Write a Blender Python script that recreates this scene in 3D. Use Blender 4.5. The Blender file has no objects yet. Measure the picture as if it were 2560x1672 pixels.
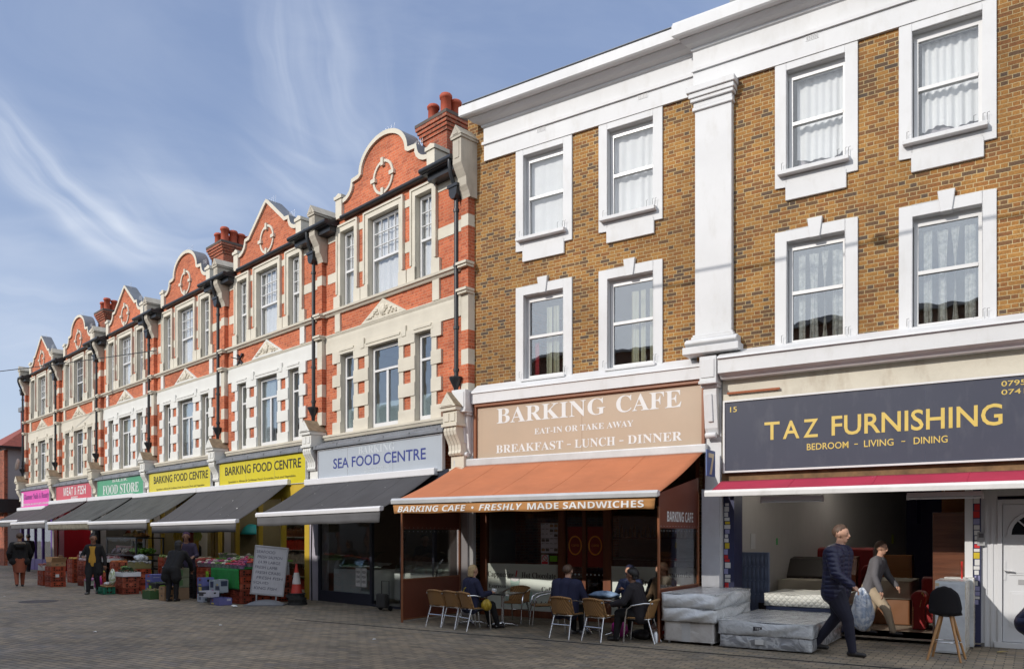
import bpy, bmesh, math, random
import numpy as np
from mathutils import Matrix, Vector
rnd = random.Random(7)
SC = bpy.context.scene
COL = SC.collection
# ------------------------------------------------------------------ camera
cam_d = bpy.data.cameras.new('camera'); cam = bpy.data.objects.new('camera', cam_d); COL.objects.link(cam)
cam.location = (0, 0, 1.6); cam.rotation_euler = (math.radians(90), 0, 0)
cam_d.sensor_width = 36; cam_d.lens = 28.07; cam_d.shift_y = 0.1953
cam_d.clip_start = 0.05; cam_d.clip_end = 3000
SC.camera = cam
# ------------------------------------------------------------------ frames of the two terraces (origin J where they meet)
J = (-0.9697, 16.1293)
class Frame:
    def __init__(s, e, n): s.e, s.n = e, n; s.ang = math.atan2(e[1], e[0])
    def w(s, u, v, z=0): return Vector((J[0]+u*s.e[0]+v*s.n[0], J[1]+u*s.e[1]+v*s.n[1], z))
FY = Frame((0.83592, -0.54885), (-0.54885, -0.83592))      # yellow brick terrace
FR = Frame((0.70693, -0.70728), (-0.70728, -0.70693))      # red brick terrace
FW = Frame((1, 0), (0, -1)); 
# ------------------------------------------------------------------ sun, sky, exposure
SUN_EL = math.atan(0.55/1.085)
sx = -0.42*FY.e[0]+FY.n[0]; sy = -0.42*FY.e[1]+FY.n[1]; sl = math.hypot(sx, sy); sx /= sl; sy /= sl
SDIR = Vector((sx*math.cos(SUN_EL), sy*math.cos(SUN_EL), math.sin(SUN_EL)))
ld = bpy.data.lights.new('sun', 'SUN'); ld.energy = 2.05; ld.angle = math.radians(0.5); ld.color = (1.0, 0.94, 0.86)
sun = bpy.data.objects.new('sun', ld); COL.objects.link(sun); sun.rotation_euler = SDIR.to_track_quat('Z', 'Y').to_euler()
SC.view_settings.view_transform = 'Standard'; SC.view_settings.look = 'None'
SC.view_settings.exposure = 0.66; SC.view_settings.gamma = 1.0
try:
    SC.cycles.use_denoising = True; SC.cycles.max_bounces = 7; SC.cycles.diffuse_bounces = 4; SC.cycles.glossy_bounces = 3
    SC.cycles.transmission_bounces = 4; SC.cycles.transparent_max_bounces = 14
    SC.cycles.caustics_reflective = False; SC.cycles.caustics_refractive = False; SC.cycles.sample_clamp_indirect = 6
except Exception: pass

class NT:
    """small node-tree helper"""
    def __init__(s, nt): s.nt = nt; s.N = nt.nodes; s.L = nt.links
    def n(s, t, **k):
        nd = s.N.new(t)
        for a, b in k.items(): setattr(nd, a, b)
        return nd
    def put(s, sock, x):
        if isinstance(x, (int, float)):
            try: sock.default_value = x
            except TypeError: sock.default_value = (x, x, x)
        elif isinstance(x, tuple):
            sock.default_value = x if len(x) == len(sock.default_value) else tuple(x)+(1.0,)
        else: s.L.new(x, sock)
    def m(s, op, a, b=0.0, c=None, clamp=False):
        nd = s.n('ShaderNodeMath', operation=op, use_clamp=clamp)
        s.put(nd.inputs[0], a); s.put(nd.inputs[1], b)
        if c is not None: s.put(nd.inputs[2], c)
        return nd.outputs[0]
    def mix(s, f, a, b, mode='MIX'):
        nd = s.n('ShaderNodeMix', data_type='RGBA', blend_type=mode)
        s.put(nd.inputs[0], f); s.put(nd.inputs[6], a); s.put(nd.inputs[7], b); return nd.outputs[2]
    def sep(s, v): nd = s.n('ShaderNodeSeparateXYZ'); s.L.new(v, nd.inputs[0]); return nd.outputs
    def xyz(s, x, y, z):
        nd = s.n('ShaderNodeCombineXYZ')
        for i, a in enumerate((x, y, z)): s.put(nd.inputs[i], a)
        return nd.outputs[0]
    def noise(s, vec, scale, detail=3, rough=.55, dist=0.0):
        nd = s.n('ShaderNodeTexNoise'); s.L.new(vec, nd.inputs['Vector'])
        nd.inputs['Scale'].default_value = scale; nd.inputs['Detail'].default_value = detail
        nd.inputs['Roughness'].default_value = rough; nd.inputs['Distortion'].default_value = dist
        return nd.outputs[0]
    def ramp(s, f, stops, interp='LINEAR'):
        nd = s.n('ShaderNodeValToRGB'); cr = nd.color_ramp; cr.interpolation = interp
        while len(cr.elements) < len(stops): cr.elements.new(0.5)
        for e, (p, c) in zip(cr.elements, stops):
            e.position = p; e.color = (c, c, c, 1) if isinstance(c, (int, float)) else (*c, 1)
        s.put(nd.inputs[0], f); return nd.outputs[0]
    def mr(s, x, a, b, c=0.0, d=1.0, smooth=False):
        nd = s.n('ShaderNodeMapRange', clamp=True)
        if smooth: nd.interpolation_type = 'SMOOTHSTEP'
        s.put(nd.inputs[0], x)
        for i, q in enumerate((a, b, c, d)): s.put(nd.inputs[i+1], q)
        return nd.outputs[0]
    def bump(s, h, strength, dist=.01):
        nd = s.n('ShaderNodeBump'); nd.inputs['Strength'].default_value = strength; nd.inputs['Distance'].default_value = dist
        s.put(nd.inputs['Height'], h); return nd.outputs[0]

# world: Nishita sky with thin cirrus placed by direction
W = bpy.data.worlds.new('World'); SC.world = W; W.use_nodes = True
t = NT(W.node_tree); bg = t.N['Background']
sky = t.n('ShaderNodeTexSky', sky_type='NISHITA'); sky.sun_disc = False; sky.sun_elevation = SUN_EL
sky.sun_rotation = math.atan2(SDIR.x, SDIR.y) % (2*math.pi)
sky.air_density = 1.0; sky.dust_density = 0.6; sky.ozone_density = 1.6
gen = t.n('ShaderNodeTexCoord').outputs['Generated']
dx, dy, dz = t.sep(gen)
az = t.m('ARCTAN2', dx, dy); el = t.m('ARCSINE', dz)
ae = t.xyz(az, el, 0.0)
wob = t.noise(ae, 5.0, 3); wob2 = t.noise(t.xyz(t.m('ADD', az, 7.3), el, 0.0), 5.0, 3)
azw = t.m('ADD', az, t.m('MULTIPLY', t.m('SUBTRACT', wob, .5), .10)); elw = t.m('ADD', el, t.m('MULTIPLY', t.m('SUBTRACT', wob2, .5), .10))
def streak(a0, e0, a1, e1, wd, amp):
    L = math.hypot(a1-a0, e1-e0); ux, uy = (a1-a0)/L, (e1-e0)/L
    da = t.m('SUBTRACT', azw, a0); de = t.m('SUBTRACT', elw, e0)
    al = t.m('ADD', t.m('MULTIPLY', da, ux), t.m('MULTIPLY', de, uy))
    ac = t.m('ADD', t.m('MULTIPLY', da, -uy), t.m('MULTIPLY', de, ux))
    mk = t.mr(t.m('ABSOLUTE', ac), 0.0, wd, 1.0, 0.0, True)
    end = t.m('MULTIPLY', t.mr(al, -.05, .08, 0, 1, True), t.mr(al, L-.08, L+.06, 1, 0, True))
    fib = t.noise(t.xyz(t.m('MULTIPLY', al, 2.0), t.m('MULTIPLY', ac, 16.0), a0*9), 2.0, 4, .5, .4)
    return t.m('MULTIPLY', t.m('MULTIPLY', mk, end), t.m('MULTIPLY', t.mr(fib, .25, .78), amp*2.1))
def dirpx(x, y):
    X, Z = (x-1280)/1996, (1336-y)/1996; return math.atan2(X, 1), math.asin(Z/math.sqrt(1+X*X+Z*Z))
cl = None
for (a, b, wd, amp) in [((-60, 300), (380, 640), .05, .62), ((690, -60), (760, 300), .055, .30), ((800, -60), (930, 420), .05, .26), ((960, 60), (980, 320), .018, .16), ((250, 520), (700, 640), .09, .22), ((-60, 640), (420, 600), .05, .18), ((620, 340), (900, 470), .09, .26), ((1090, 120), (1040, 330), .016, .12), ((-100, 760), (200, 800), .10, .30), ((300, 380), (520, 600), .09, .16)]:
    q = streak(*dirpx(*a), *dirpx(*b), wd, amp); cl = q if cl is None else t.m('ADD', cl, q, clamp=True)
veil = t.mr(t.noise(t.xyz(az, t.m('MULTIPLY', el, 2.2), 3.1), 2.6, 6, .6, .8), .42, .85, 0, .22)
low = t.mr(el, .02, .42, .42, 0.0, True)
cl = t.m('ADD', t.m('ADD', cl, veil), low, clamp=True)
col = t.mix(cl, t.mix(.68, sky.outputs[0], (1.10, 1.38, 2.18)), (3.0, 3.3, 3.85))
bright = t.m('ADD', t.mr(dy, .10, -.45, 0, .85, True), t.mr(el, .95, 1.35, 0, .5, True), clamp=True)   # bright cloud added out of view overhead and behind, to fill the shade
bright = t.m('MULTIPLY', bright, t.mr(t.noise(gen, 3.0, 5, .6, .5), .3, .62, .45, 1.0))
col = t.mix(bright, col, (5.6, 5.9, 6.3))
t.L.new(col, bg.inputs[0]); bg.inputs[1].default_value = 0.15

# ------------------------------------------------------------------ materials
MATS = {}
def new_mat(name):
    m = bpy.data.materials.new(name); m.use_nodes = True; q = NT(m.node_tree); b = q.N['Principled BSDF']; return m, q, b
def pm(name, col, rough=.6, metal=0.0, var=.12, vs=3.0, bump=0.0, bs=40.0, coat=0.0, spec=.5, streak=0.0, dirt=None, specks=0.0, emit=0.0, alpha=1.0, sheen=0.0):
    if name in MATS: return MATS[name]
    m, q, b = new_mat(name); oc = q.n('ShaderNodeTexCoord').outputs['Object']
    c = tuple(col)+(1.0,)
    if var:
        nz = q.noise(oc, vs, 5, .6); f = q.mr(nz, .25, .75, 1-var, 1+var*.7)
        v = q.n('ShaderNodeVectorMath', operation='SCALE'); v.inputs[0].default_value = col; q.L.new(f, v.inputs['Scale']); c = v.outputs[0]
    if streak:
        x, y, z = q.sep(q.n('ShaderNodeNewGeometry').outputs['Position']); s = q.noise(q.xyz(q.m('MULTIPLY', q.m('ADD', x, y), 7.0), 0.0, q.m('MULTIPLY', z, .7)), 2.0, 5, .65)
        c = q.mix(q.mr(s, .52, .78, 0, streak), c if not isinstance(c, tuple) else c, tuple(dirt or (.22, .19, .15)))
    if specks:
        s = q.noise(oc, 9.0, 2); s2 = q.noise(oc, 2.2, 2)
        c = q.mix(q.m('MULTIPLY', q.mr(s, .745, .765), q.mr(s2, .45, .55, 0, specks)), c, (.7, .7, .68))
    q.put(b.inputs['Base Color'], c)
    b.inputs['Roughness'].default_value = rough; b.inputs['Metallic'].default_value = metal
    b.inputs['Specular IOR Level'].default_value = spec; b.inputs['Coat Weight'].default_value = coat
    if sheen: b.inputs['Sheen Weight'].default_value = sheen
    if alpha < 1: b.inputs['Alpha'].default_value = alpha
    if bump: q.L.new(q.bump(q.noise(oc, bs, 4), bump, .02), b.inputs['Normal'])
    if emit:
        b.inputs['Emission Color'].default_value = tuple(col)+(1.0,); b.inputs['Emission Strength'].default_value = emit
    MATS[name] = m; return m
def brick(name, cols, mortar, ch=.0625, st=.187, hd=.093, mw=.0095, stain=.25, bumpy=.5):
    if name in MATS: return MATS[name]
    m, q, b = new_mat(name); oc = q.n('ShaderNodeTexCoord').outputs['Object']; x, y, z = q.sep(oc)
    wv = q.noise(oc, 1.3, 2); zz = q.m('ADD', z, q.m('MULTIPLY', wv, .012)); X = q.m('ADD', x, y)
    P = st+hd; row = q.m('FLOOR', q.m('DIVIDE', zz, ch)); par = q.m('MODULO', q.m('ABSOLUTE', row), 2.0)
    jit = q.n('ShaderNodeTexWhiteNoise', noise_dimensions='1D'); q.L.new(row, jit.inputs['W'])
    xo = q.m('ADD', q.m('ADD', q.m('DIVIDE', X, P), q.m('MULTIPLY', par, .5)), q.m('MULTIPLY', jit.outputs[0], .09))
    fr = q.m('MULTIPLY', q.m('FRACT', xo), P); ish = q.m('GREATER_THAN', fr, st)
    e1 = q.m('MINIMUM', fr, q.m('ABSOLUTE', q.m('SUBTRACT', fr, st))); e1 = q.m('MINIMUM', e1, q.m('SUBTRACT', P, fr))
    fz = q.m('MULTIPLY', q.m('FRACT', q.m('DIVIDE', zz, ch)), ch); ez = q.m('MINIMUM', fz, q.m('SUBTRACT', ch, fz))
    rag = q.m('MULTIPLY', q.m('SUBTRACT', q.noise(oc, 45, 2), .5), .008)
    ed = q.m('ADD', q.m('MINIMUM', e1, ez), rag)
    brk = q.mr(ed, mw*.32, mw*.72)
    wn = q.n('ShaderNodeTexWhiteNoise', noise_dimensions='2D')
    q.L.new(q.xyz(q.m('ADD', q.m('MULTIPLY', q.m('FLOOR', xo), 2.0), ish), row, 0.0), wn.inputs['Vector'])
    c = q.ramp(wn.outputs['Value'], cols, 'LINEAR')
    n1 = q.mr(q.noise(oc, 38, 4, .7), .3, .7, .72, 1.22); v = q.n('ShaderNodeVectorMath', operation='SCALE'); q.L.new(c, v.inputs[0]); q.L.new(n1, v.inputs['Scale'])
    sp = q.mr(q.noise(oc, 70, 2), .64, .70, 0, .75); c = q.mix(sp, v.outputs[0], tuple(k*.22 for k in cols[0][1]))
    c = q.mix(brk, tuple(mortar), c)
    gp = q.n('ShaderNodeNewGeometry').outputs['Position']; px_, py_, pz_ = q.sep(gp)
    big = q.m('MULTIPLY', q.mr(q.noise(gp, .6, 5, .6), .3, .72, 1-stain, 1+stain*.55), q.mr(q.noise(q.xyz(q.m('MULTIPLY', q.m('ADD', px_, py_), 3.0), 0.0, q.m('MULTIPLY', pz_, .35)), 1.5, 5, .6), .4, .8, 1.04, .78)); v2 = q.n('ShaderNodeVectorMath', operation='SCALE'); q.L.new(c, v2.inputs[0]); q.L.new(big, v2.inputs['Scale'])
    q.L.new(v2.outputs[0], b.inputs['Base Color']); b.inputs['Roughness'].default_value = .88
    q.L.new(q.bump(q.m('ADD', brk, q.m('MULTIPLY', n1, .25)), bumpy, .012), b.inputs['Normal'])
    MATS[name] = m; return m
def glass(name, tint=(.95, .955, .96), refl=.10, rough=.0, gcol=(1, 1, 1), graze=.8):
    if name in MATS: return MATS[name]
    m, q, b = new_mat(name); q.N.remove(b); out = q.N['Material Output']
    tr = q.n('ShaderNodeBsdfTransparent'); tr.inputs[0].default_value = (*tint, 1)
    gl = q.n('ShaderNodeBsdfGlossy'); gl.inputs['Roughness'].default_value = rough; gl.inputs[0].default_value = (*gcol, 1)
    oc = q.n('ShaderNodeTexCoord').outputs['Object']; q.L.new(q.bump(q.noise(oc, 1.4, 2), .06, .05), gl.inputs['Normal'])
    fr = q.n('ShaderNodeLayerWeight'); fr.inputs[0].default_value = .5; mx = q.n('ShaderNodeMixShader')
    q.L.new(q.m('ADD', q.m('MULTIPLY', q.m('POWER', fr.outputs['Facing'], 4.0), graze), refl, clamp=True), mx.inputs[0]); q.L.new(tr.outputs[0], mx.inputs[1]); q.L.new(gl.outputs[0], mx.inputs[2])
    q.L.new(mx.outputs[0], out.inputs[0]); MATS[name] = m; return m
def wrap_mat(name, col, sc=9.0, rough=.22, st=.9, folds=(.62, .8), glint=.35):
    """fabric or board seen through crumpled clear plastic film"""
    if name in MATS: return MATS[name]
    m, q, b = new_mat(name); oc = q.n('ShaderNodeTexCoord').outputs['Object']
    x, y, z = q.sep(oc); w = q.xyz(q.m('ADD', x, q.m('MULTIPLY', z, .8)), y, q.m('SUBTRACT', z, q.m('MULTIPLY', x, .3)))
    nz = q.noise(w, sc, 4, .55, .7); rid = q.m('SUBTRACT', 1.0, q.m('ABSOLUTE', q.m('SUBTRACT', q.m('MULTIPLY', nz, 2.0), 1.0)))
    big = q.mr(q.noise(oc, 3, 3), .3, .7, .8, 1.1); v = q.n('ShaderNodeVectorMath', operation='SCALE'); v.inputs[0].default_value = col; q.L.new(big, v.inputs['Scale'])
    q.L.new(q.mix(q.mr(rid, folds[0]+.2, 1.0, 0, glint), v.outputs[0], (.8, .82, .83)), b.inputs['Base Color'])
    b.inputs['Roughness'].default_value = .45; b.inputs['Coat Weight'].default_value = 1.0; b.inputs['Coat IOR'].default_value = 1.8; b.inputs['Coat Roughness'].default_value = rough*.6
    nb = q.bump(rid, st, .06); q.L.new(nb, b.inputs['Coat Normal']); q.L.new(q.bump(rid, st*.4, .02), b.inputs['Normal']); MATS[name] = m; return m
def weave(name, col, sc=55.0, ax='x'):
    if name in MATS: return MATS[name]
    m, q, b = new_mat(name); oc = q.n('ShaderNodeTexCoord').outputs['Object']; x, y, z = q.sep(oc)
    w = q.m('SINE', q.m('MULTIPLY', q.m('ADD', x, y), sc*4)); w2 = q.m('SINE', q.m('MULTIPLY', z, sc*6)); h = q.m('MULTIPLY', w, w2)
    c = q.mix(q.mr(w, -.9, .3), tuple(k*.45 for k in col), tuple(col)); c = q.mix(q.mr(q.noise(oc, 12, 3), .3, .7, 0, .35), c, tuple(k*.6 for k in col))
    q.L.new(c, b.inputs['Base Color']); b.inputs['Roughness'].default_value = .5; q.L.new(q.bump(h, .5, .01), b.inputs['Normal']); MATS[name] = m; return m
def paving(name):
    m, q, b = new_mat(name); oc = q.n('ShaderNodeTexCoord').outputs['Object']; x, y, z = q.sep(oc)
    bx, by = .205, .103; row = q.m('FLOOR', q.m('DIVIDE', y, by)); par = q.m('MODULO', q.m('ABSOLUTE', row), 2.0)
    xo = q.m('ADD', q.m('DIVIDE', x, bx), q.m('MULTIPLY', par, .5)); fx = q.m('MULTIPLY', q.m('FRACT', xo), bx); fy = q.m('MULTIPLY', q.m('FRACT', q.m('DIVIDE', y, by)), by)
    ed = q.m('MINIMUM', q.m('MINIMUM', fx, q.m('SUBTRACT', bx, fx)), q.m('MINIMUM', fy, q.m('SUBTRACT', by, fy)))
    ed = q.m('ADD', ed, q.m('MULTIPLY', q.m('SUBTRACT', q.noise(oc, 40, 2), .5), .007)); st = q.mr(ed, .002, .0095)
    wn = q.n('ShaderNodeTexWhiteNoise', noise_dimensions='2D'); q.L.new(q.xyz(q.m('FLOOR', xo), row, 0.0), wn.inputs['Vector'])
    c = q.ramp(wn.outputs['Value'], [(0, (.18, .152, .112)), (.35, (.265, .22, .158)), (.7, (.33, .262, .178)), (1, (.21, .185, .155))])
    c = q.mix(st, (.05, .046, .04), c)
    g = q.mr(q.noise(oc, .30, 6, .68, .6), .3, .7, .60, 1.25); g2 = q.mr(q.noise(oc, 3.2, 5, .7), .3, .7, .82, 1.15); g = q.m('MULTIPLY', g, g2)
    v = q.n('ShaderNodeVectorMath', operation='SCALE'); q.L.new(c, v.inputs[0]); q.L.new(g, v.inputs['Scale'])
    spots = q.mr(q.noise(oc, 6.5, 2), .70, .76, 0, .55); c = q.mix(spots, v.outputs[0], (.045, .042, .04))
    gum = q.mr(q.noise(q.xyz(x, y, 4.0), 14, 1), .79, .82, 0, .6); c = q.mix(gum, c, (.30, .29, .27))
    q.L.new(c, b.inputs['Base Color']); q.L.new(q.mr(q.noise(oc, 1.1, 4), .3, .7, .55, .85), b.inputs['Roughness'])
    q.L.new(q.bump(q.m('ADD', st, q.m('MULTIPLY', g2, .4)), .55, .012), b.inputs['Normal']); MATS[name] = m; return m
def wood(name, col, dark, sc=1.0, rough=.45, coat=0.0, hz=False):
    if name in MATS: return MATS[name]
    m, q, b = new_mat(name); oc = q.n('ShaderNodeTexCoord').outputs['Object']; x, y, z = q.sep(oc)
    p = q.xyz(q.m('MULTIPLY', x, 1.5*sc), q.m('MULTIPLY', y, 1.5*sc), q.m('MULTIPLY', z, 22*sc)) if hz else q.xyz(q.m('MULTIPLY', x, 22*sc), q.m('MULTIPLY', y, 22*sc), q.m('MULTIPLY', z, 1.5*sc))
    c = q.mix(q.mr(q.noise(p, 1.0, 5, .6, .5), .35, .7), tuple(col), tuple(dark)); q.L.new(c, b.inputs['Base Color'])
    b.inputs['Roughness'].default_value = rough; b.inputs['Coat Weight'].default_value = coat; MATS[name] = m; return m

# ------------------------------------------------------------------ mesh builder; coordinates are (u along the facade, v out of it, z up)
class MB:
    def __init__(s): s.v, s.f, s.m, s.sm = [], [], [], []
    def add(s, vs, fs, m=0, sm=False):
        n = len(s.v); s.v += [tuple(p) for p in vs]
        for f in fs: s.f.append([i+n for i in f]); s.m.append(m); s.sm.append(sm)
        return s
    def box(s, u0, u1, v0, v1, z0, z1, m=0):
        return s.add([(u0, v0, z0), (u1, v0, z0), (u1, v1, z0), (u0, v1, z0), (u0, v0, z1), (u1, v0, z1), (u1, v1, z1), (u0, v1, z1)],
                     [(0, 1, 2, 3), (4, 5, 6, 7), (0, 1, 5, 4), (1, 2, 6, 5), (2, 3, 7, 6), (3, 0, 4, 7)], m)
    def quad(s, *p, m=0): return s.add(p, [tuple(range(len(p)))], m)
    def _pr(s, a, b, m, sm=False):
        n = len(a); return s.add(list(a)+list(b), [tuple(range(n)), tuple(range(n, 2*n))]+[(i, (i+1) % n, n+(i+1) % n, n+i) for i in range(n)], m, sm)
    def prism(s, pts, v0, v1, m=0): return s._pr([(u, v0, z) for u, z in pts], [(u, v1, z) for u, z in pts], m)
    def prism_u(s, pts, u0, u1, m=0): return s._pr([(u0, v, z) for v, z in pts], [(u1, v, z) for v, z in pts], m)
    def prism_z(s, pts, z0, z1, m=0): return s._pr([(u, v, z0) for u, v in pts], [(u, v, z1) for u, v in pts], m)
    def strip(s, a, b, m=0, sm=False):
        n = len(a); return s.add(list(a)+list(b), [(i, i+1, n+i+1, n+i) for i in range(n-1)], m, sm)
    def tube(s, pts, r, n=8, m=0, closed=False):
        pts = [Vector(p) for p in pts]; k = len(pts); R = r if isinstance(r, (list, tuple)) else [r]*k; rings = []
        prev = None
        for i, p in enumerate(pts):
            a = pts[(i-1) % k] if (i or closed) else p; b = pts[(i+1) % k] if (i < k-1 or closed) else p
            d = (b-a).normalized() if (b-a).length else Vector((0, 0, 1))
            if prev is None: up = Vector((0, 0, 1)) if abs(d.z) < .9 else Vector((1, 0, 0)); x = d.cross(up).normalized()
            else:
                x = prev-d*prev.dot(d); x = x.normalized() if x.length > 1e-6 else d.orthogonal().normalized()
            prev = x; y = d.cross(x); rings.append([p+(x*math.cos(2*math.pi*j/n)+y*math.sin(2*math.pi*j/n))*R[i] for j in range(n)])
        vs = [q for rg in rings for q in rg]; fs = []
        for i in range(k if closed else k-1):
            for j in range(n): a = i*n; c = ((i+1) % k)*n; fs.append((a+j, a+(j+1) % n, c+(j+1) % n, c+j))
        s.add(vs, fs, m, True)
        if not closed: s.add(rings[0], [tuple(range(n))], m); s.add(rings[-1], [tuple(range(n))], m)
        return s
    def lathe(s, c, prof, n=16, m=0, sx=1.0, sy=1.0, sm=True):
        vs = []; fs = []; k = len(prof)
        for r, z in prof:
            for j in range(n): a = 2*math.pi*j/n; vs.append((c[0]+r*sx*math.cos(a), c[1]+r*sy*math.sin(a), c[2]+z))
        for i in range(k-1):
            for j in range(n): fs.append((i*n+j, i*n+(j+1) % n, (i+1)*n+(j+1) % n, (i+1)*n+j))
        s.add(vs, fs, m, sm); s.add(vs[:n], [tuple(range(n))], m); s.add(vs[-n:], [tuple(range(n))], m); return s
    def ell(s, c, r, n=10, m=0, jit=0.0):
        if isinstance(r, (int, float)): r = (r, r, r)
        k = max(4, n//2); vs = []; fs = []
        for i in range(k+1):
            th = math.pi*i/k
            for j in range(n):
                a = 2*math.pi*j/n; q = 1+(rnd.uniform(-jit, jit) if jit else 0)
                vs.append((c[0]+r[0]*q*math.sin(th)*math.cos(a), c[1]+r[1]*q*math.sin(th)*math.sin(a), c[2]+r[2]*q*math.cos(th)))
        for i in range(k):
            for j in range(n): fs.append((i*n+j, i*n+(j+1) % n, (i+1)*n+(j+1) % n, (i+1)*n+j))
        return s.add(vs, fs, m, True)
    def grid(s, fn, nu, nv, m=0, sm=True):
        vs = [fn(i/nu, j/nv) for j in range(nv+1) for i in range(nu+1)]
        return s.add(vs, [(j*(nu+1)+i, j*(nu+1)+i+1, (j+1)*(nu+1)+i+1, (j+1)*(nu+1)+i) for j in range(nv) for i in range(nu)], m, sm)
    def wall(s, u0, u1, z0, z1, holes, v=0.0, depth=.2, m=0, mr=None):
        us = sorted({u0, u1, *[h[0] for h in holes], *[h[1] for h in holes]}); zs = sorted({z0, z1, *[h[2] for h in holes], *[h[3] for h in holes]})
        us = [u for u in us if u0 <= u <= u1]; zs = [z for z in zs if z0 <= z <= z1]
        for j in range(len(zs)-1):
            for i in range(len(us)-1):
                cu, cz = (us[i]+us[i+1])/2, (zs[j]+zs[j+1])/2
                if any(h[0] < cu < h[1] and h[2] < cz < h[3] for h in holes): continue
                s.quad((us[i], v, zs[j]), (us[i+1], v, zs[j]), (us[i+1], v, zs[j+1]), (us[i], v, zs[j+1]), m=m)
        q = m if mr is None else mr
        for a, b, c, d in holes:
            for p in (((a, c), (b, c)), ((b, c), (b, d)), ((b, d), (a, d)), ((a, d), (a, c))):
                s.quad((p[0][0], v, p[0][1]), (p[1][0], v, p[1][1]), (p[1][0], v-depth, p[1][1]), (p[0][0], v-depth, p[0][1]), m=q)
        return s
    def rot(s, ang, c=(0, 0, 0), i0=0):
        ca, sa = math.cos(ang), math.sin(ang)
        for i in range(i0, len(s.v)):
            x, y, z = s.v[i]; x -= c[0]; y -= c[1]; s.v[i] = (c[0]+x*ca-y*sa, c[1]+x*sa+y*ca, z)
        return s
    def shift(s, du=0, dv=0, dz=0, i0=0):
        for i in range(i0, len(s.v)): x, y, z = s.v[i]; s.v[i] = (x+du, y+dv, z+dz)
        return s
    def build(s, name, mats, parent=None, bevel=0.0, solid=0.0, seg=2):
        me = bpy.data.meshes.new(name); me.from_pydata([(x, -y, z) for x, y, z in s.v], [], s.f)
        if not isinstance(mats, (list, tuple)): mats = [mats]
        for q in mats: me.materials.append(q)
        me.polygons.foreach_set('material_index', s.m); me.polygons.foreach_set('use_smooth', s.sm); me.update()
        bm = bmesh.new(); bm.from_mesh(me)
        if bevel or solid: bmesh.ops.remove_doubles(bm, verts=bm.verts, dist=1e-5)
        bmesh.ops.recalc_face_normals(bm, faces=bm.faces); bm.to_mesh(me); bm.free()
        o = bpy.data.objects.new(name, me); COL.objects.link(o)
        if parent is not None: o.parent = parent
        if solid: d = o.modifiers.new('solid', 'SOLIDIFY'); d.thickness = solid; d.offset = 0
        if bevel: d = o.modifiers.new('bevel', 'BEVEL'); d.width = bevel; d.segments = seg; d.limit_method = 'ANGLE'; d.angle_limit = math.radians(40); d.harden_normals = False
        return o
def build_split(mb, name, mats, parent=None, **k):
    """one object for every separate (not touching) piece of the mesh"""
    par = list(range(len(mb.v)))
    def find(x):
        while par[x] != x: par[x] = par[par[x]]; x = par[x]
        return x
    for f in mb.f:
        for i in f[1:]: par[find(i)] = find(f[0])
    g = {}
    for i in range(len(mb.v)): g.setdefault(find(i), []).append(i)
    cl = []
    for key, L in g.items():
        c = [mb.v[i] for i in L]; cl.append([[min(q[a] for q in c)-.008 for a in range(3)], [max(q[a] for q in c)+.008 for a in range(3)], {key}])
    go = True
    while go:
        go = False
        for i in range(len(cl)):
            for j in range(i+1, len(cl)):
                a, b = cl[i], cl[j]
                if all(a[0][q] <= b[1][q] and b[0][q] <= a[1][q] for q in range(3)):
                    cl[i] = [[min(a[0][q], b[0][q]) for q in range(3)], [max(a[1][q], b[1][q]) for q in range(3)], a[2] | b[2]]; cl.pop(j); go = True; break
            if go: break
    out = []
    for lo, hi, keys in cl:
        m = MB(); mp = {}
        for i, q in enumerate(mb.v):
            if find(i) in keys: mp[i] = len(m.v); m.v.append(q)
        for f, mi, s in zip(mb.f, mb.m, mb.sm):
            if f[0] in mp: m.f.append([mp[i] for i in f]); m.m.append(mi); m.sm.append(s)
        out.append(m.build(name, mats, parent, **k))
    return out
def tag(o, label=None, cat=None, group=None, kind=None):
    if label: o['label'] = label
    if cat: o['category'] = cat
    if group: o['group'] = group
    if kind: o['kind'] = kind
    return o
def place(o, F, u=0, v=0, z=0, rot=0): o.location = F.w(u, v, z); o.rotation_euler = (0, 0, F.ang+rot); return o
def thing(name, label, cat, F, u=0, v=0, z=0, rot=0, group=None):
    o = bpy.data.objects.new(name, None); COL.objects.link(o); o.empty_display_size = .1
    place(o, F, u, v, z, rot); return tag(o, label, cat, group)
def solo(mb, name, mats, label, cat, F, u=0, v=0, z=0, rot=0, group=None, **k): return tag(place(mb.build(name, mats, None, **k), F, u, v, z, rot), label, cat, group)
def copy_tree(o, parent=None):
    c = o.copy(); COL.objects.link(c)
    if parent is not None: c.parent = parent
    for ch in list(o.children): copy_tree(ch, c)
    return c
def fancy(s, up, lo=None):
    r = ''
    for ch in s:
        if 'A' <= ch <= 'Z': r += chr(up+ord(ch)-65)
        elif lo and 'a' <= ch <= 'z': r += chr(lo+ord(ch)-97)
        else: r += ch
    return r
SERIF = (0x1D400, 0x1D41A); BOLD = (0x1D5D4, 0x1D5EE); BITAL = (0x1D63C, 0x1D656); LIGHT = (0x1D5A0, 0x1D5BA)
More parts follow.
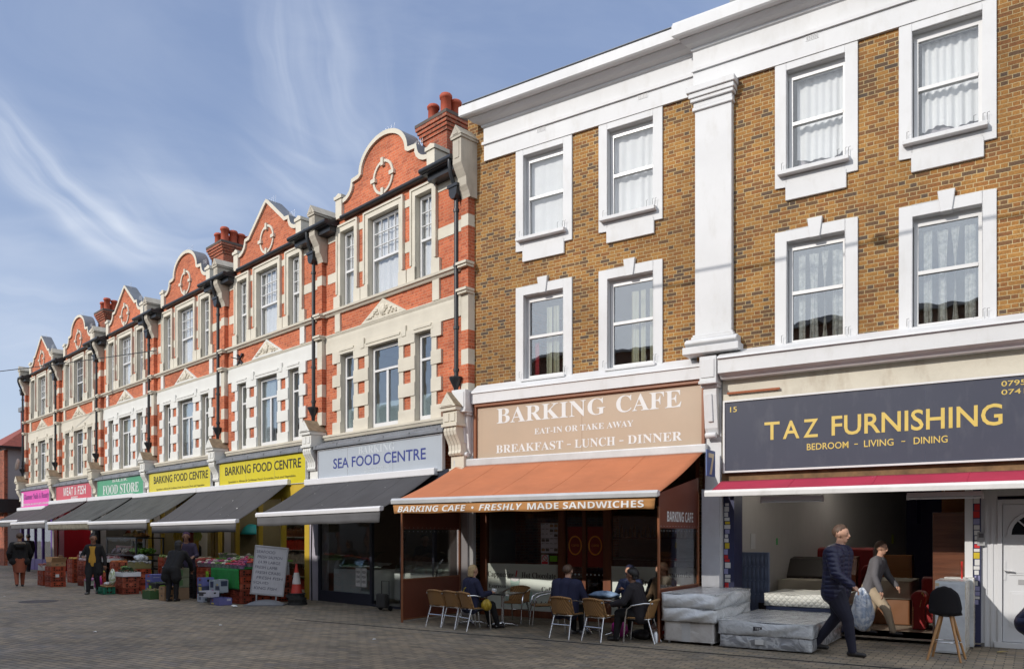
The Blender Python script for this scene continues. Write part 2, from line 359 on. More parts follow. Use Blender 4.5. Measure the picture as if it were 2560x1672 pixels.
def txt(body, u, z, w, h, v, m, parent, name='lettering', bold=0.0, shear=0.0, wrapfn=None, sp=1.0):
    """flat lettering of an exact width and height; every word becomes a mesh of its own"""
    c = bpy.data.curves.new('text', 'FONT'); c.body = body; c.offset = bold; c.space_character = sp; c.resolution_u = 3
    o = bpy.data.objects.new('text', c); COL.objects.link(o); dg = bpy.context.evaluated_depsgraph_get()
    me = bpy.data.meshes.new_from_object(o.evaluated_get(dg)); bpy.data.objects.remove(o); bpy.data.curves.remove(c)
    n = len(me.vertices); co = np.empty(n*3, np.float32); me.vertices.foreach_get('co', co); co = co.reshape(-1, 3)
    a, b = co.min(0), co.max(0); x = (co[:, 0]-a[0])/max(b[0]-a[0], 1e-6)*w; y = (co[:, 1]-a[1])/max(b[1]-a[1], 1e-6)*h
    xs = x.copy(); x = x+shear*y; out = np.stack([u+x, np.full(n, -v), z+y], 1)
    if wrapfn: out = np.array([wrapfn(q) for q in out])
    fs = [tuple(q.vertices) for q in me.polygons]; bpy.data.meshes.remove(me)
    iv = sorted((min(xs[i] for i in f), max(xs[i] for i in f)) for f in fs); cuts = []; e = iv[0][1]
    for s0, s1 in iv:
        if s0-e > .24*h and ' ' in body: cuts.append((s0+e)/2)
        e = max(e, s1)
    first = None
    for k in range(len(cuts)+1):
        lo = cuts[k-1] if k else -1e9; hi = cuts[k] if k < len(cuts) else 1e9
        sel = [f for f in fs if lo <= xs[f[0]] < hi]; ids = sorted({i for f in sel for i in f}); mp = {i: j for j, i in enumerate(ids)}
        m2 = bpy.data.meshes.new(name); m2.from_pydata([tuple(out[i]) for i in ids], [], [tuple(mp[i] for i in f) for f in sel]); m2.materials.append(m); m2.update()
        r = bpy.data.objects.new(name, m2); COL.objects.link(r); r.parent = parent; first = first or r
    return first
# ------------------------------------------------------------------ shared materials
WHITE = pm('white_masonry_paint', (.62, .625, .635), .6, var=.08, vs=1.2, streak=.40, dirt=(.42, .40, .36), bump=.06, bs=60)
WSASH = pm('white_gloss_paint', (.66, .66, .66), .32, var=.03, streak=.08, dirt=(.5, .48, .44))
YB = brick('yellow_stock_brick', [(0, (.095, .065, .048)), (.10, (.14, .075, .034)), (.30, (.235, .094, .027)), (.55, (.305, .138, .032)), (.80, (.36, .180, .046)), (1, (.26, .118, .033))], (.46, .355, .19), stain=.35)
RB = brick('orange_red_brick', [(0, (.38, .090, .040)), (.3, (.52, .130, .055)), (.7, (.60, .165, .072)), (1, (.43, .108, .050))], (.56, .29, .18), mw=.008, stain=.30)
RBD = brick('chimney_brick', [(0, (.18, .05, .03)), (.5, (.42, .10, .045)), (1, (.33, .08, .04))], (.35, .22, .15), stain=.5)
STONE = pm('bath_stone', (.60, .56, .47), .8, var=.13, vs=1.6, streak=.32, dirt=(.25, .21, .15), bump=.15, bs=30)
STONEW = pm('painted_stone', (.66, .66, .63), .7, var=.07, vs=1.6, streak=.22, dirt=(.36, .33, .28), bump=.12, bs=30)
LEAD = pm('lead_sheet', (.17, .18, .20), .55, var=.25, vs=2, bump=.15, bs=9)
BLACKP = pm('black_iron_paint', (.018, .020, .024), .38, var=.2)
DARKIN = pm('dark_interior', (.07, .065, .06), .9)
ROOM = pm('room_plaster', (.30, .28, .25), .9)
SLATE = pm('roof_slate', (.07, .07, .08), .6, var=.3, vs=4)
GLS = glass('window_glass', refl=.09)
GLS2 = glass('window_glass_reflective', (.82, .86, .88), refl=.20)
SHEER = pm('white_net_curtain', (.80, .81, .80), .9, var=.05)
CREAM = pm('cream_curtain', (.80, .70, .48), .9, var=.12)
BEIGE = pm('patterned_beige_curtain', (.76, .68, .58), .9, var=.55, vs=16)
GREYC = pm('grey_curtain', (.42, .39, .41), .9, var=.2)
POT = pm('terracotta', (.40, .075, .035), .7, var=.25, vs=5)
CONC = pm('weathered_render', (.33, .34, .36), .85, var=.12, vs=1.0, streak=.2)
ALU = pm('brushed_aluminium', (.62, .63, .65), .28, 1.0, var=.1)
STEEL = pm('galvanised_steel', (.55, .56, .58), .4, .8)

def closed_body(mb, u0, u1, z0, z1, d, m):
    """side, back and roof faces that close a building behind its front wall"""
    mb.quad((u0, 0, z0), (u0, -d, z0), (u0, -d, z1), (u0, 0, z1), m=m); mb.quad((u1, 0, z0), (u1, -d, z0), (u1, -d, z1), (u1, 0, z1), m=m)
    mb.quad((u0, -d, z0), (u1, -d, z0), (u1, -d, z1), (u0, -d, z1), m=m); mb.quad((u0, 0, z1), (u1, 0, z1), (u1, -d, z1), (u0, -d, z1), m=m)
def room(mb, u0, u1, z0, z1, v0, v1, m=0):
    mb.quad((u0, v1, z0), (u1, v1, z0), (u1, v1, z1), (u0, v1, z1), m=m)
    for u in (u0, u1): mb.quad((u, v0, z0), (u, v1, z0), (u, v1, z1), (u, v0, z1), m=m)
    for z in (z0, z1): mb.quad((u0, v0, z), (u1, v0, z), (u1, v1, z), (u0, v1, z), m=m)
def curtain(parent, u0, u1, z0, z1, v, m, folds=6, amp=.022, hem=0.0, gather=0.0, name='curtain', seed=0):
    r = random.Random(seed+int(u0*100)); ph = r.uniform(0, 6)
    p2, p3 = r.uniform(0, 6), r.uniform(0, 6)
    def fn(a, b):
        w = folds*2*math.pi*a+ph+1.5*math.sin(a*6.1+p2)+.5*math.sin(a*17+p3)+.25*math.sin(3*b+p2)
        u = u0+(u1-u0)*a+gather*math.sin(b*math.pi)*(.5-a)
        zb = z0+hem*(math.sin(a*7+seed)*.6+math.sin(a*15+ph)*.4)
        return (u, v+amp*(.55+.55*math.sin(a*7+p3)**2)*math.sin(w)*(1-.35*b)-abs(amp)*.4*math.sin(2*a+p2), zb+(z1-zb)*b)
    return MB().grid(fn, int(folds*8), 6).build(name, m, parent)
def sash(house, u0, u1, z0, z1, meet, v, glazing=None, mats=None, fw=.055, top=(1, 1), name='window', G=None, casement=False):
    """box sash (or transomed casement) as one window part; panes become its sub-part"""
    mb = MB(); d = .05
    mb.box(u0, u0+fw, v-d, v, z0, z1); mb.box(u1-fw, u1, v-d, v, z0, z1); mb.box(u0+fw, u1-fw, v-d, v, z1-fw, z1); mb.box(u0+fw, u1-fw, v-d, v, z0, z0+fw*1.5)
    mb.box(u0+fw, u1-fw, v-d-.02, v+.012, meet-.026, meet+.026)
    a, b = u0+fw, u1-fw; c, e = meet+.026, z1-fw; bar = .009
    for i in range(1, top[0]): x = a+(b-a)*i/top[0]; mb.box(x-bar, x+bar, v-.04, v-.008, c, e)
    for j in range(1, top[1]): y = c+(e-c)*j/top[1]; mb.box(a, b, v-.036, v-.006, y-bar, y+bar)
    if casement:
        x = (a+b)/2; mb.box(x-.04, x+.04, v-d, v+.004, z0+fw*1.5, meet-.026)
    w = mb.build(name, mats or WSASH, house)
    MB().box(a, b, v-.03, v-.024, z0+fw, e).build('pane', G or GLS, w); return w

# ------------------------------------------------------------------ yellow brick terrace (two properties)
def cornice(house, u0, u1, dv, ret=.42, left_return=True):
    prof = [(0, 8.98), (.05, 8.98), (.05, 9.29), (.085, 9.29), (.085, 9.345), (.055, 9.36), (.055, 9.64), (.10, 9.65), (.10, 9.69), (.15, 9.70), (.22, 9.73), (.30, 9.80), (.30, 9.815), (.40, 9.815), (.42, 9.84), (.42, 9.985), (.39, 10.01), (.0, 10.04)]
    mb = MB(); a = [(u0 if not left_return else u0-max(0, v-.05), v+dv, z) for v, z in prof]; b = [(u1, v+dv, z) for v, z in prof]
    mb._pr(a, b, 0); mb.box(u0-(.36 if left_return else 0), u1, dv-.5, dv+.395, 10.0, 10.025)
    if left_return:
        for v, z in ():
            pass
    return mb.build('cornice', WHITE, house)
def airbrick(mb, u, z, v):
    mb.box(u, u+.19, v-.02, v+.004, z, z+.075, 0)
    for i in range(6):
        for j in range(3): mb.box(u+.014+i*.029, u+.03+i*.029, v, v+.0055, z+.011+j*.021, z+.024+j*.021, 1)
def surround(mb, o0, o1, w0, w1, kind, dv):
    v0, v1 = dv, dv+.035
    if kind == 'top':
        zt, zb, top = 9.0, 7.04, 8.86; s0, s1 = w0-.11, w1+.07
        mb.box(o0, w0, v0, v1, zb, zt); mb.box(w1, o1, v0, v1, zb, zt); mb.box(w0, w1, v0, v1, top, zt)
        mb.box(w0, w1, v0, v1, 7.04, 7.20); mb.box(w0-.01, w1+.02, v0, v1+.012, 6.82, 7.1)
        mb.prism_u([(dv-.12, 7.30), (dv+.15, 7.268), (dv+.15, 7.205), (dv-.12, 7.205)], s0, s1)
    else:
        zt, zb, top = 6.35, 4.45, 6.18; c = (w0+w1)/2
        mb.box(o0, w0, v0, v1, zb, zt); mb.box(w1, o1, v0, v1, zb, zt); mb.box(w0, w1, v0, v1, top, zt)
        mb.prism([(c-.072, 6.165), (c+.072, 6.165), (c+.112, 6.465), (c-.112, 6.465)], v0-.1, v1+.03)
        mb.prism_u([(dv-.12, 4.60), (dv+.10, 4.565), (dv+.10, 4.52), (dv-.12, 4.52)], w0-.02, w1+.06)
def bird_wires(mb, w0, w1, z, v):
    for u in (w0-.06, w1-.10, w1+.01, w1+.06):
        mb.tube([(u, v, z), (u, v, z+.11), (u+.03, v+.01, z+.11)], .0035, 4)
def yellow_house(name, label, u0, u1, dv, wins, left):
    H = thing(name, label, 'building', FY)
    holes = [(w[2], w[3], 7.25, 8.86) for w in wins]+[(w[2], w[3], 4.57, 6.18) for w in wins]
    mb = MB(); mb.wall(u0, u1, 4.2, 9.02, holes, v=dv, depth=.17, m=0, mr=1); mb.wall(u0, u1, 9.02, 9.99, [], v=dv, m=0)
    closed_body(mb, u0, u1, 0, 9.99, 11.0, 0)
    mb.build('wall', [YB, WHITE], H)
    if left: MB().box(.10, .535, -.2, -.035+dv+.02, 3.9, 9.72).build('brick_pier', YB, H)
    r = MB(); room(r, u0+.3, u1-.1, 4.3, 6.5, dv-.24, -3.6); room(r, u0+.3, u1-.1, 6.9, 9.1, dv-.24, -3.6); build_split(r, 'interior', ROOM, H)
    for o0, o1, w0, w1 in wins:
        for kind in ('top', 'first'):
            s = MB(); surround(s, o0, o1, w0, w1, kind, dv); s.build('window_surround', WHITE, H, bevel=.006, seg=1)
            z0, z1, me = (7.27, 8.86, 8.05) if kind == 'top' else (4.57, 6.18, 5.39)
            MB().box(w0, w1, dv-.2, dv-.105, z1-.10, z1).build('window_head', WSASH, H)
            w = sash(H, w0+.012, w1, z0, z1-.06, me, dv-.10, G=GLS if kind == 'top' else GLS2)
            b = MB(); bird_wires(b, w0, w1, z0+.02 if kind == 'top' else z0+.03, dv+.08); b.build('bird_wire', BLACKP, w)
            n = round(w0*10)
            if left and kind == 'top':
                curtain(w, w0-.02, w1+.05, z0-.02, z1, dv-.21, SHEER, (3.4, 6.1)[w0 > 2], (.008, .020)[w0 > 2], seed=n)
            elif left:
                for k, (a, b2) in enumerate(((.42, .56), (.60, .72), (.80, 1.02))): curtain(w, w0+(w1-w0)*a, w0+(w1-w0)*b2, z0-.02, z1-.22, dv-.235, CREAM, 1.6, .03, seed=n+k)
                if w0 < 2: MB().box(w0+.1, w0+.2, dv-.24, dv-.23, z0, z0+.75).build('red_curtain', pm('red_curtain', (.5, .02, .03), .9), w)
            elif kind == 'top':
                curtain(w, w0+.10, w1+.12, z0+.22, z1-.10, dv-.26, SHEER, 5.2+2.9*((n*7) % 5)/4, .020+.012*((n*3) % 4)/3, hem=.05+.03*(n % 2), seed=n)
                curtain(w, w0+.12, w1+.12, z0-.02, z0+.42, dv-.31, GREYC, 3, .03, hem=.02, seed=n+4)
            else:
                for k in range(5):
                    a = .14+k*.20; curtain(w, w0+(w1-w0)*a, w0+(w1-w0)*(a+.13+.03*(k % 2)), z0-.05, z1-.16-.02*(k % 2), dv-.225, BEIGE, 1.7, .028, hem=.01, gather=.05*(k % 3), seed=n+k)
    return H
A = yellow_house('brick_building', 'yellow brick building with white trim above the cafe with tan sign', .10, 4.93, 0.0, [(1.264, 2.503, 1.436, 2.318), (3.05, 4.28, 3.222, 4.107)], True)
B = yellow_house('brick_building', 'yellow brick building with tall white pilaster above the furniture shop', 4.93, 13.5, .11, [(6.215, 7.435, 6.39, 7.255), (7.99, 9.21, 8.163, 9.04), (11.3, 12.5, 11.45, 12.33)], False)
for H_, u0, u1, dv, lr in ((A, .53, 4.93, 0, True), (B, 4.88, 13.5, .11, True)):
    mb = MB()
    prof = [(0, 8.98), (.05, 8.98), (.05, 9.29), (.085, 9.29), (.085, 9.345), (.055, 9.36), (.055, 9.62), (.09, 9.64), (.09, 9.675), (.13, 9.685), (.20, 9.71), (.28, 9.775), (.28, 9.79), (.38, 9.79), (.41, 9.815), (.41, 9.985), (.38, 10.01), (.0, 10.03)]
    if H_ is B: prof = [(v*(1 if v < .1 else .93), z) for v, z in prof]
    rt = lambda v: max(0, v-.05)*(1.0 if H_ is A else .75)
    mb._pr([(u0-rt(v), v+dv, z) for v, z in prof], [(u1, v+dv, z) for v, z in prof], 0)
    mb.box(u0-rt(.41)+.03, u1, -.6, dv+.36, 10.005, 10.03)
    mb.build('cornice', WHITE, H_)
    if H_ is A: MB().box(u0-.30, u1, .05, .40, 10.03, 10.038).build('coping_lead', LEAD, H_)
    else: MB().box(5.6, u1, .0, .47, 10.03, 10.075).build('coping_lead', LEAD, H_)
ab = MB(); airbrick(ab, 1.76, 9.20, .052); airbrick(ab, 3.83, 9.20, .052); build_split(ab, 'air_brick', [WHITE, BLACKP], A)
ab = MB(); airbrick(ab, 6.69, 9.20, .162); airbrick(ab, 8.75, 9.20, .162); build_split(ab, 'air_brick', [WHITE, BLACKP], B)
def pilaster(H_, u0, u1):
    mb = MB(); a, b = .0, .215
    mb.box(u0, u1, a, b, 4.90, 8.64)
    for z0, z1, o in ((8.60, 8.66, .035), (8.66, 8.74, .02), (8.74, 8.80, .06), (8.80, 8.88, .085), (8.88, 8.98, .115)): mb.box(u0-o, u1+o*.7, a, b+o, z0, z1)
    for z0, z1, o in ((4.86, 4.90, .03), (4.82, 4.86, .05), (4.56, 4.68, .16)): mb.box(u0-o, u1+o, a, b+o, z0, z1)
    mb.prism_u([(a, 4.68)]+[(b+.06+.085*math.sin(math.pi*k/8), 4.68+.14*k/8) for k in range(9)]+[(a, 4.82)], u0-.13, u1+.12)
    return mb.build('pilaster', WHITE, H_, bevel=.008, seg=1)
pilaster(B, 4.93, 5.545); pilaster(B, 10.05, 10.67)
# first floor ledge and fascia bands, consoles
mb = MB(); mb.prism_u([(0, 4.50), (.0, 4.57), (.215, 4.41), (.225, 4.38), (.20, 4.375), (.20, 4.18), (.15, 4.18), (0, 4.18)], .33, 5.02); mb.build('fascia_band', WHITE, A)
mb = MB(); mb.prism_u([(0, 4.52), (.11, 4.60), (.40, 4.46), (.41, 4.43), (.37, 4.425), (.37, 4.20), (.28, 4.17), (.24, 4.12), (0, 4.12)], 5.37, 13.5); mb.build('fascia_band', WHITE, B)
def console(H_, u0, u1, zt, zb, m):
    mb = MB(); mb.box(u0, u1, 0, .36, zt-.40, zt); mb.box(u0+.03, u1-.03, .36, .375, zt-.35, zt-.05); mb.box(u0-.01, u1+.01, 0, .39, zt-.45, zt-.40); mb.box(u0, u1, 0, .30, zt-.50, zt-.45)
    mb.prism_u([(0, zt-.5), (.26, zt-.5), (.26, zt-.62), (.19, zt-1.15), (.12, zt-1.28), (0, zt-1.3)], u0+.03, u1-.03)
    mb.prism_u([(.0, zt-.6), (.285, zt-.6), (.235, zt-1.05), (0, zt-1.05)], u0+.10, u1-.10)
    mb.tube([(u0+.05, .2, zt-1.27), (u1-.05, .2, zt-1.27)], .05, 10); mb.box(u0, u1, 0, .10, zb, zt-.5)
    return mb.build('console', m, H_, bevel=.006, seg=1)
console(A, -.04, .30, 4.46, 0.0, WHITE); console(B, 5.06, 5.34, 4.50, 0.0, WHITE)

# ------------------------------------------------------------------ red brick terrace: six gabled houses over shops
def red_house(o0, w, gable, stone, lower_stone, label, chim, first, seed):
    H = thing('terrace_house', label, 'terraced house', FR, o0, 0)
    c = w/2; D = 7.0
    up = [(c-1.447, .29), (c, .585), (c+1.447, .28)]; lo = [(c-1.45, .275), (c, .575), (c+1.43, .275)]
    holes = [(x-a, x+a, 7.05, 8.88) for x, a in up]+[(x-a, x+a, 4.04, 5.93) for x, a in lo]
    mb = MB(); mb.wall(0, w, 2.9, 9.2, holes, depth=.20, m=0, mr=1); closed_body(mb, 0, w, 0, 9.2, D, 0); mb.build('wall', [RB, stone], H)
    r = MB(); room(r, .2, w-.2, 3.7, 6.3, -.27, -3.2); room(r, .2, w-.2, 6.6, 9.1, -.27, -3.2); build_split(r, 'interior', ROOM, H)
    # gable
    def half():
        if gable == 'curved':
            p = [(1.60, 9.58), (1.47, 9.60), (1.36, 9.65), (1.27, 9.73), (1.22, 9.83), (1.21, 9.94), (.95, 9.96)]
            return p+[(.88*math.cos(t), 10.0+.62*math.sin(t)) for t in [math.pi/2*k/12 for k in range(0, 13)]]
        p = [(1.60, 9.58), (1.47, 9.60), (1.36, 9.65), (1.27, 9.73), (1.22, 9.83), (1.21, 9.92), (.98, 9.94), (.92, 10.0)]
        return p+[(.1, 10.64), (0, 10.70)]
    hp = half(); curve = [(c+x, z) for x, z in hp]+[(c-x, z) for x, z in reversed(hp[:-1])]
    MB().prism([(c+1.6, 9.15)]+curve+[(c-1.6, 9.15)], -.30, .02).build('gable', RB, H)
    inn = []
    for i, (x, z) in enumerate(curve):
        a = curve[max(i-1, 0)]; b = curve[min(i+1, len(curve)-1)]; tx, tz = b[0]-a[0], b[1]-a[1]; l = math.hypot(tx, tz) or 1
        inn.append((x-tz/l*.05, z+tx/l*.05))
    mbc = MB(); n = len(curve)
    out = [(2*cx-x, 2*cz-z) for (x, z), (cx, cz) in zip(inn, curve)]
    a3 = [(x, -.34, z) for x, z in out]; b3 = [(x, .075, z) for x, z in out]; c3 = [(x, .075, z) for x, z in inn]; d3 = [(x, .0, z) for x, z in inn]
    mbc.strip(a3, b3, 1); mbc.strip(b3, c3, 0); mbc.strip(c3, d3, 0); mbc.build('gable_coping', [stone, LEAD], H)
    sp = MB()
    for k in range(5): u = c-.2+k*.1; sp.tube([(u, -.1, 10.6), (u+.01*k, -.1, 10.84)], .003, 4)
    for k in range(5): u = c+.98+k*.06; sp.tube([(u, -.1, 9.95), (u+.01, -.1, 10.16)], .003, 4)
    sp.build('bird_spikes', STEEL, H)
    oc = MB(); N = 28
    for r0, r1, v in ((.325, .385, .055),):
        A0 = [(c+r0*math.cos(2*math.pi*k/N), v, 9.66+r0*math.sin(2*math.pi*k/N)) for k in range(N+1)]; A1 = [(c+r1*math.cos(2*math.pi*k/N), v, 9.66+r1*math.sin(2*math.pi*k/N)) for k in range(N+1)]
        Z0 = [(x, .0, z) for x, _, z in A0]; Z1 = [(x, .0, z) for x, _, z in A1]; oc.strip(A0, A1); oc.strip(A0, Z0); oc.strip(A1, Z1)
    for x, z, a, b in ((c, 9.66+.34, .045, .09), (c, 9.66-.34, .045, .09), (c-.35, 9.66, .085, .045), (c+.35, 9.66, .085, .045)): oc.box(x-a, x+a, 0, .085, z-b, z+b)
    oc.build('oculus', stone, H)
    kn = MB()
    for s in (-1, 1):
        x = c+s*1.745; kn.box(x-.13, x+.13, -.3, .09, 9.2, 9.66); kn.box(x-.16, x+.16, -.3, .12, 9.66, 9.74)
        kn.prism([(x-.14, 9.74), (x+.14, 9.74), (x, 9.80)], -.3, .10)
    build_split(kn, 'kneeler', stone, H)
    # eaves and gutters
    mb = MB(); mb.box(c-1.60, c+1.60, .0, .11, 9.13, 9.17); mb.tube([(c-1.62, .10, 9.175), (c+1.62, .10, 9.175)], .05, 8); mb.build('gutter', BLACKP, H)
    for a, b in ((.16, c-1.86), (c+1.86, w+.02)):
        mb = MB(); mb.box(a, b, .0, .26, 8.90, 9.02); mb.box(a-.08, b+.04, .0, .36, 9.02, 9.06); mb.tube([(a-.1, .38, 9.09), (b+.04, .38, 9.09)], .055, 8)
        mb.prism_u([(.36, 9.06), (.34, 9.12), (-.6, 9.62), (-.6, 9.06)], a, b); mb.build('eaves', BLACKP, H)
    MB().prism_u([(-.3, 9.2), (-3.4, 10.2), (-6.9, 9.2)], 0, w).build('roof', SLATE, H)
    # stonework of the upper storey
    S = MB()
    for (x, a), o in zip(up, (.43, .735, .42)):
        S.box(x-o, x-a, 0, .05, 7.05, 9.02); S.box(x+a, x+o, 0, .05, 7.05, 9.02); S.box(x-a, x+a, 0, .05, 8.88, 9.02)
        S.box(x-o-.02, x-o+.035, 0, .075, 7.4, 9.04); S.box(x+o-.035, x+o+.02, 0, .075, 7.4, 9.04); S.box(x-o+.035, x+o-.035, 0, .075, 9.0, 9.045)
        S.box(x-o-.13, x-a, 0, .065, 7.05, 7.36); S.box(x+a, x+o+.13, 0, .065, 7.05, 7.36)
    for a, b in ((.36, c-1.88), (c-1.0, c-.76), (c+.76, c+1.0), (c+1.88, w-.02)): S.box(a, b, 0, .012, 7.75, 7.98); S.box(a, b, 0, .014, 8.74, 8.90)
    for a, b in ((c-1.0, c-.76), (c+.76, c+1.0)): S.box(a, b, 0, .02, 7.05, 7.36)
    S.build('upper_stonework', stone, H)
    S = MB(); S.prism_u([(0, 6.93), (.05, 6.93), (.09, 6.98), (.12, 6.99), (.13, 7.04), (.0, 7.07)], .3, w); S.prism_u([(0, 6.42), (.035, 6.42), (.06, 6.47), (.02, 6.50), (0, 6.5)], .3, w)
    build_split(S, 'string_course', stone, H)
    S = MB()
    for x in (c-1.86, c+1.86): MB().box(x-.11, x+.11, 0, .05, 6.5, 6.93).build('strip_pilaster', stone if first else lower_stone, H)
    S.prism([(c-.86, 6.49), (c+.86, 6.49), (c, 6.93)], 0, .05); S.build('pediment_frame', lower_stone if not first else stone, H)
    P = MB(); P.prism([(c-.70, 6.535), (c+.70, 6.535), (c, 6.885)], .05, .052)
    rr = random.Random(seed)
    for k in range(46):
        x = rr.uniform(-.6, .6); zm = .30*(1-abs(x)/.66); z = rr.uniform(.03, max(.05, zm)); P.ell((c+x, .055, 6.53+z), (rr.uniform(.018, .05), .03, rr.uniform(.015, .035)), 6)
    P.ell((c, .06, 6.68), (.11, .04, .13), 10); P.build('pediment_carving', pm('carved_stone', (.62, .57, .47), .85, var=.25, vs=14), H)
    # frieze, quoined lower windows, sill
    S = MB(); S.box(.30, w, 0, .03, 6.03, 6.42); ls = lower_stone
    for (x, a), o in zip(lo, (.35, .70, .35)): S.box(x-o, x+o, 0, .06, 5.93, 6.0); S.box(x-o+.05, x+o-.05, 0, .075, 6.0, 6.05)
    S.box(c-.86, c-.72, 0, .07, 5.93, 6.16); S.box(c+.72, c+.86, 0, .07, 5.93, 6.16)
    piers = [(c-2.07, c-1.725, -1), (c-1.175, c-.575, 0), (c+.575, c+1.155, 0), (c+1.705, c+2.04, 1)]
    for k in range(7):
        z0 = 4.03+k*.2855; z1 = z0+.2855; wide = k % 2 == 0
        for a, b, sd in piers:
            if wide: S.box(a, b, 0, .055, z0, min(z1, 6.03))
            elif sd == 0: S.box(a, a+.16, 0, .035, z0, z1); S.box(b-.16, b, 0, .035, z0, z1)
            elif sd < 0: S.box(a+.17, b, 0, .035, z0, z1)
            else: S.box(a, b-.17, 0, .035, z0, z1)
    S.build('quoined_stonework', ls, H)
    S = MB(); S.prism_u([(0, 3.90), (.10, 3.90), (.13, 3.96), (.15, 3.97), (.15, 4.02), (0, 4.05)], .30, w-.02); S.build('window_sill', stone, H)
    # windows
    for k, (x, a) in enumerate(up):
        wd = sash(H, x-a+.01, x+a-.01, 7.06, 8.86, 7.92, -.085, top=((4, 3) if k == 1 else (2, 3)))
        if (seed+k) % 7 != 5:
            if k == 1: curtain(wd, x-a, x+a, 7.08+.05*(seed % 2), 8.8, -.18, SHEER, 6, .02, seed=seed+k)
            else: curtain(wd, x-a, x+a*.9, 7.1, 8.8, -.18, SHEER, 3, .02, seed=seed+k)
        S2 = MB().box(x-a, x+a, -.10, -.01, 7.05, 7.085).build('sill_board', WSASH, wd)
    for k, (x, a) in enumerate(lo):
        wd = sash(H, x-a+.01, x+a-.01, 4.05, 5.91, 5.36, -.085, casement=(k == 1), G=GLS2, fw=.072)
        if first: MB().box(x-a+.05, x+a-.05, -.135, -.13, 4.1, 4.62).build('frosted_film', pm('frosted_film', (.62, .70, .68), .6), wd)
        elif (seed*2+k) % 5 != 4: curtain(wd, x-a, x+a*(.9 if (seed+k) % 2 else .15), 4.1+.5*((seed+k) % 3 == 0), 5.85, -.18, (SHEER, CREAM, SHEER)[(seed+k) % 3], 3.4, .02, seed=seed+k)
    # shop cornice flashing
    S = MB(); S.prism_u([(0, 3.91), (.36, 3.745), (.38, 3.72), (.38, 3.665), (0, 3.665)], .28, w-.22)
    for k in range(6): x = .4+(w-.8)*k/5; S.box(x-.012, x+.012, 0.35, .386, 3.66, 3.75)
    S.build('lead_flashing', LEAD, H)
    sp = MB()
    for k in range(60 if seed < 3 else 24):
        u = .35+(w-.7)*rr.random(); h_ = rr.uniform(.06, .11); sp.tube([(u, .30, 3.76), (u+rr.uniform(-.03, .03), .33, 3.76+h_)], .0028, 4)
    sp.build('bird_spikes', STEEL, H)
    if chim:
        ch = MB(); u0, u1 = w-1.95, w-1.12; v0, v1 = -1.55, -.5
        ch.box(u0, u1, v0, v1, 9.2, 10.36)
        for i, o in enumerate((.03, .06, .09, .12)): ch.box(u0-o, u1+o, v0-o, v1+o, 10.36+i*.075, 10.36+(i+1)*.075, 0)
        ch.box(u0-.13, u1+.13, v0-.13, v1+.13, 10.66, 10.73, 1); ck = ch.build('chimney', [RBD, pm('sooty_mortar', (.10, .08, .07), .9)], H)
        for uu, vv, hh in ((u0+.2, v1-.14, .44), (u1-.2, v1-.14, .52), (u1-.2, v1-.42, .48), (u1-.2, v1-.68, .44), (u0+.2, v1-.5, .44), (u1-.2, v1-.94, .42)):
            MB().lathe((uu, vv, 10.72), [(.125, 0), (.115, hh*.8), (.14, hh*.82), (.145, hh*.92), (.12, hh), (.09, hh), (.09, hh-.1)], 12).build('chimney_pot', POT, ck)
    # party pier with stone cap, downpipe, shop console (at the right-hand end of each house)
    party(H, w, stone, ls)
    return H
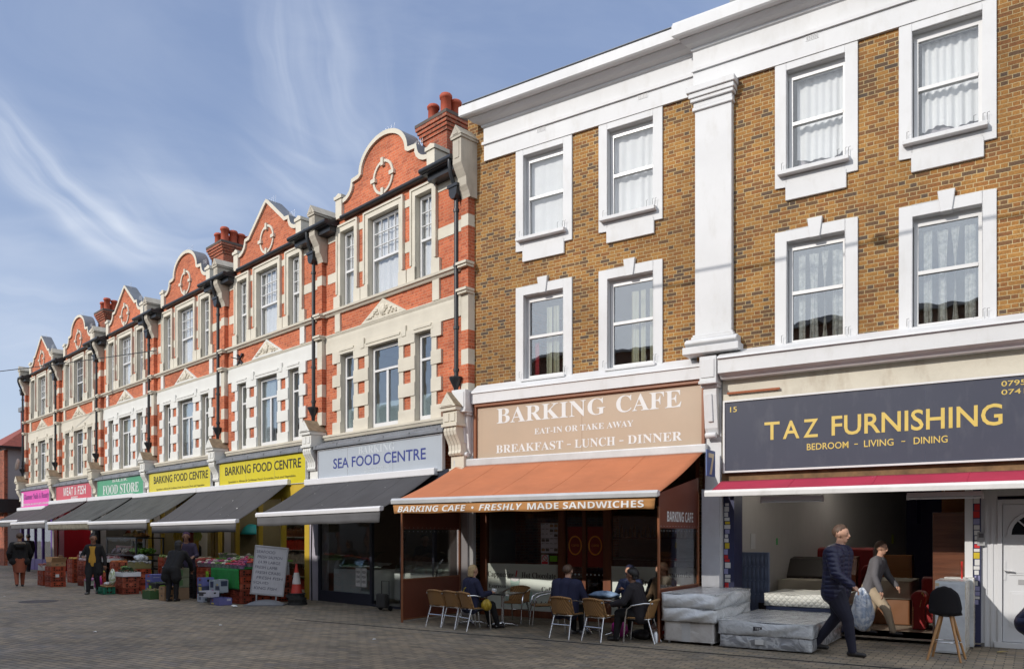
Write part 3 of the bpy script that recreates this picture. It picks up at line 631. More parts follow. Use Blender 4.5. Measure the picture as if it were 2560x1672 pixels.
def party(H, w, stone, ls):
    pr = MB(); a, b = w+.05, w+.26
    segs = [(4.3, 4.62, 1), (4.62, 5.0, 0), (5.0, 5.3, 1), (5.3, 5.68, 0), (5.68, 6.45, 1), (6.45, 7.0, 0), (7.0, 7.75, 0), (7.75, 7.98, 1), (7.98, 8.32, 0)]
    for z0, z1, m in segs: pr.box(a, b, -.1, .12, z0, z1, m)
    for z in (6.45, 6.98): pr.box(a-.03, b+.03, 0, .20, z-.05, z+.03, 1); pr.box(a-.05, b+.05, 0, .23, z, z+.05, 1)
    pr.build('party_pier', [RB, stone], H)
    a, b = w+.07, w+.32; stone = pm('sooty_stone', (.46, .42, .35), .85, var=.2, vs=2.2, streak=.55, dirt=(.16, .14, .12), bump=.2, bs=24); cp = MB(); cp.prism_u([(-.5, 8.3), (.12, 8.3), (.16, 8.42), (.22, 8.52), (.23, 8.68), (.31, 8.82), (.36, 8.92), (.36, 9.40), (-.5, 9.40)], a, b)
    cp.box(a-.03, b+.03, -.5, .39, 9.40, 9.45); m = (a+b)/2; cp.prism([(a-.05, 9.45), (b+.05, 9.45), (m, 9.66)], -.5, .40); cp.prism([(a+.05, 9.47), (b-.05, 9.47), (m, 9.60)], .40, .412); cp.box(a+.06, b-.06, .36, .372, 9.02, 9.34)
    cp.build('pier_cap', stone, H)
    dp = MB(); u = w-.02
    dp.tube([(u, .37, 9.08), (u, .37, 8.95), (u-.02, .31, 8.78), (u-.02, .17, 8.45)], .042, 8); dp.tube([(u-.02, .17, 8.5), (u-.02, .17, 4.75)], .045, 10)
    for z in (8.1, 7.0, 5.75, 4.9): dp.tube([(u-.02, .17, z-.03), (u-.02, .17, z+.03)], .06, 10)
    d = dp.build('downpipe', BLACKP, H)
    hb = MB(); hb.prism([(u-.15, 8.56), (u+.11, 8.56), (u+.09, 8.40), (u+.03, 8.32), (u-.07, 8.32), (u-.13, 8.40)], .06, .27); hb.box(u-.17, u+.13, .05, .29, 8.54, 8.60); hb.build('hopper', BLACKP, d)
    hb = MB(); hb.lathe((u-.02, .18, 4.42), [(.04, 0), (.05, .12), (.10, .22), (.14, .30), (.14, .34)], 10); hb.build('hopper', BLACKP, d)
    cn = MB(); x0, x1 = w-.16, w+.26; m = (x0+x1)/2
    cn.prism([(x0-.04, 4.12), (x1+.04, 4.12), (m, 4.40)], 0, .50); cn.prism([(x0+.04, 4.14), (x1-.04, 4.14), (m, 4.32)], .5, .515); cn.box(x0-.02, x1+.02, 0, .47, 4.05, 4.12); cn.box(x0, x1, 0, .42, 3.80, 4.05)
    cn.box(x0+.05, m-.02, .42, .435, 3.84, 4.0); cn.box(m+.02, x1-.05, .42, .435, 3.84, 4.0); cn.box(x0-.02, x1+.02, 0, .45, 3.74, 3.80)
    for k in range(4):
        q0 = x0+.02+k*(x1-x0-.04)/4; q1 = q0+(x1-x0-.04)/4-.012
        cn.prism_u([(0, 3.74), (.40, 3.74), (.42, 3.66), (.40, 3.58), (.34, 3.48), (.29, 3.38), (.28, 3.28), (.30, 3.22), (.27, 3.18), (0, 3.18)], q0, q1)
    cn.box(x0+.02, x1-.02, 0, .22, 2.90, 3.20); cn.box(x0, x1, 0, .27, 2.84, 2.92)
    cn.build('console', ls, H)
    MB().prism([(x0-.05, 4.13), (x1+.05, 4.13), (m, 4.415)], -.02, .49).build('console_roof', pm('mossy_stone', (.26, .20, .13), .9, var=.35, vs=9), H)
    MB().box(w-.10, w+.22, -.1, .10, 0, 2.86).build('shop_pier', pm('shop_pier_paint', (.42, .40, .43), .6, streak=.3), H)
O6 = [-5.40, -10.72, -16.04, -21.34, -26.62, -31.80]; W6 = [5.40, 5.32, 5.32, 5.30, 5.28, 5.18]
HL = ['red brick house with round gable next to the yellow brick building', 'red brick house with pointed gable, second from the yellow building', 'red brick house with round gable and white window surrounds, between two pointed gables', 'red brick house with pointed gable above the green food store sign', 'red brick house with round gable above the red meat and fish sign', 'red brick house with pointed gable at the far end above the pink sign']
HOUSES = [red_house(O6[k], W6[k], 'curved' if k % 2 == 0 else 'pointed', STONE, (STONE, STONEW, STONEW, STONEW, STONE, STONE)[k], HL[k], k in (0, 2, 4) or k == 1 and False, k == 0, k) for k in range(6)]
party(HOUSES[5], -.05, STONE, STONE)

# far corner building beyond a side street; its rendered flank faces the terrace and lies in shade
F6 = thing('corner_house', 'grey rendered corner house with red tiled roof past the red terrace', 'house', FR, -41.9, 0.0)
TILE = pm('red_roof_tile', (.24, .060, .042), .8, var=.3, vs=7, bump=.4, bs=26)
MB().box(0, 6.0, -7, 0, 0, 6.2).build('wall', CONC, F6)
MB().add([(-.3, .3, 6.15), (6.25, .3, 6.15), (6.25, -7.2, 6.15), (-.3, -7.2, 6.15), (3.0, -2.8, 8.5), (3.0, -4.4, 8.5)], [(0, 1, 4), (1, 2, 5, 4), (2, 3, 5), (3, 0, 4, 5), (0, 1, 2, 3)]).build('roof', TILE, F6)
MB().box(6.2, 6.3, -7.2, .35, 6.08, 6.2).build('gutter', BLACKP, F6)
MB().box(2.2, 5.4, -6.5, -1.6, 6.3, 8.55).build('dormer', pm('tile_hung_wall', (.17, .040, .035), .8, var=.3, vs=8), F6)
MB().box(2.1, 5.5, -6.6, -1.5, 8.55, 8.78).build('dormer_roof', LEAD, F6)
MB().box(4.2, 5.0, -1.61, -1.55, 6.9, 8.2).build('window', WSASH, F6)
MB().box(5.2, 5.9, -4.8, -4.0, 7.0, 9.9).build('chimney', CONC, F6)
MB().box(5.05, 6.03, -.1, .06, 0, 6.0).build('brick_quoin', RBD, F6); MB().box(4.2, 5.0, 0, .05, 3.6, 5.6).build('window_surround', STONE, F6)
MB().box(.5, 6.35, -1.2, .45, 2.75, 3.45).build('fascia', BLACKP, F6)
MB().box(6.0, 6.04, -6.5, -1.2, 1.9, 2.75).build('upper_fascia', pm('dull_blue_paint', (.10, .12, .17), .6), F6)
MB().box(6.0, 6.04, -2.6, -1.4, .0, 1.9).build('door', BLACKP, F6)
_hs = solo(MB().prism([(.30*math.cos(k*math.pi/12), .30*math.sin(k*math.pi/12)) for k in range(24)], -.04, .04), 'hanging_sign', pm('black_sign_paint', (.02, .02, .02), .4), 'round black hanging sign on the far corner house', 'sign', FR, -36.3, .75, 2.5, math.radians(60))
# buildings across the street, out of frame: they shade the paving and are mirrored in the windows
def opposite(F, u0, u1, v0, z, label, notch=None):
    H = thing('street_building', label, 'building', F, 0, 0)
    mb = MB()
    if notch: mb.box(u0, notch[0], v0, v0+9, 0, z); mb.box(notch[0], notch[1], v0, v0+9, 0, notch[2]); mb.box(notch[1], u1, v0, v0+9, 0, z)
    else: mb.box(u0, u1, v0, v0+9, 0, z)
    mb.build('wall', brick('brown_brick', [(0, (.12, .06, .04)), (.5, (.24, .11, .06)), (1, (.2, .1, .06))], (.3, .25, .2)), H)
    w = MB(); n = int((u1-u0)/3)
    for i in range(n):
        x = u0+1+i*3
        w.box(x, x+1.1, v0-.03, v0+.1, 4.2, 5.9)
        if z > 8: w.box(x, x+1.1, v0-.03, v0+.1, 6.6, 7.9)
        w.box(x-.7, x+1.8, v0-.05, v0+.1, .5, 2.6)
    build_split(w, 'window', pm('dark_window', (.03, .035, .04), .15), H)
    MB().box(u0-.1, u1+.1, v0-.25, v0+.1, z-.001, z+.12).build('cornice', pm('grey_coping', (.35, .34, .32), .8), H) if not notch else None
    return H
opposite(FY, -1.5, 16, 15.0, 8.62, 'brown brick row across the street opposite the cafe')
opposite(FR, -46, 1.2, 15.5, 8.62, 'brown brick row across the street opposite the red terrace')
# ------------------------------------------------------------------ ground
g = MB(); g.grid(lambda a, b: (-220+440*a, -220+440*b, 0), 44, 44, sm=False); gr = g.build('ground', paving('block_paving')); place(gr, FY, 0, 0, 0); tag(gr, kind='structure')
d = MB(); d.box(-3.4, 16, 1.50, 1.62, .001, .004, 0)
for k in range(9): d.box(5.9+k*.055, 5.93+k*.055, 1.93, 2.0, .002, .006, 1)
DARKG = pm('dark_joint', (.035, .034, .033), .8)
d2 = MB(); d2.tube([(-2.0, 2.62, .0), (2, 2.60, .0), (5.0, 2.52, .0), (8.2, 2.46, .0), (13, 2.4, .0)], .012, 5)
dd = d2.build('drainage_channel', DARKG); place(dd, FY); tag(dd, kind='structure')
for (u, v, r, lab) in ((-9.5, 5.2, .42, 'dark round manhole cover in the paving'),):
    m = MB().lathe((0, 0, 0), [(r, .001), (r, .005), (r*.93, .006), (r*.9, .003), (.0, .003)], 24); solo(m, 'manhole_cover', pm('cast_iron', (.05, .048, .045), .5, .5, bump=.5, bs=50), lab, 'manhole cover', FR, u, v)
LEAFM = pm('dry_leaf', (.42, .33, .14), .8); PAPER = pm('litter_paper', (.65, .65, .64), .7)
def scrap(name, F, u, v, s, m, label, cat, rot=0, z=.008):
    r = random.Random(int(u*100)); pts = [(s*math.cos(a)*r.uniform(.55, 1), s*.6*math.sin(a)*r.uniform(.6, 1)) for a in [k*math.pi/5 for k in range(10)]]
    mb = MB(); mb.add([(0, 0, s*.25)]+[(x, y, r.uniform(0, s*.28)) for x, y in pts], [(0, 1+k, 1+(k+1) % 10) for k in range(10)]); return solo(mb, name, m, label, cat, F, u, v, z, rot, solid=.003)
scrap('leaf', FY, 9.28, .25, .085, LEAFM, 'pale dry leaf on the paving in front of the white door', 'leaf')
scrap('crumpled_paper', FR, -4.78, 2.55, .12, PAPER, 'white crumpled paper on the ground beside the purple fruit box', 'litter', z=.015)
scrap('crumpled_paper', FR, -8.75, 3.05, .06, PAPER, 'small white paper scrap on the ground beside the green box', 'litter', z=.01)
for k, (u, v, s) in enumerate(((-6, 7.2, .10), (-2, 6.3, .06), (-11.8, 5.4, .05), (-1.5, 4.4, .05), (2, 3.6, .05))):
    scrap('litter_scrap', FR, u, v, s, PAPER, ('pale litter scrap lying flat on the open paving, nearest to the camera', 'tiny pale litter scrap on the open paving in front of the seafood shop', 'tiny litter scrap on the paving in front of the woman in the yellow top', 'tiny litter scrap on the paving between the seafood shop and the cafe chairs', 'tiny litter scrap on the paving in front of the cafe chairs')[k], 'litter', z=.006)

# ------------------------------------------------------------------ signs
def P(col, rough=.35, name=None, **k): return pm(name or 'paint_%02x%02x%02x' % tuple(int(255*min(c, 1)) for c in col), col, rough, **k)
SILV = pm('sign_frame_silver', (.62, .62, .63), .35, .3)
def sign(F, u0, u1, z0, z1, v, col, label, frame=None, cat='shop sign', th=.06, rough=.3, streak=.0, fm=None, seams=()):
    S = thing('shop_sign', label, cat, F, u0, v, z0); w, h = u1-u0, z1-z0
    MB().box(0, w, -th, 0, 0, h).build('panel', P(col, rough, name='sign_panel_%d%d%d' % tuple(int(99*c) for c in col), var=.05, vs=1.5, streak=streak, dirt=(.3, .3, .3)), S)
    if frame:
        f = MB(); q = frame
        f.box(-q, w+q, -th, .02, -q, 0); f.box(-q, w+q, -th, .02, h, h+q); f.box(-q, 0, -th, .02, 0, h); f.box(w, w+q, -th, .02, 0, h); f.build('frame', fm or SILV, S)
    if seams:
        f = MB()
        for x in seams: f.box(x-.003, x+.003, -.001, .0015, 0, h)
        build_split(f, 'panel_joint', P((.2, .2, .2)), S)
    return S
def L(S, body, u0, u1, z0, z1, m, o, bold=0.0, shear=0.0, sp=1.0, name='lettering'): return txt(body, u0-o[0], z0-o[1], u1-u0, z1-z0, .004, m, S, name, bold, shear, sp=sp)
WL = P((.66, .66, .66), .5, 'white_letter_vinyl', var=.03)
# cafe
S = sign(FY, .40, 5.02, 3.09, 4.12, .10, (.46, .355, .262), 'tan cafe sign board with large white serif lettering', .0, streak=.08); o = (.40, 3.09)
L(S, fancy('BARKING', SERIF[0]), .872, 3.224, 3.755, 4.055, WL, o); L(S, fancy('CAFE', SERIF[0]), 3.438, 4.651, 3.755, 4.055, WL, o)
L(S, fancy('EAT-IN OR TAKE AWAY', SERIF[0]), 1.735, 3.77, 3.495, 3.605, WL, o); L(S, fancy('BREAKFAST', SERIF[0]), .857, 2.36, 3.185, 3.342, WL, o)
L(S, '-', 2.44, 2.52, 3.25, 3.268, WL, o); L(S, fancy('LUNCH', SERIF[0]), 2.60, 3.42, 3.185, 3.342, WL, o); L(S, '-', 3.50, 3.58, 3.25, 3.268, WL, o); L(S, fancy('DINNER', SERIF[0]), 3.66, 4.662, 3.19, 3.342, WL, o)
MB().box(2.345, 2.351, 0, .002, 0, 1.03).build('panel_joint', P((.30, .20, .14)), S)
BROWN = wood('sapele_frame', (.20, .062, .022), (.12, .035, .014), coat=.3)
BRN2 = pm('brown_gloss_paint', (.24, .085, .035), .4)
f = MB(); f.box(-.04, 4.66, -.06, .06, 1.03, 1.075); f.box(-.04, 4.66, -.06, .06, 1.075, 1.11); f.box(-.05, 0, -.06, .05, 0, 1.03); f.box(4.62, 4.67, -.06, .05, 0, 1.03); f.box(-.05, 4.67, -.06, .04, -.03, 0); f.build('frame', BRN2, S)
# furniture shop
S = sign(FY, 5.44, 11.2, 2.63, 3.74, .22, (.072, .078, .105), 'dark navy furniture shop sign with gold lettering', .028, streak=.14, fm=WSASH, rough=.22); o = (5.44, 2.63)
GOLD = P((.62, .45, .10), .45, 'gold_letter_vinyl')
L(S, 'T', 6.075, 6.31, 3.09, 3.37, GOLD, o, .012); L(S, 'A', 6.36, 6.61, 3.09, 3.37, GOLD, o, .012); L(S, 'Z', 6.67, 6.885, 3.09, 3.37, GOLD, o, .012); L(S, 'FURNISHING', 7.08, 9.28, 3.09, 3.39, GOLD, o, .012)
for b, a, c in (('BEDROOM', 6.72, 7.319), ('-', 7.40, 7.45), ('LIVING', 7.534, 7.932), ('-', 8.035, 8.085), ('DINING', 8.195, 8.623)): L(S, b, a, c, 2.895 if b != '-' else 2.94, 2.995 if b != '-' else 2.953, GOLD, o, .008)
L(S, '15', 5.526, 5.636, 3.575, 3.66, GOLD, o, .006); L(S, '07955', 9.267, 9.62, 3.612, 3.685, GOLD, o, .006); L(S, '07411', 9.267, 9.62, 3.497, 3.567, GOLD, o, .006)
MB().box(2.90, 2.904, 0, .0015, 0, 1.11).build('panel_joint', P((.05, .06, .1)), S)
# fascia behind the navy sign, loose timber batten
CRM = pm('peeling_cream_board', (.60, .56, .47), .8, var=.10, vs=2, streak=.55, dirt=(.30, .22, .15), bump=.25, bs=18)
MB().box(5.36, 13.4, .0, .10, 2.30, 4.14).build('fascia_board', CRM, B)
f = MB(); f.box(5.36, 13.4, .10, .14, 2.28, 2.60); f.build('plywood_strip', pm('stained_plywood', (.20, .11, .05), .8, var=.5, vs=5), B)
solo(MB().box(-.42, .42, 0, .03, -.017, .017), 'timber_batten', pm('red_brown_timber', (.30, .085, .03), .7), 'short red brown timber batten above the navy sign', 'batten', FY, 5.87, .12, 3.90)
# red terrace signs
S = sign(FR, -4.97, -.31, 2.91, 3.63, .31, (.40, .44, .49), 'pale grey seafood shop sign with blue lettering', .02, seams=(1.25, 3.0), streak=.1); o = (-4.97, 2.91)
BLU = P((.035, .05, .22), .5, 'blue_letter_vinyl'); L(S, 'SEA FOOD CENTRE', -4.32, -.836, 3.16, 3.40, BLU, o, .010)
GH = P((.52, .56, .60), .5, 'ghost_lettering', var=.02); L(S, fancy('BARKING', SERIF[0]), -3.28, -1.9, 3.43, 3.60, GH, o); L(S, fancy('FRESH & FROZEN FISH', BOLD[0]), -3.05, -2.1, 3.065, 3.115, GH, o); L(S, fancy('WHOLESALE & RETAIL', BOLD[0]), -3.05, -2.1, 2.995, 3.045, GH, o)
YEL = (.60, .51, .025); BLK = P((.02, .02, .02), .5, 'black_letter_vinyl')
for u0, u1, a, b, s0, s1, lab in ((-10.34, -5.56, -9.99, -5.79, -9.79, -6.06, 'bright yellow food shop sign, nearer of the two to the seafood shop'), (-15.65, -10.93, -15.26, -11.12, -15.03, -11.36, 'bright yellow food shop sign beside the green food store sign')):
    S = sign(FR, u0, u1, 2.90, 3.70, .31, YEL, lab, .015, seams=(1.6, 3.2)); o = (u0, 2.90)
    L(S, 'BARKING FOOD CENTRE', a, b, 3.29, 3.535, BLK, o, .014); L(S, 'Specialist in African & Caribbean Food, Groceries, Fruit and Vegetables', s0, s1, 3.05, 3.13, BLK, o, .004)
S = sign(FR, -20.8, -16.15, 2.93, 3.70, .31, (.05, .29, .14), 'green food store sign with white serif lettering', .02); o = (-20.8, 2.93)
L(S, fancy('BALTIC', SERIF[0]), -19.2, -17.6, 3.53, 3.66, WL, o); L(S, fancy('FOOD STORE', SERIF[0]), -20.2, -16.6, 3.10, 3.44, WL, o)
S = sign(FR, -26.0, -21.45, 2.92, 3.72, .31, (.50, .028, .05), 'red butcher shop sign with white capital lettering', .02); o = (-26.0, 2.92)
L(S, fancy('MEAT & FISH', BOLD[0]), -25.0, -22.17, 3.22, 3.57, WL, o); L(S, fancy('MARKET', BOLD[0]), -24.0, -23.16, 3.07, 3.17, WL, o); L(S, fancy('OPEN', BOLD[0]) if False else '- - -', -23.75, -23.4, 3.62, 3.63, WL, o)
S = sign(FR, -31.5, -27.0, 2.88, 3.68, .31, (.70, .015, .36), 'magenta nail salon sign with purple script lettering', .03); o = (-31.5, 2.88)
PUR = P((.10, .015, .14), .5, 'purple_letter_vinyl')
L(S, fancy('Glamour Nails & Beauty', SERIF[0], SERIF[1]), -31.1, -27.1, 3.17, 3.5, PUR, o); L(S, fancy('PROFESSIONAL NAIL CARE FOR LADIES & GENTLEMEN', BOLD[0]), -31.1, -27.1, 2.97, 3.06, WL, o); L(S, '020 8594 4211', -28.3, -27.1, 3.57, 3.64, WL, o)
MB().box(.02, .34, 0, .004, .05, .7).build('white_panel', WL, S)

# ------------------------------------------------------------------ awnings
def cloth_mat(name, col, specks=.0, var=.14): return pm(name, col, .85, var=var*1.4, vs=1.6, specks=specks, bump=.35, bs=5, streak=.22, dirt=tuple(k*.55+.02 for k in col))
def awning(F, u0, u1, vt, zt, vb, zb, val, m, barm, label, tilt=0.0, mval=None, seams=4, cass=True, sag=.05, barh=.085, vtilt=.0, du=.0):
    A_ = thing('awning', label, 'awning', F, u0, vt, zt); w = u1-u0; dv, dz = vb-vt, zb-zt
    n = 40
    def fn(a, b):
        s = sag*math.sin(math.pi*b)*.8+.012*math.sin(a*seams*2*math.pi)*math.sin(math.pi*b)**.7
        return (a*w+du*b, dv*b, dz*b-s+tilt*a*b)
    MB().grid(fn, n, 10).build('canopy', m, A_, solid=.006)
    sm = MB()
    for k in range(1, seams+1): a = k/(seams+1); sm.tube([(fn(a, b/8)[0], fn(a, b/8)[1], fn(a, b/8)[2]+.004) for b in range(9)], .004, 4)
    build_split(sm, 'seam', m, A_)
    f = MB(); f.prism_u([(dv-.05, dz-.03), (dv+.05, dz-.05), (dv+.06, dz+.02), (dv+.03, dz+.055), (dv-.05, dz+.05)], -.02+du, w+.02+du)
    if tilt:
        for i, (x, y, z) in enumerate(f.v): f.v[i] = (x, y, z+tilt*(x-du)/w)
    f.build('front_bar', barm, A_, bevel=.008, seg=2)
    if val:
        def fv(a, b): return (a*w*(1-.012*b)+du+.02*b, dv+.02+.012*math.sin(a*31)*b-vtilt*b, dz-.04-val*b+tilt*a+.006*math.sin(a*23+1)*b)
        MB().grid(fv, 50, 3).build('valance', mval or m, A_, solid=.004)
    if cass: MB().box(-.06, w+.06, -.14, .06, -.03, .12).build('cassette', barm, A_, bevel=.02)
    ar = MB()
    for x in (w*.12, w*.88):
        s = 1 if x < w/2 else -1; e = (x+s*min(.9, w*.2), dv*.5, dz*.5-.12); ar.tube([(x, -.05, -.06), e, (x, dv-.04, dz-.02)], .022, 6)
    build_split(ar, 'folding_arm', barm, A_)
    return A_
GREYC1 = cloth_mat('dark_grey_awning_fabric', (.050, .049, .054), .75); GREYC2 = cloth_mat('greenish_grey_awning_fabric', (.050, .052, .050), .3, .3); GREYC3 = cloth_mat('brown_grey_awning_fabric', (.053, .047, .048), .3)
BARW = pm('white_awning_bar', (.66, .66, .68), .35, var=.04, streak=.12)
VALG = cloth_mat('grey_valance_fabric', (.09, .09, .096), .2)
awning(FR, -5.44, -.52, .35, 2.84, 1.66, 2.06, .22, GREYC1, BARW, 'dark grey awning over the seafood shop front', mval=VALG, tilt=.04)
awning(FR, -11.67, -6.37, .35, 2.90, 1.72, 1.90, .22, GREYC1, BARW, 'dark grey awning over the fruit bowls and green cloth stall', mval=VALG, tilt=.03)
awning(FR, -16.9, -11.81, .35, 2.90, 1.80, 1.99, .21, GREYC2, BARW, 'grey awning below the yellow sign next to the green food store', mval=VALG)
awning(FR, -21.64, -17.0, .35, 2.93, 1.77, 2.03, .22, GREYC2, BARW, 'worn grey awning with ragged valance below the green food store sign', mval=pm('ragged_valance', (.14, .13, .10), .9, var=.5, vs=8))
awning(FR, -26.75, -21.85, .35, 2.94, 1.81, 2.06, .20, GREYC3, BARW, 'brown grey awning below the red meat and fish sign', mval=VALG, tilt=.03)
awning(FR, -31.9, -27.4, .35, 2.76, 1.42, 2.19, .20, GREYC3, BARW, 'brown grey awning below the magenta sign, furthest from the cafe', mval=VALG)
ORG = cloth_mat('orange_awning_fabric', (.46, .158, .070), .25, .10); ORGV = cloth_mat('orange_valance_fabric', (.42, .20, .068), 0, .12)
cw = awning(FY, -.05, 5.06, .15, 2.98, 2.04, 2.20, .0, ORG, pm('grey_awning_bar', (.60, .61, .62), .3, .3, streak=.1), 'large orange awning with lettered valance over the cafe tables', seams=4, du=-.02)
def cval(a, b): return (-.02+a*5.08*(1-.01*b)+.03*b, 1.90+.012*math.sin(a*37)*b, -.835-.165*b+.006*math.sin(a*29)*b)
vl = MB().grid(cval, 60, 3).build('valance', ORGV, cw, solid=.004)
def onval(p): return (p[0], -(1.905+.012*math.sin(((p[0]+.02)/5.08)*37)*((-.835-p[2])/.165)+.004), p[2])
txt(fancy('BARKING CAFE', BITAL[0]), .10, -.975, 1.52, .105, 0, WL, vl, 'lettering', 0, wrapfn=onval)
txt('•', 1.74, -.945, .05, .045, 0, WL, vl, 'lettering', 0, wrapfn=onval); txt(fancy('FRESHLY', BITAL[0]), 1.90, -.975, .86, .105, 0, WL, vl, 'lettering', 0, wrapfn=onval)
txt(fancy('MADE SANDWICHES', BOLD[0]), 2.86, -.975, 2.02, .105, 0, WL, vl, 'lettering', 0, wrapfn=onval)
PINK = cloth_mat('crimson_awning_fabric', (.38, .024, .062), .25, .12)
awning(FY, 5.40, 12.4, .30, 2.46, .92, 2.235, .0, PINK, pm('cream_awning_bar', (.72, .71, .70), .4, streak=.25), 'narrow crimson awning with white bar over the furniture shop', seams=5, cass=False, sag=.015, du=-.02)

# ------------------------------------------------------------------ shop fronts of the red terrace (they stand 0.3 m forward of the wall)
NAVY = pm('dark_navy_frame', (.022, .026, .042), .4); YELP = pm('yellow_shop_paint', (.52, .36, .035), .5, var=.12, streak=.2); PURP = pm('purple_frame_paint', (.12, .05, .30), .4)
SHOPG = glass('shop_glass', (.88, .90, .90), refl=.065)
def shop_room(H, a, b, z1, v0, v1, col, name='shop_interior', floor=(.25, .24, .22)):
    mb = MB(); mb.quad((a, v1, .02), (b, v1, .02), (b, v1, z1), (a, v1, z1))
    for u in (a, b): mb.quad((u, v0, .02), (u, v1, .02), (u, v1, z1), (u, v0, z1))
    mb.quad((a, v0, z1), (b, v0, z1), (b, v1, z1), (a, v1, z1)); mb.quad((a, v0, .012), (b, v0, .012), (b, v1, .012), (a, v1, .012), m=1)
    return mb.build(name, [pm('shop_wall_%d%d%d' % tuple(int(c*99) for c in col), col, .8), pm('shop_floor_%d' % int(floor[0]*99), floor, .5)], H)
H0 = HOUSES[0]; h0 = -O6[0]
def loc(k, u): return u-O6[k]
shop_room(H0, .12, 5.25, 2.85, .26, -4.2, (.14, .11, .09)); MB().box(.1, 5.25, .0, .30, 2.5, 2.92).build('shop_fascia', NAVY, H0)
f = MB()
for u, w in ((-4.97, .07), (-2.80, .08), (-1.68, .08), (-.60, .07)): x = loc(0, u); f.box(x-w/2, x+w/2, .24, .31, 0, 2.5)
f.box(loc(0, -4.94), loc(0, -2.84), .24, .30, 0, .26); f.box(loc(0, -1.64), loc(0, -.63), .24, .30, 0, .26); f.box(loc(0, -4.94), loc(0, -.63), .25, .29, 2.42, 2.5); f.box(loc(0, -2.76), loc(0, -1.72), .24, .31, 0, .05)
sf = f.build('shopfront', NAVY, H0)
f = MB(); f.box(loc(0, -4.93), loc(0, -2.84), .265, .271, .26, 2.42); f.box(loc(0, -1.64), loc(0, -.635), .265, .271, .26, 2.42); build_split(f, 'pane', SHOPG, sf)
GREYP = pm('lilac_grey_pier_paint', (.42, .40, .46), .5, streak=.2)
MB().box(loc(0, -5.52), loc(0, -5.02), .0, .30, 0, 2.8).build('shop_pier', GREYP, H0)
# food shop, houses 1 and 2
for k in (1, 2):
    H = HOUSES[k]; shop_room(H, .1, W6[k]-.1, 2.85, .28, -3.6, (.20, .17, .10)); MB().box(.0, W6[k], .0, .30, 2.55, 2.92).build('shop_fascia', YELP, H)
    f = MB()
    for x, w in ((W6[k]-.12, .22), (.16, .20), (W6[k]*.5, .12), (W6[k]*.74, .07), (W6[k]*.25, .07)): f.box(x-w/2, x+w/2, .18, .31, 0, 2.55)
    build_split(f, 'shop_post', YELP, H)
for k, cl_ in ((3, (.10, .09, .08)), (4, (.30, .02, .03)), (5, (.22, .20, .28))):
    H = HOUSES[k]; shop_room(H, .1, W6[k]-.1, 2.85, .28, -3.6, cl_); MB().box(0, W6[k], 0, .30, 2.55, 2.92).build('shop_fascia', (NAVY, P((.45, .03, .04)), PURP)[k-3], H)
    f = MB()
    for x, w in ((W6[k]-.12, .2), (.14, .2)): f.box(x-w/2, x+w/2, .18, .31, 0, 2.55)
    if k == 5:
        for x in (1.2, 2.4, 3.6): f.box(x-.05, x+.05, .2, .30, 0, 2.55)
        f.box(.2, 5.0, .2, .29, 0, .5)
    sf = build_split(f, 'shop_post', (NAVY, P((.40, .36, .30)), PURP)[k-3], H)[0]
    if k == 5: MB().box(.2, 4.95, .24, .246, .5, 2.5).build('pane', SHOPG, sf)
LAMP = pm('fill_tube', (1.0, .95, .85), emit=7.0, var=0); LAMPR = pm('lit_pink_tube', (1.0, .45, .55), emit=7.0, var=0)
for k, us in ((0, (3.2,)), (1, (1.3, 3.8)), (2, (1.3, 3.8)), (3, (1.2, 3.9)), (4, (1.3, 3.6)), (5, (2.6,))):
    for x in us:
        for vv in ((-.6, -2.2) if k else (-2.6,)): MB().box(x-.55, x+.55, vv-.035, vv+.035, 2.70, 2.76).build('ceiling_or_fill_light', LAMPR if k == 4 else LAMP, HOUSES[k])  # white tubes added to brighten the shops; the butcher's pink lamps are real
# food shop shelves: bottles and packets
def shelf_unit(F, u, v, w, h, rows, cols, label, z=.02, seed=1, frame=WSASH, rot=0):
    T_ = thing('shelf_unit', label, 'shelves', F, u, v, z, rot); f = MB(); d = .36
    f.box(0, .03, 0, d, 0, h); f.box(w-.03, w, 0, d, 0, h); f.box(.03, w-.03, 0, .02, 0, h)
    for r in range(rows+1): f.box(.03, w-.03, .02, d, h*r/rows*.98, h*r/rows*.98+.02)
    f.build('frame', frame, T_); rr = random.Random(seed)
    for r in range(rows):
        mbs = MB(); x = .05; zz = h*r/rows*.98+.02; hh = h/rows*.98-.05; c = cols[r % len(cols)]
        while x < w-.09:
            bw = rr.uniform(.055, .085); bh = hh*rr.uniform(.72, .95)
            if c[0] == 'b': mbs.lathe((x+bw/2, d-.08, zz), [(bw*.46, 0), (bw*.46, bh*.6), (bw*.18, bh*.78), (bw*.18, bh)], 7)
            else: mbs.box(x, x+bw, d-.2, d-.03, zz, zz+bh)
            x += bw+.008
        s = mbs.build('stock', pm('stock_%s_%d' % (c[0], int(sum(c[1])*999)), c[1], .3, var=.6, vs=11), T_); s['kind'] = 'stuff'
    return T_
BR_, RD_, WT_, GN_, AM_ = ('b', (.12, .04, .012)), ('p', (.40, .03, .02)), ('p', (.45, .43, .40)), ('p', (.10, .20, .06)), ('b', (.28, .12, .02))
shelf_unit(FR, -7.6, -1.35, 1.5, 2.3, 6, [BR_, WT_, RD_, AM_], 'shelves of bottles inside the food shop beside the yellow post', seed=2)
shelf_unit(FR, -9.3, -1.5, 1.55, 2.3, 6, [RD_, BR_, WT_], 'shelves of red packets and bottles inside the food shop behind the fruit bowls', seed=3)
shelf_unit(FR, -13.6, -1.4, 1.5, 2.3, 5, [AM_, RD_, BR_], 'shelves of amber bottles behind the man in the dark cap', seed=4)
shelf_unit(FR, -11.9, -1.6, 1.2, 2.3, 5, [WT_, RD_, AM_], 'narrow pale shelves inside the food shop between the two counters', seed=5)
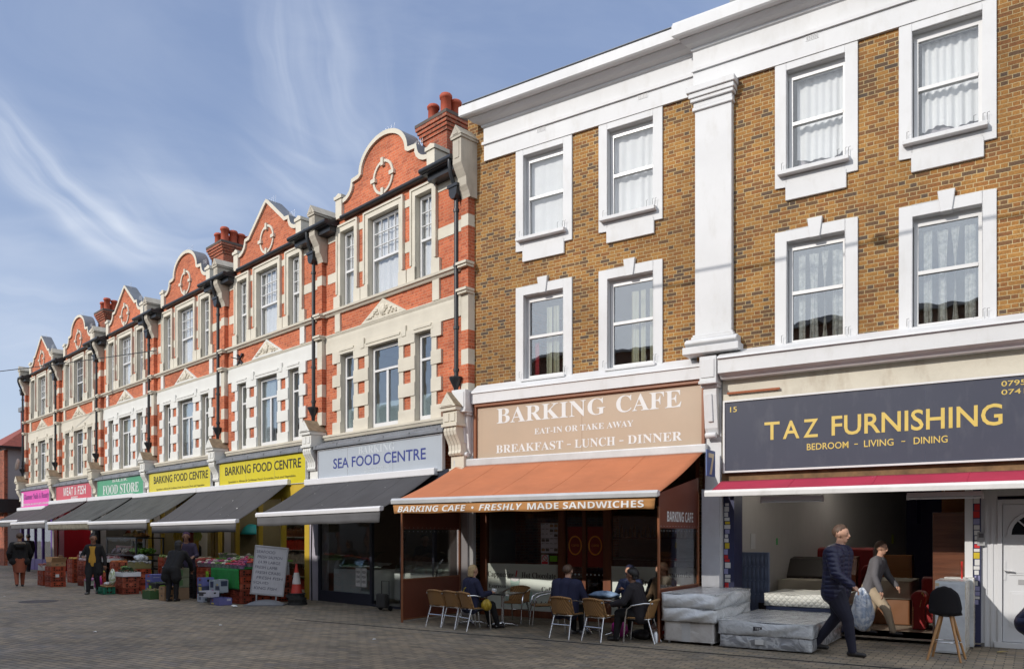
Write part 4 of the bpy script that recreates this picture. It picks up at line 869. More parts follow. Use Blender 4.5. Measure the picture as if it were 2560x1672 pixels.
shelf_unit(FR, -15.4, -1.0, 1.3, 2.2, 5, [RD_, WT_, ('p', (.1, .15, .4))], 'shelves of red and white packets by the left yellow post', seed=6)
shelf_unit(FR, -20.6, -1.2, 1.6, 2.2, 5, [AM_, WT_, GN_], 'shelves of packets inside the green food store', seed=7)
shelf_unit(FR, -18.6, -1.2, 1.5, 2.2, 5, [RD_, WT_, BR_], 'shelves of jars at the right inside the green food store', seed=8)
shelf_unit(FR, -25.6, -1.3, 1.6, 2.1, 4, [('p', (.5, .05, .06)), ('p', (.55, .3, .3))], 'meat shelves at the left inside the red butcher shop', seed=9)
shelf_unit(FR, -23.4, -1.3, 1.5, 2.1, 4, [('p', (.55, .3, .3)), ('p', (.5, .05, .06))], 'meat shelves at the right inside the red butcher shop', seed=10)
_d = solo(MB().lathe((0, 0, 0), [(.30, .10), (.27, .055), (.2, .02), (.1, .004), (.01, 0)], 18), 'satellite_dish', pm('grey_dish', (.42, .43, .44), .5), 'small grey satellite dish at the far left end of the red terrace', 'satellite dish', FR, -31.75, .35, 4.95); _d.rotation_euler = (math.radians(80), 0, FR.ang+math.radians(-25))
_s = thing('wall_bracket', 'black star shaped cable bracket on the brick between two terrace windows', 'bracket', FR, -9.62, .02, 6.62); m_ = MB()
for k in range(4): a_ = math.pi/4+k*math.pi/2; m_.prism([(0, 0), (.2*math.cos(a_-.18), .2*math.sin(a_-.18)), (.22*math.cos(a_), .22*math.sin(a_)), (.2*math.cos(a_+.18), .2*math.sin(a_+.18))], 0, .05)
m_.build('plate', BLACKP, _s); MB().tube([(0, .05, 0), (0, .3, .02)], .014, 6).build('hook', BLACKP, _s)
solo(MB().lathe((0, 0, 0), [(.02, .30), (.10, .29), (.22, .2), (.30, .06), (.32, 0), (.31, -.01)], 16), 'shop_parasol', pm('turquoise_cloth', (.02, .35, .42), .6), 'turquoise parasol hanging inside the food shop above the counter', 'parasol', FR, -10.4, -.7, 1.62)
# seafood counters
CNT = pm('white_counter', (.62, .66, .64), .3, streak=.1); ICE = pm('fish_on_ice', (.50, .52, .50), .3, var=.5, vs=18)
def counter(F, u, v, w, label, rot=0):
    T_ = thing('fish_counter', label, 'counter', F, u, v, .012, rot); MB().box(0, w, 0, .75, .08, .78).build('base', CNT, T_, bevel=.02)
    mb = MB(); mb.grid(lambda a, b: (.03+a*(w-.06), .05+b*.65, .80+.12*(1-b)+.03*math.sin(a*40)*math.sin(b*17)), 24, 8); mb.build('fish_tray', ICE, T_)
    MB().grid(lambda a, b: (.02+a*(w-.04), .75-.45*b**1.6, .78+.42*math.sin(b*1.45)), 4, 8).build('glass_front', glass('counter_glass', (.85, .92, .9), .12), T_, solid=.006); return T_
counter(FR, -4.6, -.62, 1.55, 'white fish counter behind the left pane of the seafood shop'); counter(FR, -2.95, -1.2, 1.3, 'white fish counter behind the open door of the seafood shop'); counter(FR, -1.6, -.62, .95, 'white fish counter behind the right pane of the seafood shop')
for q, (du_, ws_) in enumerate(((0, ('FRESH', 'CRABS', 'ALIVE')), (.23, ('FRESH', 'FISH', 'HERE')))):
    n_ = solo(MB().box(0, .2, 0, .004, 0, .42), 'price_notice', PAPER, ('white crab notice taped inside the seafood window, left of two', 'white fish notice taped inside the seafood window, right of two')[q], 'notice', FR, -3.42+du_, .285, .42)
    for k, b in enumerate(ws_): txt(b, .03, .30-k*.11, .14, .06, .006, BLK, n_, 'lettering', .01)

# ------------------------------------------------------------------ cafe front
room_ = MB(); room(room_, .3, 4.95, .012, 2.9, -.26, -5.0); room_.build('cafe_interior', pm('cafe_wall', (.24, .20, .18), .8), A)
FROST = pm('frosted_vinyl', (.66, .72, .66), .55, var=.06, vs=1.5)
f = MB()
for a, b in ((.27, .43), (2.09, 2.23), (3.04, 3.19), (4.80, 4.98)): f.box(a, b, -.27, -.17, 0, 2.9)
f.box(.43, 2.09, -.26, -.18, .0, .13); f.box(3.19, 4.80, -.26, -.18, 0, .13); f.box(.43, 4.8, -.26, -.18, 2.35, 2.42); f.box(2.23, 3.04, -.25, -.19, 0, .16); f.box(2.60, 2.67, -.25, -.185, .16, 2.35)
sf = f.build('shopfront', BROWN, A)
f = MB(); f.box(.43, 2.09, -.225, -.219, .13, 2.9); f.box(3.19, 4.80, -.225, -.219, .13, 2.9); f.box(2.23, 3.04, -.225, -.219, .16, 2.35); build_split(f, 'pane', SHOPG, sf)
MB().box(3.19, 4.80, -.216, -.213, .13, 1.03).build('frosted_band', FROST, A); fr_ = MB().box(.43, 2.09, -.216, -.213, .13, 1.03).build('frosted_band', FROST, A)
DKL = P((.05, .05, .045), .6, 'dark_letter_vinyl'); sm_ = SERIF
def T3(b, u, z, w, h): txt(fancy(b, *SERIF), u, z, w, h, -.209, DKL, fr_)
T3('Cappuccino', .44, .735, .64, .135); T3('Hot Chocolate', 1.25, .76, .77, .11); T3('Espresso', .46, .52, .42, .10); T3('Coffee', 1.70, .50, .36, .10); T3('Cold drinks', 1.35, .22, .66, .10)
T3('Breakfast', 3.75, .70, .55, .11); T3('homemade', 4.05, .86, .66, .10); T3('Sandwiches', 3.3, .5, .7, .1)
f = MB(); f.prism([(1.02, .45), (1.16, .45), (1.20, .70), (.98, .70)], -.209, -.207, 0); f.ell((1.09, -.208, .73), (.11, .002, .06), 10, 1); f.prism([(1.10, .78), (1.125, .775), (1.155, .90), (1.13, .905)], -.207, -.205, 2)
for cx, cz in ((.95, .30), (1.24, .30), (1.42, .42)): f.prism([(cx-.06, cz-.08), (cx+.06, cz-.08), (cx+.075, cz+.08), (cx-.075, cz+.08)], -.209, -.207, 0); f.lathe((cx, -.208, cz+.08), [(.075, 0), (.075, .002)], 10, 1, sy=.02)
build_split(f, 'drinks_drawing', [pm('pale_green_vinyl', (.42, .58, .52), .5), WL, P((.6, .03, .05))], fr_)
f = MB()
for k in range(11): f.lathe((2.27+k*.083, -.208, .86), [(.0, -.0), (.018, 0.0)], 10)
d_ = MB()
for k in range(11):
    c_ = 2.27+k*.083; d_.prism([(c_+.019*math.cos(q*math.pi/5), .86+.019*math.sin(q*math.pi/5)) for q in range(10)], -.217, -.212)
build_split(d_, 'glass_marker_dot', WL, sf)
mb = MB(); mb.box(1.69, 2.08, -.217, -.21, 1.25, 1.82); mn = mb.build('menu_sheet', pm('menu_paper', (.62, .60, .66), .6), A)
mb = MB(); r_ = random.Random(3)
for i in range(4):
    for j in range(6):
        x, z = 1.705+i*.093, 1.265+j*.092; k = r_.random()
        if k < .45: mb.box(x, x+.075, -.209, -.207, z+.02, z+.065, 1 if k < .25 else 2)
        for q in range(3): mb.box(x, x+r_.uniform(.04, .08), -.209, -.2075, z+.066+q*.008-.0, z+.069+q*.008, 0)
mb.box(1.69, 2.08, -.209, -.2075, 1.533, 1.537, 0); mb.build('menu_print', [BLK, pm('food_photo', (.35, .20, .10), .5, var=.6, vs=30), pm('food_photo_dark', (.12, .10, .10), .5)], mn)
MB().box(1.70, 1.855, -.217, -.21, 1.03, 1.215).build('no_smoking_sign', WL, A)
mb = MB(); mb.box(1.71, 1.845, -.209, -.207, 1.04, 1.085)
ring = [(1.7775+.055*math.cos(t_*math.pi/12), 1.15+.055*math.sin(t_*math.pi/12)) for t_ in range(24)]
mb.tube([(x, -.207, z) for x, z in ring], .007, 4, closed=True); mb.tube([(1.7775-.04, -.206, 1.19), (1.7775+.04, -.206, 1.11)], .006, 4); mb.build('no_smoking_mark', P((.65, .02, .03)), bpy.data.objects['no_smoking_sign'])
MB().box(1.885, 2.05, -.217, -.21, 1.09, 1.20).build('hygiene_sticker', P((.20, .50, .02), .5), A)
for u in (2.44, 2.86):
    mb = MB(); mb.box(u-.16, u+.16, -.216, -.212, 1.0, 1.75, 0); po = mb.build('door_poster', pm('dark_red_poster', (.24, .022, .012), .5), sf)
    mb = MB(); mb.tube([(u+.13*math.cos(t_*math.pi/14), -.209, 1.40+.17*math.sin(t_*math.pi/14)) for t_ in range(28)], .014, 5, closed=True); mb.build('poster_ring', pm('orange_poster_ink', (.80, .34, .05), .5), po)
    txt(fancy('SUPER SAVING OFFERS', BOLD[0])[:5*1] if False else 'COFFEE', u-.08, 1.38, .16, .04, -.2085, pm('orange_poster_ink', (.80, .34, .05), .5), po)
# counter, shelves and lamps deep inside the cafe
T_ = thing('cafe_counter', 'dark wooden counter deep inside the cafe', 'counter', FY, .8, -4.2, .012); MB().box(0, 3.2, -.6, 0, 0, 1.0).build('front', BROWN, T_); MB().box(-.03, 3.23, -.63, .05, 1.0, 1.05).build('top', pm('pale_worktop', (.4, .38, .35), .4), T_)
T_ = thing('wall_shelf', 'shelf of cups and bottles on the back wall of the cafe', 'shelf', FY, .9, -4.92, 1.5); MB().box(0, 2.6, 0, .25, 0, .04).build('board', BROWN, T_); f = MB()
for k in range(22): f.lathe((.08+k*.115, .12, .04), [(.035, 0), (.04, .1+.05*(k % 3)), (.015, .16+.05*(k % 3)), (.015, .2+.05*(k % 3))], 7)
f.build('bottles', pm('bottle_glass_brown', (.3, .16, .06), .2, var=.6, vs=9), T_)['kind'] = 'stuff'
# side screens of the terrace
SCRB = pm('brown_screen_panel', (.16, .042, .022), .5); CLR = glass('clear_plastic', (.88, .88, .86), .07, .05)
def screen(u, v0, v1, label, letter):
    T_ = thing('windbreak_screen', label, 'windbreak', FY, u, v1, 0); w = v1-v0
    f = MB()
    for v in (0, -w): f.tube([(0, v, 0), (0, v, 2.02 if v == 0 else 2.3)], .024, 8)
    f.tube([(0, 0, .05), (0, -w, .05)], .016, 6); f.tube([(0, 0, .78), (0, -w, .78)], .016, 6); f.build('frame', BRN2, T_)
    MB().box(-.008, .008, -w, 0, .06, .78).build('lower_panel', SCRB, T_); up_ = MB().prism_u([(-w, 1.70), (0, 1.70), (0, 2.22), (-w, 2.55)], -.008, .008).build('upper_panel', SCRB, T_)
    MB().box(-.003, .003, -w, 0, .79, 1.70).build('clear_pane', CLR, T_)
    st = MB()
    for k in range(14): v = -w*(k+.5)/14; st.ell((.011, v, 1.73), .006, 5); st.ell((.011, v, 1.66), .006, 5)
    st.build('stud', STEEL, T_)
    if letter:
        txt(fancy('BARKING CAFE', BOLD[0]), .0, 1.80, 1.10, .16, 0, WL, up_, wrapfn=lambda p: (.012, (p[0]+.30), p[2]))
    return T_
screen(-.02, .12, 1.86, 'brown windbreak with clear pane on the seafood shop side of the cafe', False); screen(4.95, .12, 1.78, 'brown windbreak with white cafe lettering beside the mattress stack', True)
# cafe interior head-height things: hanging lamp tubes mirrored in the photograph are left to the reflections

# ------------------------------------------------------------------ furniture shop front, set back a little
TZ = -.35
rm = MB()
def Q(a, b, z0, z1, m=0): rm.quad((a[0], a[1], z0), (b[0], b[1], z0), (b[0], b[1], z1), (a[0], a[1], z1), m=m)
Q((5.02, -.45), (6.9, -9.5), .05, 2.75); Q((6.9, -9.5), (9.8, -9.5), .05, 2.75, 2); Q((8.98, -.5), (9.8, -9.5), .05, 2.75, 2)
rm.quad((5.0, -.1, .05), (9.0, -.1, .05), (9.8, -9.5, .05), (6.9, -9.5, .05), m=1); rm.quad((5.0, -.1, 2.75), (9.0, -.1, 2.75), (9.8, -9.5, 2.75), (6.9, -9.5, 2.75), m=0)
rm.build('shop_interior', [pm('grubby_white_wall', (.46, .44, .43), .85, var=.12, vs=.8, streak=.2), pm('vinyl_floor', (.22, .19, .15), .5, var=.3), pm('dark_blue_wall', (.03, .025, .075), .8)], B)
f = MB(); f.box(5.30, 5.50, -.5, -.06, 0, 2.75, 0); f.box(8.84, 9.0, -.5, -.30, 0, 2.75, 0); build_split(f, 'shop_jamb', [pm('navy_jamb', (.03, .035, .09), .4)], B)
f = MB(); f.box(5.4, 9.05, -1.2, -.34, 0, .05); f.build('threshold', pm('threshold_strip', (.18, .17, .16), .5, var=.3), B)
f = MB(); f.box(5.02, 5.32, -.3, .14, 0, 2.35); f.build('render_pier', pm('blue_white_render', (.60, .61, .66), .7, var=.08, streak=.15, bump=.25, bs=60), B)
f = MB(); f.box(8.80, 8.90, -.36, -.28, .05, 2.3); f.build('door_jamb', WSASH, B)
for a_, b_ in ((6.3, -1.3), (6.9, -4.5)): MB().box(a_-.6, a_+.6, b_-.04, b_+.04, 2.66, 2.72).build('ceiling_or_fill_light', LAMP, B)  # tubes added to brighten the shop walls; only one bulb is known here
# stickers on both jambs
def stickers(u0, u1, v, z0, z1, seed):
    r = random.Random(seed); z = z0; mb = MB()
    while z < z1:
        h = r.uniform(.05, .11); a = u0+r.uniform(.0, .02); mb.box(a, min(u1, a+r.uniform(.05, .10)), v, v+.003, z, z+h-.012, r.choice((0, 0, 0, 1, 2, 3))); z += h
    return mb.build('sticker_strip', [PAPER, P((.6, .45, .03)), P((.55, .03, .03)), P((.3, .3, .5))], B)
stickers(5.33, 5.47, -.058, .6, 2.1, 4); stickers(8.905, 8.985, -.298, .6, 2.1, 9)
# front door and its panelled surround
UP = pm('white_upvc', (.62, .63, .65), .28, var=.03, streak=.1)
f = MB(); f.box(9.0, 9.20, -.5, TZ, 0, 2.35); f.box(9.045, 9.075, TZ, TZ+.012, 0, 2.3); f.box(9.12, 9.15, TZ, TZ+.012, 0, 2.3); f.box(9.20, 10.5, -.5, TZ-.02, 2.15, 2.35); f.box(10.12, 10.4, -.5, TZ, 0, 2.3); f.build('door_surround', UP, B)
D_ = MB(); D_.box(9.20, 9.26, -.46, TZ+.02, .08, 2.10); D_.box(10.04, 10.12, -.46, TZ+.02, .08, 2.10); D_.box(9.26, 10.04, -.46, TZ+.02, 2.03, 2.10); D_.box(9.16, 10.14, -.5, TZ+.05, 0, .08); D_.build('door_frame', UP, B, bevel=.006)
dr = MB(); dr.box(9.265, 10.035, -.45, TZ-.02, .085, 2.025); 
for a, b, c_, e in ((9.345, 9.60, 1.03, 1.43), (9.70, 9.955, 1.03, 1.43), (9.345, 9.60, .30, .80), (9.70, 9.955, .30, .80)):
    for q, t_ in ((0, .012), (.03, .004)): dr.box(a+q, b-q, TZ-.02, TZ-.02+.010+q*.2, c_+q, e-q)
dr.box(9.29, 10.01, TZ-.02, TZ-.014, 1.5, 1.506); do = dr.build('door', UP, B, bevel=.004)
fan = MB(); N = 12; cx = 9.65; cz = 1.60
def arc(r, v): return [(cx+r*math.cos(math.pi*k/N), v, cz+r*math.sin(math.pi*k/N)) for k in range(N+1)]
fan.strip(arc(.33, TZ+.0), arc(.28, TZ+.0)); fan.strip(arc(.33, TZ+.0), arc(.34, TZ-.02)); fan.strip(arc(.28, TZ+.0), arc(.28, TZ-.02)); fan.strip(arc(.12, TZ), arc(.09, TZ)); fan.box(cx-.34, cx+.34, TZ-.02, TZ+.0, cz-.04, cz)
for k in (3, 6, 9): t_ = math.pi*k/N; fan.tube([(cx+.1*math.cos(t_), TZ-.004, cz+.1*math.sin(t_)), (cx+.3*math.cos(t_), TZ-.004, cz+.3*math.sin(t_))], .012, 6)
fan.build('fanlight_frame', UP, do); MB().add(arc(.28, TZ-.016)+[(cx, TZ-.016, cz)], [tuple(range(N+2))]).build('fanlight', pm('dark_glass', (.015, .015, .018), .06), do)
hd = MB(); hd.box(9.275, 9.305, TZ-.02, TZ-.008, .96, 1.22); hd.tube([(9.29, TZ, 1.10), (9.29, TZ+.04, 1.10), (9.40, TZ+.045, 1.09)], .012, 8); hd.build('handle', UP, do)
hd = MB(); hd.box(9.45, 9.85, TZ-.02, TZ-.01, .90, .97); hd.build('letter_plate', pm('grey_letter_plate', (.35, .35, .36), .35), do)
txt('15a', 9.57, 2.0-.07, .12, .06, TZ-.012, BLK, do)
IC = thing('door_intercom', 'grey door intercom beside the white front door', 'intercom', FY, 8.955, TZ+.06, 1.44)
MB().box(0, .10, -.05, .0, 0, .20).build('case', pm('grey_intercom', (.35, .36, .37), .4), IC, bevel=.006); m_ = MB(); m_.box(.02, .08, 0, .004, .12, .18); m_.box(.03, .07, 0, .006, .04, .06); m_.build('speaker_grille', P((.12, .12, .13)), IC)
# fluorescent battens under the crimson awning
for u, lab in ((6.55, 'white fluorescent batten under the crimson awning, nearer to the cafe'), (8.60, 'white fluorescent batten under the crimson awning above the wrapped wardrobe')):
    T_ = thing('tube_light', lab, 'strip light', FY, u, .45, 2.13, group='tube lights under the crimson awning'); MB().box(-.46, .46, -.04, .04, .0, .06).build('housing', BARW, T_); MB().tube([(-.44, 0, -.02), (.44, 0, -.02)], .016, 8).build('tube', P((.7, .7, .72)), T_); MB().box(-.47, -.44, -.03, .03, -.04, .03).build('end_cap', WL, T_); MB().box(.44, .47, -.03, .03, -.04, .03).build('end_cap', WL, T_); MB().tube([(0, 0, .06), (0, -.3, .22)], .008, 5).build('bracket', STEEL, T_)
sg = solo(MB().box(-.20, .20, -.008, .008, -.21, .21), 'projecting_sign', pm('blue_sign_panel', (.08, .13, .30), .5), 'small blue projecting sign with cream mark between cafe and furniture shop', 'sign', FY, 5.27, .42, 2.75, math.pi/2)
MB().prism([(-.12, .16), (.14, .16), (.02, -.18), (-.07, -.18), (.05, .09), (-.12, .09)], .008, .012).build('mark', P((.62, .55, .35)), sg)
# security camera lamp on the fascia end, overhead cables
def wire(pts, r, name, label, cat, beads=()):
    mb = MB(); P_ = []
    for (a, b) in zip(pts[:-1], pts[1:]):
        a, b = Vector(a), Vector(b)
        for k in range(13): q = a.lerp(b, k/12); q.z -= .02*(b-a).length*math.sin(math.pi*k/12)*.6; P_.append(q)
    mb.tube(P_, r, 5)
    for i in beads: mb.ell(P_[i], (.12, .12, .07), 8)
    o = mb.build(name, BLACKP); 
    for v in o.data.vertices: v.co.y = -v.co.y
    return tag(o, label, cat)
wire([FR.w(-15.6, .1, 7.85), FR.w(-40, 9.0, 8.7)], .016, 'overhead_cable', 'thin black cable running from the third red house out over the street', 'cable', (9,))
wire([FY.w(1.0, 6.2, 9.3), FY.w(5.6, 6.1, 9.25), FY.w(17, 6.0, 9.45)], .022, 'festoon_cable', 'thin cable strung high along the street above the camera', 'cable', (8, 11))
# ------------------------------------------------------------------ cafe furniture (rotation th: 0 faces right along the facade, -90 faces the wall)
R_ = math.radians
WICK = weave('tan_wicker', (.42, .22, .075)); CHRM = pm('polished_aluminium', (.74, .75, .77), .16, 1.0, var=.05); TOPM = pm('steel_table_top', (.50, .51, .52), .25, 1.0, var=.1)
def chair(u, v, th, label):
    C_ = thing('bistro_chair', label, 'chair', FY, u, v, 0, -R_(th), group='wicker bistro chairs outside the cafe'); k = .84
    s = MB(); s.grid(lambda a, b: ((-.20+.42*a)*k, (-.22+.44*b)*k*(1-.10*(1-a)), (.445-.015*math.sin(math.pi*a)*math.sin(math.pi*b)-.02*(a > .93))*k), 10, 10); s.build('seat', WICK, C_, solid=.02)
    def bk(a, b):
        y = -.225+.45*a; return ((-.20-.10*b+.07*(2*a-1)**2-.01)*k, y*k*(1-.03*b), (.44+.32*b-.03*b*(2*a-1)**2)*k)
    b = MB(); b.grid(bk, 12, 10); b.tube([bk(i/12, 1) for i in range(13)], .014, 6); b.tube([bk(0, j/6) for j in range(7)], .011, 6); b.tube([bk(1, j/6) for j in range(7)], .011, 6); b.build('backrest', WICK, C_, solid=.014)
    f = MB(); r = .0125*k*1.15
    f.tube([(-.19*k, -.19*k, .425*k), (.20*k, -.21*k, .425*k), (.20*k, .21*k, .425*k), (-.19*k, .19*k, .425*k)], r, 6, closed=True)
    f.tube([(-.23*k, -.20*k, .25*k), (-.23*k, .20*k, .25*k)], r, 6); f.build('frame', CHRM, C_)
    for sd in (-1, 1):
        y = sd*.215*k
        MB().tube([(-.17*k, y*.86, .43*k), (-.235*k, y*.93, .22*k), (-.30*k, y, 0)], r*1.1, 8).build('leg', CHRM, C_)
        MB().tube([(-.27*k, y*.98, .70*k), (-.14*k, y*1.16, .705*k), (.10*k, y*1.20, .66*k), (.19*k, y*1.14, .60*k), (.225*k, y*1.06, .42*k), (.26*k, y*1.02, 0)], r*1.1, 8).build('arm_leg', CHRM, C_)
    return C_
chair(.93, 1.86, -84, 'wicker chair nearest to the left windbreak, empty'); chair(1.33, 1.92, -76, 'wicker chair between the empty left one and the woman in navy coat'); chair(1.72, 2.02, -66, 'wicker chair under the seated woman with the yellow strap')
chair(3.53, 2.02, -86, 'wicker chair under the seated man in navy jacket'); chair(4.13, 2.06, -80, 'empty wicker chair between the man in navy and the person in dark coat'); chair(4.73, 1.92, 172, 'wicker chair under the person in dark coat by the right windbreak')
chair(2.42, .92, 140, 'empty wicker chair in front of the hot chocolate lettering, facing the street'); chair(1.66, .62, 80, 'wicker chair behind the left tables, close to the cafe window')
def table(u, v, label, w=.30):
    T_ = thing('cafe_table', label, 'table', FY, u, v, 0, group='steel cafe tables'); h = .585
    MB().prism_z([(-w, -w+.04), (-w+.04, -w), (w-.04, -w), (w, -w+.04), (w, w-.04), (w-.04, w), (-w+.04, w), (-w, w-.04)], h-.02, h).build('table_top', TOPM, T_)
    MB().tube([(0, 0, .05), (0, 0, h-.02)], .026, 10).build('pedestal', CHRM, T_)
    b = MB()
    for k in range(4): a = math.pi/4+k*math.pi/2; b.tube([(0, 0, .055), (.16*math.cos(a), .16*math.sin(a), .04), (.27*math.cos(a), .27*math.sin(a), .012)], [.035, .022, .012], 6)
    b.build('base', CHRM, T_)
table(1.22, 1.40, 'square steel cafe table next to the left windbreak'); table(1.86, 1.36, 'square steel cafe table in front of the woman in the navy coat'); table(3.52, 1.36, 'square steel cafe table in front of the seated man in navy'); table(4.14, 1.36, 'square steel cafe table with the pale blue cloth bundle, beside the person in dark coat')
CUPM = pm('white_china', (.78, .78, .78), .2, var=.02)
def cup(u, v, label, tall=False):
    C_ = thing('coffee_cup', label, 'cup', FY, u, v, .587); h = .10 if tall else .065; MB().lathe((0, 0, .012), [(.026, 0), (.034, h*.5), (.038, h), (.034, h), (.028, .01)], 14).build('bowl', CUPM, C_)
    MB().tube([(.036, 0, .03), (.062, 0, .04), (.060, 0, .065), (.036, 0, h*.8)], .006, 6).build('handle', CUPM, C_); MB().lathe((0, 0, 0), [(.03, 0), (.07, .008), (.072, .012), (.03, .008)], 16).build('saucer', CUPM, C_)
cup(3.36, 1.50, 'tall white cup on a saucer in front of the man in navy', True); cup(3.28, 1.36, 'white mug at the left edge of the right tables'); cup(4.30, 1.42, 'white cup on a saucer in front of the person in dark coat'); cup(1.78, 1.52, 'white cup on the table in front of the woman in navy')
def bundle(name, label, cat, F, u, v, z, r, m, seed=1, n=18, lobes=5):
    rr = random.Random(seed); ph = [rr.uniform(0, 6) for _ in range(lobes)]
    def fn(a, b):
        th = math.pi*b; al = 2*math.pi*a; q = 1+.16*math.sin(3*al+ph[0]+2*b)+.10*math.sin(7*al+ph[1]-5*b)+.07*math.sin(11*al+9*b+ph[2])
        return (r[0]*q*math.sin(th)*math.cos(al), r[1]*q*math.sin(th)*math.sin(al), r[2]*(1+math.cos(th))*(1+.1*math.sin(4*al+ph[3])))
    return solo(MB().grid(fn, n*2, n), name, m, label, cat, F, u, v, z)
bundle('cloth_bundle', 'pale blue cloth bundle lying on the right cafe tables', 'cloth', FY, 3.90, 1.46, .586, (.24, .12, .055), pm('pale_blue_cloth', (.19, .28, .42), .8, var=.2, vs=9), 2)
bundle('carrier_bag', 'magenta carrier bag on the ground under the right cafe table', 'bag', FY, 4.22, 1.62, 0, (.13, .10, .12), pm('magenta_plastic', (.40, .02, .22), .35, var=.3, vs=8), 3)
bundle('carrier_bag', 'red and white carrier bag on the ground behind the right chair', 'bag', FY, 4.86, 1.60, 0, (.12, .10, .13), wrap_mat('red_white_plastic', (.50, .04, .03), 6, glint=.9), 4)
bundle('shopping_bag', 'dark shopping bag on the ground below the person in dark coat', 'bag', FY, 4.62, 1.62, 0, (.17, .12, .07), pm('black_bag', (.025, .022, .022), .6), 5)
# ------------------------------------------------------------------ furniture shop stock
PLW = wrap_mat('wrapped_white_mattress', (.66, .68, .70), 6, st=.9, glint=.30); PLG = wrap_mat('wrapped_grey_mattress', (.46, .48, .50), 5, st=.9, glint=.30); PLC = wrap_mat('wrapped_divan', (.56, .54, .52), 4, st=.5, glint=.2); PLD = wrap_mat('wrapped_dark_base', (.24, .25, .27), 4, st=.8, glint=.45)
def mattress(u0, u1, v0, v1, z0, z1, m, label, puff=.03, seed=0, cat='mattress', name='mattress'):
    w, d, h = u1-u0, v1-v0, z1-z0; r = random.Random(seed); ph = [r.uniform(0, 6) for _ in range(6)]
    T_ = thing(name, label, cat, FY, u0, v0, z0)
    mb = MB(); N = 40
    def ring(t, b):   # t round the outline, b up the side
        per = [(0, 0), (w, 0), (w, d), (0, d)]; s = t*4; i = int(s) % 4; f = s-int(s); a = per[i]; c = per[(i+1) % 4]
        x = a[0]+(c[0]-a[0])*f; y = a[1]+(c[1]-a[1])*f; nx, ny = ((0, -1), (1, 0), (0, 1), (-1, 0))[i]
        e = puff*(math.sin(math.pi*b)**.6*math.sin(math.pi*f)**.3)*(1+.45*math.sin(17*t*2+ph[0]+3*b)+.3*math.sin(53*t+ph[1]+6*b))
        return (x+nx*e, y+ny*e, h*b+.012*math.sin(31*t+ph[2])*b)
    mb.grid(ring, 96, 10); mb.grid(lambda a, b: (w*a, d*b, h+.018*math.sin(math.pi*a)**.4*math.sin(math.pi*b)**.4+.006*math.sin(23*a+ph[3])*math.sin(19*b+ph[4])), 30, 30); mb.quad((0, 0, 0), (w, 0, 0), (w, d, 0), (0, d, 0))
    mb.build('cover', m, T_); pi = MB()
    for z in (.01, h): pi.tube([(0, 0, z), (w, 0, z), (w, d, z), (0, d, z)], .009, 5, closed=True)
    build_split(pi, 'piping', m, T_); return T_
DV = mattress(5.05, 5.80, .22, 1.80, .04, .325, PLC, 'pale plastic wrapped divan base at the bottom of the left stack', .006, 1, 'divan base', 'divan_base')
MB().box(.27, .40, 1.581, 1.59, .0, .28).build('cardboard_strip', pm('pale_card', (.5, .5, .5), .7), DV); ft = MB()
for x in (.05, .70): ft.lathe((x, 1.52, -.04), [(.018, 0), (.02, .04)], 8)
build_split(ft, 'foot', STEEL, DV)
mattress(5.03, 5.84, .20, 1.84, .335, .525, PLW, 'plastic wrapped white mattress in the middle of the left stack', .045, 2); mattress(5.02, 5.84, .18, 1.83, .535, .735, PLW, 'plastic wrapped white mattress on top of the left stack', .05, 3)
MB().box(5.90, 7.10, -.1, 1.75, .0, .02)
M2 = mattress(5.90, 7.15, -.12, 1.82, .02, .195, PLD, 'dark wrapped mattress at the bottom of the low stack', .012, 4); MB().box(.50, .62, 1.955, 1.962, .06, .13).build('care_label', PAPER, M2)
M3 = mattress(5.88, 7.16, -.14, 1.83, .20, .385, PLG, 'silver grey wrapped mattress on top of the low stack', .02, 5); lb = MB().box(.50, .62, 1.99, 1.998, .07, .125).build('care_label', P((.05, .05, .06)), M3); txt('TM', .525, .08, .07, .035, 1.9995, PAPER, lb)
QUIL = pm('quilted_white_fabric', (.60, .60, .57), .8, var=.04)
def quilt(name, col):
    m, q, b = new_mat(name); oc = q.n('ShaderNodeTexCoord').outputs['Object']; x, y, z = q.sep(oc)
    s1 = q.m('ABSOLUTE', q.m('SINE', q.m('MULTIPLY', q.m('ADD', q.m('ADD', x, y), z), 34))); s2 = q.m('ABSOLUTE', q.m('SINE', q.m('MULTIPLY', q.m('SUBTRACT', q.m('ADD', x, y), z), 34))); h = q.m('MINIMUM', s1, s2)
    q.L.new(q.mix(q.mr(h, 0, .22), tuple(k*.72 for k in col), tuple(col)), b.inputs['Base Color']); b.inputs['Roughness'].default_value = .75; q.L.new(q.bump(h, .6, .02), b.inputs['Normal']); return m
QL = quilt('quilted_white', (.60, .60, .55))
mattress(5.95, 7.12, -1.5, -.22, .45, .64, QL, 'white quilted mattress on a blue base behind the low stack', .015, 6); mattress(5.97, 7.10, -1.5, -.24, .06, .44, pm('blue_divan_fabric', (.06, .075, .14), .8), 'dark blue divan base under the quilted mattress', .004, 7, 'divan base', 'divan_base')
